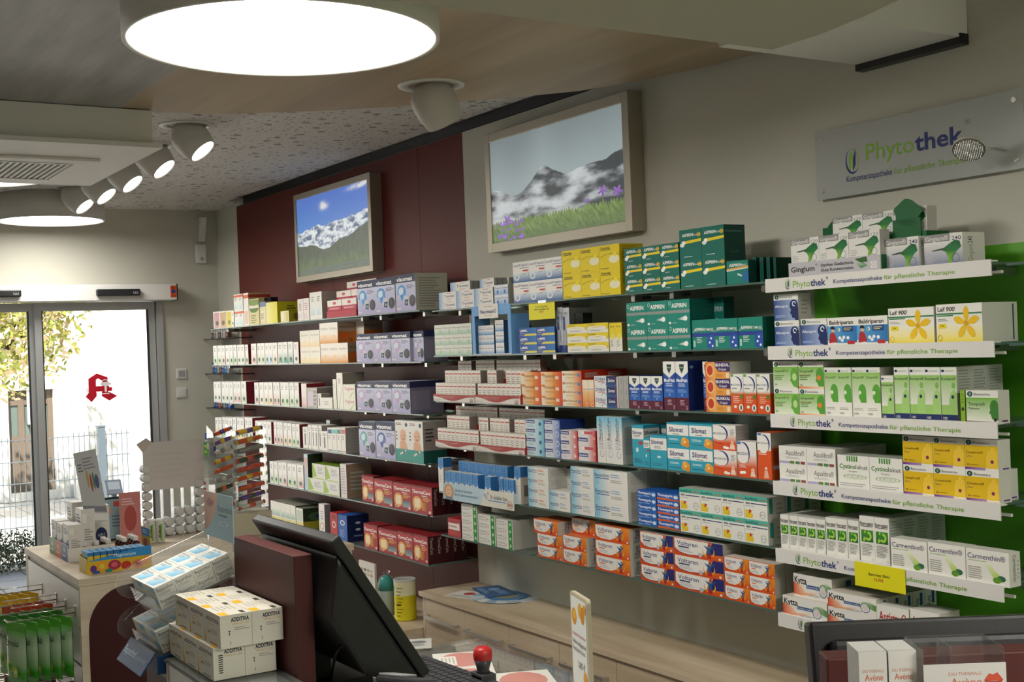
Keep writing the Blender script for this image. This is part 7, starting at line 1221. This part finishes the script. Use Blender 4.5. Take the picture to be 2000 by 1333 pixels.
for k, (hx, hz, cs, c2, nm, nm2) in enumerate(hk):
    xx = XC1+(hx+5.18); th_ = empty('peg_hook', (xx, YC0+.0025, hz)); tag(th_, 'chrome peg hook on the cabinet front holding the %s pouches' % nm2, 'hook', 'chrome peg hooks')
    MB().tube([(0, 0, 0), (0, -.265, 0), (0, -.275, .012)], .003, m=M['chrome'], seg=8).tube([(0, 0, .022), (0, -.22, .022)], .002, m=M['chrome'], seg=6).box(-.012, -.003, -.02, .012, 0, .03, m=M['chrome']).build('hook_wire', th_)
    for i, cc in enumerate(cs):
        pouch('candy_pouch', cc, c2, '%s candy pouch, %s from the cabinet on its hook' % (nm2, ['first', 'second', 'third', 'fourth', 'fifth'][i]), (xx, YC0-.05-i*.045, hz-.0165), .36+random.uniform(-.02, .02), kiwi={'green': '#a8c84a', 'orange': '#e0a04a', 'yellow': '#ecd86a', 'plum': '#a03a5c'}[nm])
# white cartons in the green-orange-blue tray
pL = at_z(93, 1080, ZC); pR = at_z(137, 1099, ZC); y0 = (pL.y+pR.y)/2; w = pR.x-pL.x; t = empty('counter_display_tray', ((pL.x+pR.x)/2, y0, ZC+.0005)); tag(t, 'tray with green, orange and blue front fields on the oak cabinet', 'display tray')
mb = MB().box(-w/2, 0, 0, w/2, .003, .075, '#cccccc').box(-w/2, .003, 0, w/2, .2, .002, '#d8d8d2'); Art(mb, (-w/2, 0, 0), (w, 0, 0), (0, 0, .075)).draw([('r', 0, 0, .34, 1, '#3f7a35'), ('r', .34, 0, .67, 1, '#c9582c'), ('r', .67, 0, 1, 1, '#24508c'), ('e', .17, .65, .06, .15, '#9fc89a'), ('e', .5, .65, .06, .15, '#e0b09a'), ('e', .84, .65, .06, .15, '#9ab4d4'), ('l', .05, .3, .2, .4, 1, '#cfe0c8'), ('l', .4, .62, .2, .4, 1, '#ecd0c0'), ('l', .73, .95, .2, .4, 1, '#c0d0e4')]); mb.box(w/2-.003, .003, .002, w/2, .2, .06, '#d9d7d0'); mb.build('tray_wall', t)
def wc(fc, txt=None): return dict(body='#e0deda', side='#d9d7d2', top='#d2d0ca', front=[('g', [(0, 0), (1, 0), (1, .62), (0, .3)], [fc]*4), ('l', .15, .85, .72, .9, 3, '#3a4048')], sideart=[('r', .1, .72, .4, .9, '#e9e7e2'), ('a', .55, .78, .12, .06, 0, 360, .1, .1, '#aaa8a2'), ('l', .2, .85, .35, .6, 5, '#8f8d88')])
for i, (fx, fy, hh, zz, fc, lab) in enumerate(((.16, .008, .155, .0022, '#4f8f35', 'green-footed white carton at the tray left front'), (.5, .008, .15, .0022, '#2c5a94', 'blue-footed white carton at the middle of the tray front'), (.83, .008, .16, .0022, '#2c5a94', 'blue-footed white carton at the tray right front'), (.25, .075, .235, .0022, '#7c9a3c', 'tall green-footed white carton at the tray rear left'), (.72, .075, .22, .0022, '#24427e', 'tall blue-footed white carton at the tray rear right'))):
    o = bpy.data.objects.new('supplement_carton', carton(w*.29, hh, .06, wc(fc)).mesh('supplement_carton')); C.objects.link(o); o.location = (t.location.x-w/2+w*fx+(.01 if fx < .2 else 0), y0+fy, ZC+.0005+zz); tag(o, lab, 'supplement box', 'white cartons in the three-coloured tray')
# white info box with round NEU badge, info board
p = at_z(214, 1090, ZC); yb_ = y0+.145; xN = at_z(160, 1097, ZC).x-.22; yb_ = at_x(166, 1030, xN).y; dd = at_x(214, 1030, xN).y-yb_; hh = at_x(214, 986, xN).z-ZC; t = empty('info_box', (xN, yb_, ZC+.0008)); tag(t, 'white slanted info box with dark blue round NEU badge', 'info box')
mb = MB(); T = Matrix(((0, 0, 1, 0), (1, 0, 0, 0), (0, 1, 0, 0), (0, 0, 0, 1))); mb.prism([(0, 0), (dd, 0), (dd, hh), (dd*.35, hh*.98), (0, hh*.3)], -.09, 0, '#d9d7d2', T=T)
Art(mb, (.0, 0, 0), (0, dd, 0), (0, 0, hh)).draw([('e', .66, .34, .24, .18, '#1c2a5c', 24), ('t', 'NEU', .52, .8, .31, .08, '#d9dce4', 0), ('p', [(.1, .35), (.35, .9), (.4, .7), (.1, .2)], '#2c4f8c'), ('l', .45, .9, .62, .9, 4, '#aaa8a2')]); mb.build('box_body', t)
a = at_x(156, 885, pR.x-.06); b = at_x(212, 1000, pR.x-.06); q = [at_x(u, v, pR.x-.06) for u, v in ((156, 884), (197, 894), (213, 1010), (167, 984))]
t = empty('info_board', (q[3].x, q[3].y, q[3].z)); tag(t, 'tall grey printed info board with coloured hands logo on the cabinet', 'info board')
mb = MB(); yA, yBb = q[3].y, q[2].y; zb_ = min(q[3].z, q[2].z)-.03; Wb = max(.1, q[1].y-q[0].y); Hb = q[0].z-zb_
T = Matrix.Translation((0, 0, zb_-q[3].z))@Matrix.Rotation(math.radians(8), 4, 'X')
mb.box(0, 0, 0, .003, Wb, Hb, '#b4b6b8', T=T); T3 = T.to_3x3(); Art(mb, T@Vector((.003, 0, 0)), T3@Vector((0, Wb, 0)), T3@Vector((0, 0, Hb))).draw([('l', .08, .3, .72, .85, 3, '#6a6c70'), ('e', .42, .62, .05, .13, '#b09a4a'), ('e', .55, .56, .05, .13, '#a04a4c'), ('e', .67, .58, .05, .12, '#5a7a5c'), ('e', .8, .56, .09, .1, '#4a5c80', 18), ('l', .3, .85, .74, .92, 4, '#85878b'), ('g', [(0, .2), (1, .12), (1, .2), (0, .28)], ['#7c8088']*4), ('g', [(0, .08), (1, .0), (1, .1), (0, .18)], ['#e0e0e0']*4)])
mb.build('board', t); MB().box(-.006, Wb*.3, 0, -.0005, Wb*.34, .01, m=M['acryl'], T=T).box(-.006, Wb*.3, -(q[3].z-ZC) if False else -.08, -.0005, Wb*.34, 0, m=M['acryl'], T=T).build('board_foot', t)
# brown bottles
pb = at_z(160, 1097, ZC); t0 = None
for i in range(3):
    for j in range(5):
        x = pb.x-.03-i*.043; y = pb.y+.02+j*.052+(.02 if j > 2 else 0)
        if t0 is None:
            t = empty('brown_bottle', (x, y, ZC+.0008)); t0 = t
            mb = MB().lathe([(.018, 0), (.019, .003), (.019, .045), (.0165, .052), (.01, .057), (.0095, .06)], '#3a160a', M['foil'], seg=20)
            mb.lathe([(.0194, .008), (.0194, .04)], '#c9501c', seg=20, cap='none'); wrap(mb, -.9, .016, 1.2, .014, '#e6d8c8', .0194); wrap(mb, -2.4, .02, .9, .012, '#e0b08c', .0194); mb.build('bottle_body', t)
            mb = MB(); pr = [(.0125, .0605), (.013, .063), (.0125, .078), (.011, .08), (.001, .08)]; mb.lathe(pr, '#d9d7d2', seg=24, cap='none'); mb.build('screw_cap', t)
        else: t = copy_tree(t0); t.location = (x, y, ZC+.0008)
        tag(t, 'brown bottle, orange label, white cap: %s row, %s from its left' % (['front', 'middle', 'back'][i], ['first', 'second', 'third', 'fourth', 'fifth'][j]), 'bottle', 'brown bottles with white caps')
# magnesium display
pm = at_z(170, 1124, ZC); Lm = .27; Hm = .07; t = empty('counter_display_tray', (pm.x-.13, pm.y, ZC+.0005)); tag(t, 'yellow flower-printed display tray with blue magnesium band', 'display tray')
mb = MB(); w = .13; mb.box(w-.003, 0, 0, w, Lm, Hm*.75, '#c9a41c').box(0, 0, 0, w-.003, .003, Hm*.9, '#cdb52a').box(0, Lm-.003, 0, w-.003, Lm, Hm*2.3, '#c9a41c').box(0, .003, 0, .003, Lm-.003, Hm, '#c9a41c').box(.003, .003, 0, w-.003, Lm-.003, .002, '#c9a41c')
mb.face([(w-.001, 0, Hm*.75), (w-.001, Lm, Hm*.75), (w-.001, Lm, Hm*1.35), (w-.001, Lm*.35, Hm*1.0)], '#2f86c0')
A = Art(mb, (w, 0, 0), (0, Lm, 0), (0, 0, Hm)); A.draw([('e', .18+.02*k, .35+.03*(k % 2), .02, .2, '#d98a1c') for k in range(5)]+[('e', .23, .4, .08, .3, '#e0901c', 10), ('e', .23, .4, .04, .15, '#c9c23c'), ('e', .1, .3, .05, .22, '#5c2c7c'), ('e', .42, .4, .1, .3, '#a02440'), ('e', .42, .42, .05, .15, '#c95a6c'), ('e', .6, .3, .08, .25, '#b0301c'), ('e', .78, .3, .09, .26, '#c9704a'), ('e', .78, .3, .04, .12, '#8c2c24'), ('e', .33, .1, .06, .12, '#2f7a6c'), ('e', .14, .08, .06, .1, '#2c4f8c'), ('e', .92, .45, .06, .25, '#d98a2c')])
Art(mb, (w-.001, Lm*.35, Hm*.78), (0, Lm*.65, 0), (0, 0, Hm*.45)).draw([('t', 'Magnesium', .1, .62, .2, .42, '#dbe8f0', .01)])
Art(mb, (0, Lm-.003, Hm), (w-.003, 0, 0), (0, 0, Hm*1.3)).draw([('r', 0, .6, 1, 1, '#2f86c0'), ('l', .1, .7, .7, .9, 2, '#cfe0ec'), ('e', .5, .3, .3, .2, '#a8442c'), ('e', .75, .2, .15, .2, '#c98a3c')]); mb.build('tray_wall', t)
mMg = carton(.1, .085, .024, dict(body='#2f7fb8', side='#d4b82c', top='#5fa0cc', front=[('l', .1, .8, .5, .8, 3, '#cfe0ec')], sideart=[('r', 0, .82, 1, 1, '#2a6ca4')])).mesh('tablet_box')
for k in range(9):
    o = bpy.data.objects.new('tablet_box', mMg); C.objects.link(o); o.location = (pm.x-.13+.063, pm.y+.008+k*.0275, ZC+.003); tag(o, 'blue and yellow magnesium carton, %s in the flower-printed tray' % (ORD[k] if k < 8 else 'rightmost'), 'tablet box', 'magnesium cartons in the flower-printed tray')
# brochure stands, chewing gum cans
for i, (u, v, w, h, col, ops, lab) in enumerate(((232, 1059, .16, .215, '#2c2e30', [('r', .06, .05, .94, .95, '#8fb0bc'), ('e', .2, .7, .18, .16, '#d0a084'), ('e', .18, .66, .08, .03, '#b0484a'), ('r', .45, .78, .9, .9, '#b8504a'), ('l', .4, .9, .3, .6, 4, '#5c7c8c')], 'dark-framed brochure with smiling face behind the brown bottles'), (262, 1066, .10, .25, '#c9807c', [('e', .5, .5, .3, .25, '#b0504c'), ('l', .1, .9, .75, .9, 3, '#e0c0bc')], 'narrow pink brochure standing beside the magnesium tray'))):
    p = at_z(u, v, ZC); t = empty('brochure_stand', (p.x-.05, p.y, ZC+.0008)); tag(t, lab, 'brochure')
    mb = MB().box(0, -w/2, .0, .003, w/2, h, col); Art(mb, (.003, -w/2, 0), (0, w, 0), (0, 0, h)).draw(ops); mb.build('brochure', t); MB().box(-.03, -w/3, 0, -.0005, w/3, .004, m=M['acryl']).box(-.004, -w/3, .004, -.0005, w/3, h*.5, m=M['acryl']).build('stand', t)
for i in range(2):
    p = at_z(297+i*17, 1061-i*1, ZC); t = empty('gum_can', (p.x, p.y, ZC+.0008)); tag(t, 'white chewing gum can with green and black lettering, %s of two' % ['left', 'right'][i], 'can', 'two chewing gum cans')
    mb = MB().lathe([(.018, 0), (.0195, .003), (.0195, .1), (.019, .102)], '#d2d4c8', seg=24); wrap(mb, -.35, .01, .55, .08, '#7fae5c', .0195)
    Rm = Matrix.Rotation(math.pi/2, 4, 'X'); A = Art(mb, (.0205, -.003, .015), (0, 0, .075), (0, -.012, 0)) ; A.draw([('t', 'Xylitol', .1, .9, .1, .8, '#1f241c', .03)]); mb.build('can_body', t); MB().lathe([(.0198, .1025), (.02, .112), (.018, .114), (.001, .114)], '#e4e4de', seg=24, cap='none').build('screw_cap', t)
# acrylic tube dispenser with paper sign
pd = [at_z(280, 1052, ZC), at_z(396, 1040, ZC)]; xd = pd[0].x; yd0 = pd[0].y; yd1 = min(x_ for x_ in (at_x(400, 1000, xd).y, 2.3)); zt_ = at_x(330, 935, xd).z-ZC
t = empty('tube_dispenser', (xd-.05, yd0, ZC+.0008)); tag(t, 'clear acrylic dispenser with five lanes of stacked white tubes', 'dispenser')
Ld = yd1-yd0; nl = 6
for k in range(nl+1): MB().box(0, Ld*k/nl-.0015, 0, .05, Ld*k/nl+.0015, zt_, m=M['acryl']).build('lane_wall', t)
MB().box(0, 0, 0, -.003, Ld, zt_, m=M['acryl']).build('back_wall', t)
M['tubew'] = mat('white_plastic_cap', (.62, .62, .60), .35); mt = None
fill = [9, 0, 0, 2, 2, 5]; base = [0, 1, 2, 3, 2, 3]
T = Matrix.Rotation(math.pi/2, 4, 'Y'); rt = Ld/nl/2-.004
for k, n in enumerate((8, 1, 2, 3, 3, 6)):
    for i in range(n):
        if mt is None: mt = MB().lathe([(rt*.9, 0), (rt, .003), (rt, .014), (rt*.96, .016), (rt*.5, .017), (.0005, .0165)], m=M['tubew'], seg=20, T=T, cap='start').lathe([(rt*.95, -.055), (rt*.95, -.001)], '#c9ccd0', seg=20, T=T).mesh('white_tube')
        o = bpy.data.objects.new('white_tube', mt); C.objects.link(o); o.location = (xd+.0, yd0+Ld*(k+.5)/nl, ZC+.0012+rt+i*rt*2.02)
        tag(o, 'white capped tube, lane %s of the clear dispenser, %s from below' % (['one', 'two', 'three', 'four', 'five', 'six'][k], ['first', 'second', 'third', 'fourth', 'fifth', 'sixth', 'seventh', 'eighth'][i]), 'tube', 'white capped tubes in the clear dispenser')
q = [at_x(u, v, xd+.01) for u, v in ((279, 866), (399, 862), (399, 955), (281, 960))]
t = empty('paper_sign', q[3]); tag(t, 'blank-looking back of a white paper sign above the tube dispenser', 'sign')
mb = MB().box(0, 0, 0, .001, q[2].y-q[3].y, q[0].z-q[3].z, '#cdc8c4'); Ws = q[2].y-q[3].y; Hs = q[0].z-q[3].z
mb.face([(.002, -.03, Hs*.98), (.002, .0, Hs*.8), (.002, .05, Hs*1.0), (.002, .02, Hs*1.1)], '#c4b8b0'); Art(mb, (.001, 0, 0), (0, Ws, 0), (0, 0, Hs)).draw([('l', .15, .85, .2, .8, 5, '#c9c4c0')])
mb.build('sheet', t); MB().box(-.004, Ws*.1, -(q[3].z-ZC-zt_)-.03, -.0005, Ws*.1+.01, Hs*.6, m=M['acryl']).box(-.004, Ws*.85, -(q[3].z-ZC-zt_)-.03, -.0005, Ws*.85+.01, Hs*.6, m=M['acryl']).build('sign_post', t)
# candy roll rack
xr = -5.86; pr0 = at_x(421, 1000, xr); pr1 = at_x(524, 1000, xr); yr0, yr1 = pr0.y, pr1.y; zt2 = at_x(470, 835, xr).z; zr0 = at_x(470, 1000, xr).z; Lr = yr1-yr0
tb = empty('beige_box', (xr-.02, (yr0+yr1)/2+.04, ZC+.0008)); tag(tb, 'beige cardboard box under the candy roll rack', 'box'); MB().box(-.09, -Lr/2+.03, 0, .07, Lr/2-.04, zr0-ZC-.003, '#b9b39c').build('box_body', tb, bevel=.002); MB().box(-.091, -.02, zr0-ZC-.01, .071, .02, zr0-ZC-.0028, '#a39d86').build('tape_strip', tb)
t = empty('candy_rack', (xr, yr0, zr0-.0015)); tag(t, 'clear acrylic rack with nine sloping trays of colourful candy rolls', 'rack'); Hr = zt2-zr0; nt = 9
mid = Lr*.36
for yy, xx in ((0, 0), (mid, .05), (Lr, 0)):
    mb = MB().prism([(-.09, 0), (xx+.005, 0), (xx+.005, Hr*.96), (-.09, Hr*1.04)], -.0015, .0015, m=M['acryl'], T=Matrix.Translation((0, yy, 0))@RX); mb.build('rack_side', t)
cc_ = ['#d0541c', '#5c3a8c', '#c9c2b4', '#d9b81c', '#d0541c', '#8c8c84', '#2f4a2c', '#c94a2c', '#d0541c']
for k in range(nt):
    z = Hr*(nt-1-k)/nt+.006
    for s, (ya_, yb2, xa_, xb_) in enumerate(((0, mid, 0, .05), (mid, Lr, .05, 0))):
        mb = MB(); up = .03 if s == 0 else .018
        mb.face([(xa_-.08, ya_, z+up*(s == 1)*.0), (xa_, ya_, z+(0 if s == 0 else up*.0)), (xb_, yb2, z+(up if s == 0 else up)), (xb_-.08, yb2, z+up)], '#cccccc', M['acryl'])
        mb.face([(xa_, ya_, z), (xb_, yb2, z+up), (xb_, yb2, z+up+.022), (xa_, ya_, z+.022)], '#cccccc', M['acryl']); mb.build('sloping_tray', t)
        for j in range(2 if s else 1):
            a = Vector((xa_-.02-j*.028, ya_+.012, z+.014)); b = Vector((xb_-.02-j*.028, yb2-.012, z+up+.014)); dv = b-a
            col = cc_[(k+s*3+j) % nt]; c2 = cc_[(k*2+1+j) % nt]; r_ = .011
            if (k*7+s*3+j) % 11 == 5: continue
            P = [a+dv*f for f in (0, .08, .1, .38, .62, .9, .92, 1)]; mb = MB(); o = empty('candy_roll', (xr, yr0, zr0-.0015)); tag(o, '%s candy roll, tray %s from top, %s half%s' % ({'#d0541c': 'orange', '#5c3a8c': 'violet', '#c9c2b4': 'white', '#d9b81c': 'yellow', '#8c8c84': 'grey', '#2f4a2c': 'dark green', '#c94a2c': 'red'}[col], ['first', 'second', 'third', 'fourth', 'fifth', 'sixth', 'seventh', 'eighth', 'ninth'][k], ['left', 'right'][s], ', rear' if j else ''), 'candy roll', 'candy rolls in the clear rack')
            mb.tube(P[1:-1], [r_*.9, r_, r_, r_, r_*.9, r_*.9][:len(P)-2], col, M['foil'], 10); mb.build('wrapper_body', o)
            MB().tube([P[0], P[1]], [.012, .004], c2, M['foil'], 8).build('twisted_end', o); MB().tube([P[-2], P[-1]], [.004, .012], c2, M['foil'], 8).build('twisted_end', o); MB().tube([P[3], P[4]], r_*1.04, c2, M['foil'], 10).build('paper_band', o)
# small goods on the far wall shelf at the left of the candy rack
for k, (v, nm) in enumerate(((889, 'upper'), (963, 'lower'))):
    z = at_y(408, v, D-.16).z; x0 = at_y(395, v, D-.16).x; t = empty('glass_shelf', (x0, D-.2, z)); tag(t, 'short %s glass shelf by the corner left of the candy rack' % nm, 'shelf')
    MB().box(0, 0, -.008, .5, .2-.001, 0, m=M['glass']).build('glass_plate', t)
    if k == 0:
        b = empty('cream_tube', (x0+.05, D-.13, z+.0005)); tag(b, 'white tube with blue cap standing on the short corner shelf', 'tube'); MB().lathe([(.028, 0), (.028, .11), (.026, .115)], '#c9cfd8', seg=20).build('tube_body', b); MB().lathe([(.027, .1155), (.027, .165), (.001, .166)], '#1f4fa0', seg=20, cap='none').build('cap', b)
        o = bpy.data.objects.new('tea_carton', carton(.14, .1, .05, dict(body='#3f9a3c', side='#24307c', front=[('e', .3, .7, .2, .12, '#c9d84a'), ('e', .3, .25, .2, .12, '#c9d84a'), ('r', .55, .5, .95, .95, '#e0e4dc')])).mesh('tea_carton')); C.objects.link(o); o.location = (x0+.19, D-.185, z+.0005); tag(o, 'green carton with yellow ovals on the short corner shelf', 'tea box')
    else:
        o = bpy.data.objects.new('tablet_box', carton(.18, .11, .06, dict(body='#dcdcd8', side='#b9b9b4', front=[('r', .1, .6, .6, .8, '#c93a2c'), ('r', .1, .15, .6, .35, '#c93a2c')])).mesh('tablet_box')); C.objects.link(o); o.location = (x0+.16, D-.185, z+.0005); tag(o, 'white carton with two red name fields near the corner', 'tablet box')
# ================================================================ RIGHT CHECKOUT
RZ = math.atan2(RT.y, RT.x)
def cf(dep, lat, z): q = FW*dep+RT*lat; return (q.x, q.y, z)
dp = 2.05; zt3 = HC-(1285-645)*1.93/F; l0 = (1590-1000)/F*1.93
t = empty('sales_desk', cf(1.45, l0, 0), RZ); tag(t, 'second maroon sales desk at the lower right corner', 'desk')
MB().box(0, .48, 0, .75, .532, zt3, m=M['maroon2']).build('privacy_panel', t, bevel=.003); MB().box(0, .0, 0, .75, .479, 1.12, m=M['maroon2']).build('desk_body', t); MB().box(0, .535, 0, .75, 1.0, .9, m=M['maroon2']).build('desk_back', t)
zm = HC-(1216-648)*2.12/F; lm = (1558-1000)/F*2.12
t = empty('monitor', cf(2.12, lm, .9005), RZ); tag(t, 'black monitor back rising behind the right maroon desk', 'monitor')
T = Matrix.Translation((0, 0, zm-.9005))@Matrix.Rotation(math.radians(-12), 4, 'X')
MB().box(0, 0, -.36, .55, .045, 0, m=M['black'], T=T).build('screen_housing', t, bevel=.006); MB().box(.03, -.022, -.34, .52, -.0005, -.03, m=M['black'], T=T).build('rear_cover', t, bevel=.01)
MB().box(.15, -.02, 0, .4, .24, .03, m=M['black']).box(.24, .03, .03, .31, .07, .2, m=M['black']).build('stand_foot', t)
zc_ = 1.1205; tp = HC-(1273-643)*1.72/F
for i in range(2):
    l_ = ((1652+i*58+28)-1000)/F*1.72; o = bpy.data.objects.new('cream_carton', carton(56/F*1.72-.001, tp-zc_, .06, dict(body='#d0cfcb', side='#c2c1bd', front=[('t', 'EAU THERMALE', .12, .88, .895, .016, '#c9907c', 0), ('t', 'Avène', .2, .85, .855, .032, '#c96a50', 0)])).mesh('cream_carton')); C.objects.link(o)
    o.location = cf(1.72, l_, zc_); o.rotation_euler = (0, 0, RZ); tag(o, 'white cosmetic carton with salmon lettering, %s of two on right desk' % ['left', 'right'][i], 'cream box', 'two cosmetic cartons on the right desk')
l_ = (1772-1000)/F*1.72; t = empty('acrylic_stand', cf(1.71, l_, zc_), RZ); w = (1932-1772)/F*1.72; h = tp-zc_
tag(t, 'clear acrylic box stand with white card showing coral lips', 'display stand')
MB().box(0, .0, 0, .002, .08, h+.002, m=M['acryl']).box(w-.002, 0, 0, w, .08, h+.002, m=M['acryl']).box(0, .078, 0, w, .08, h+.002, m=M['acryl']).box(w*.4, .02, 0, w*.4+.002, .078, h, m=M['acryl']).build('acrylic_box', t)
mb = MB().box(0, -.004, 0, w, -.0015, h-.018, '#cfcecb'); Art(mb, (0, -.004, 0), (w, 0, 0), (0, 0, h-.018)).draw([('t', 'EAU THERMALE', .3, .7, .94, .017, '#c9907c', 0), ('t', 'Avène', .32, .7, .885, .04, '#c96a50', 0), ('p', [(.73, .91), (.79, .945), (.84, .938), (.89, .95), (.96, .91), (.84, .905)], '#c9543c'), ('p', [(.73, .91), (.84, .902), (.96, .91), (.9, .875), (.83, .865), (.78, .88)], '#b8462f')]); mb.build('printed_card', t)
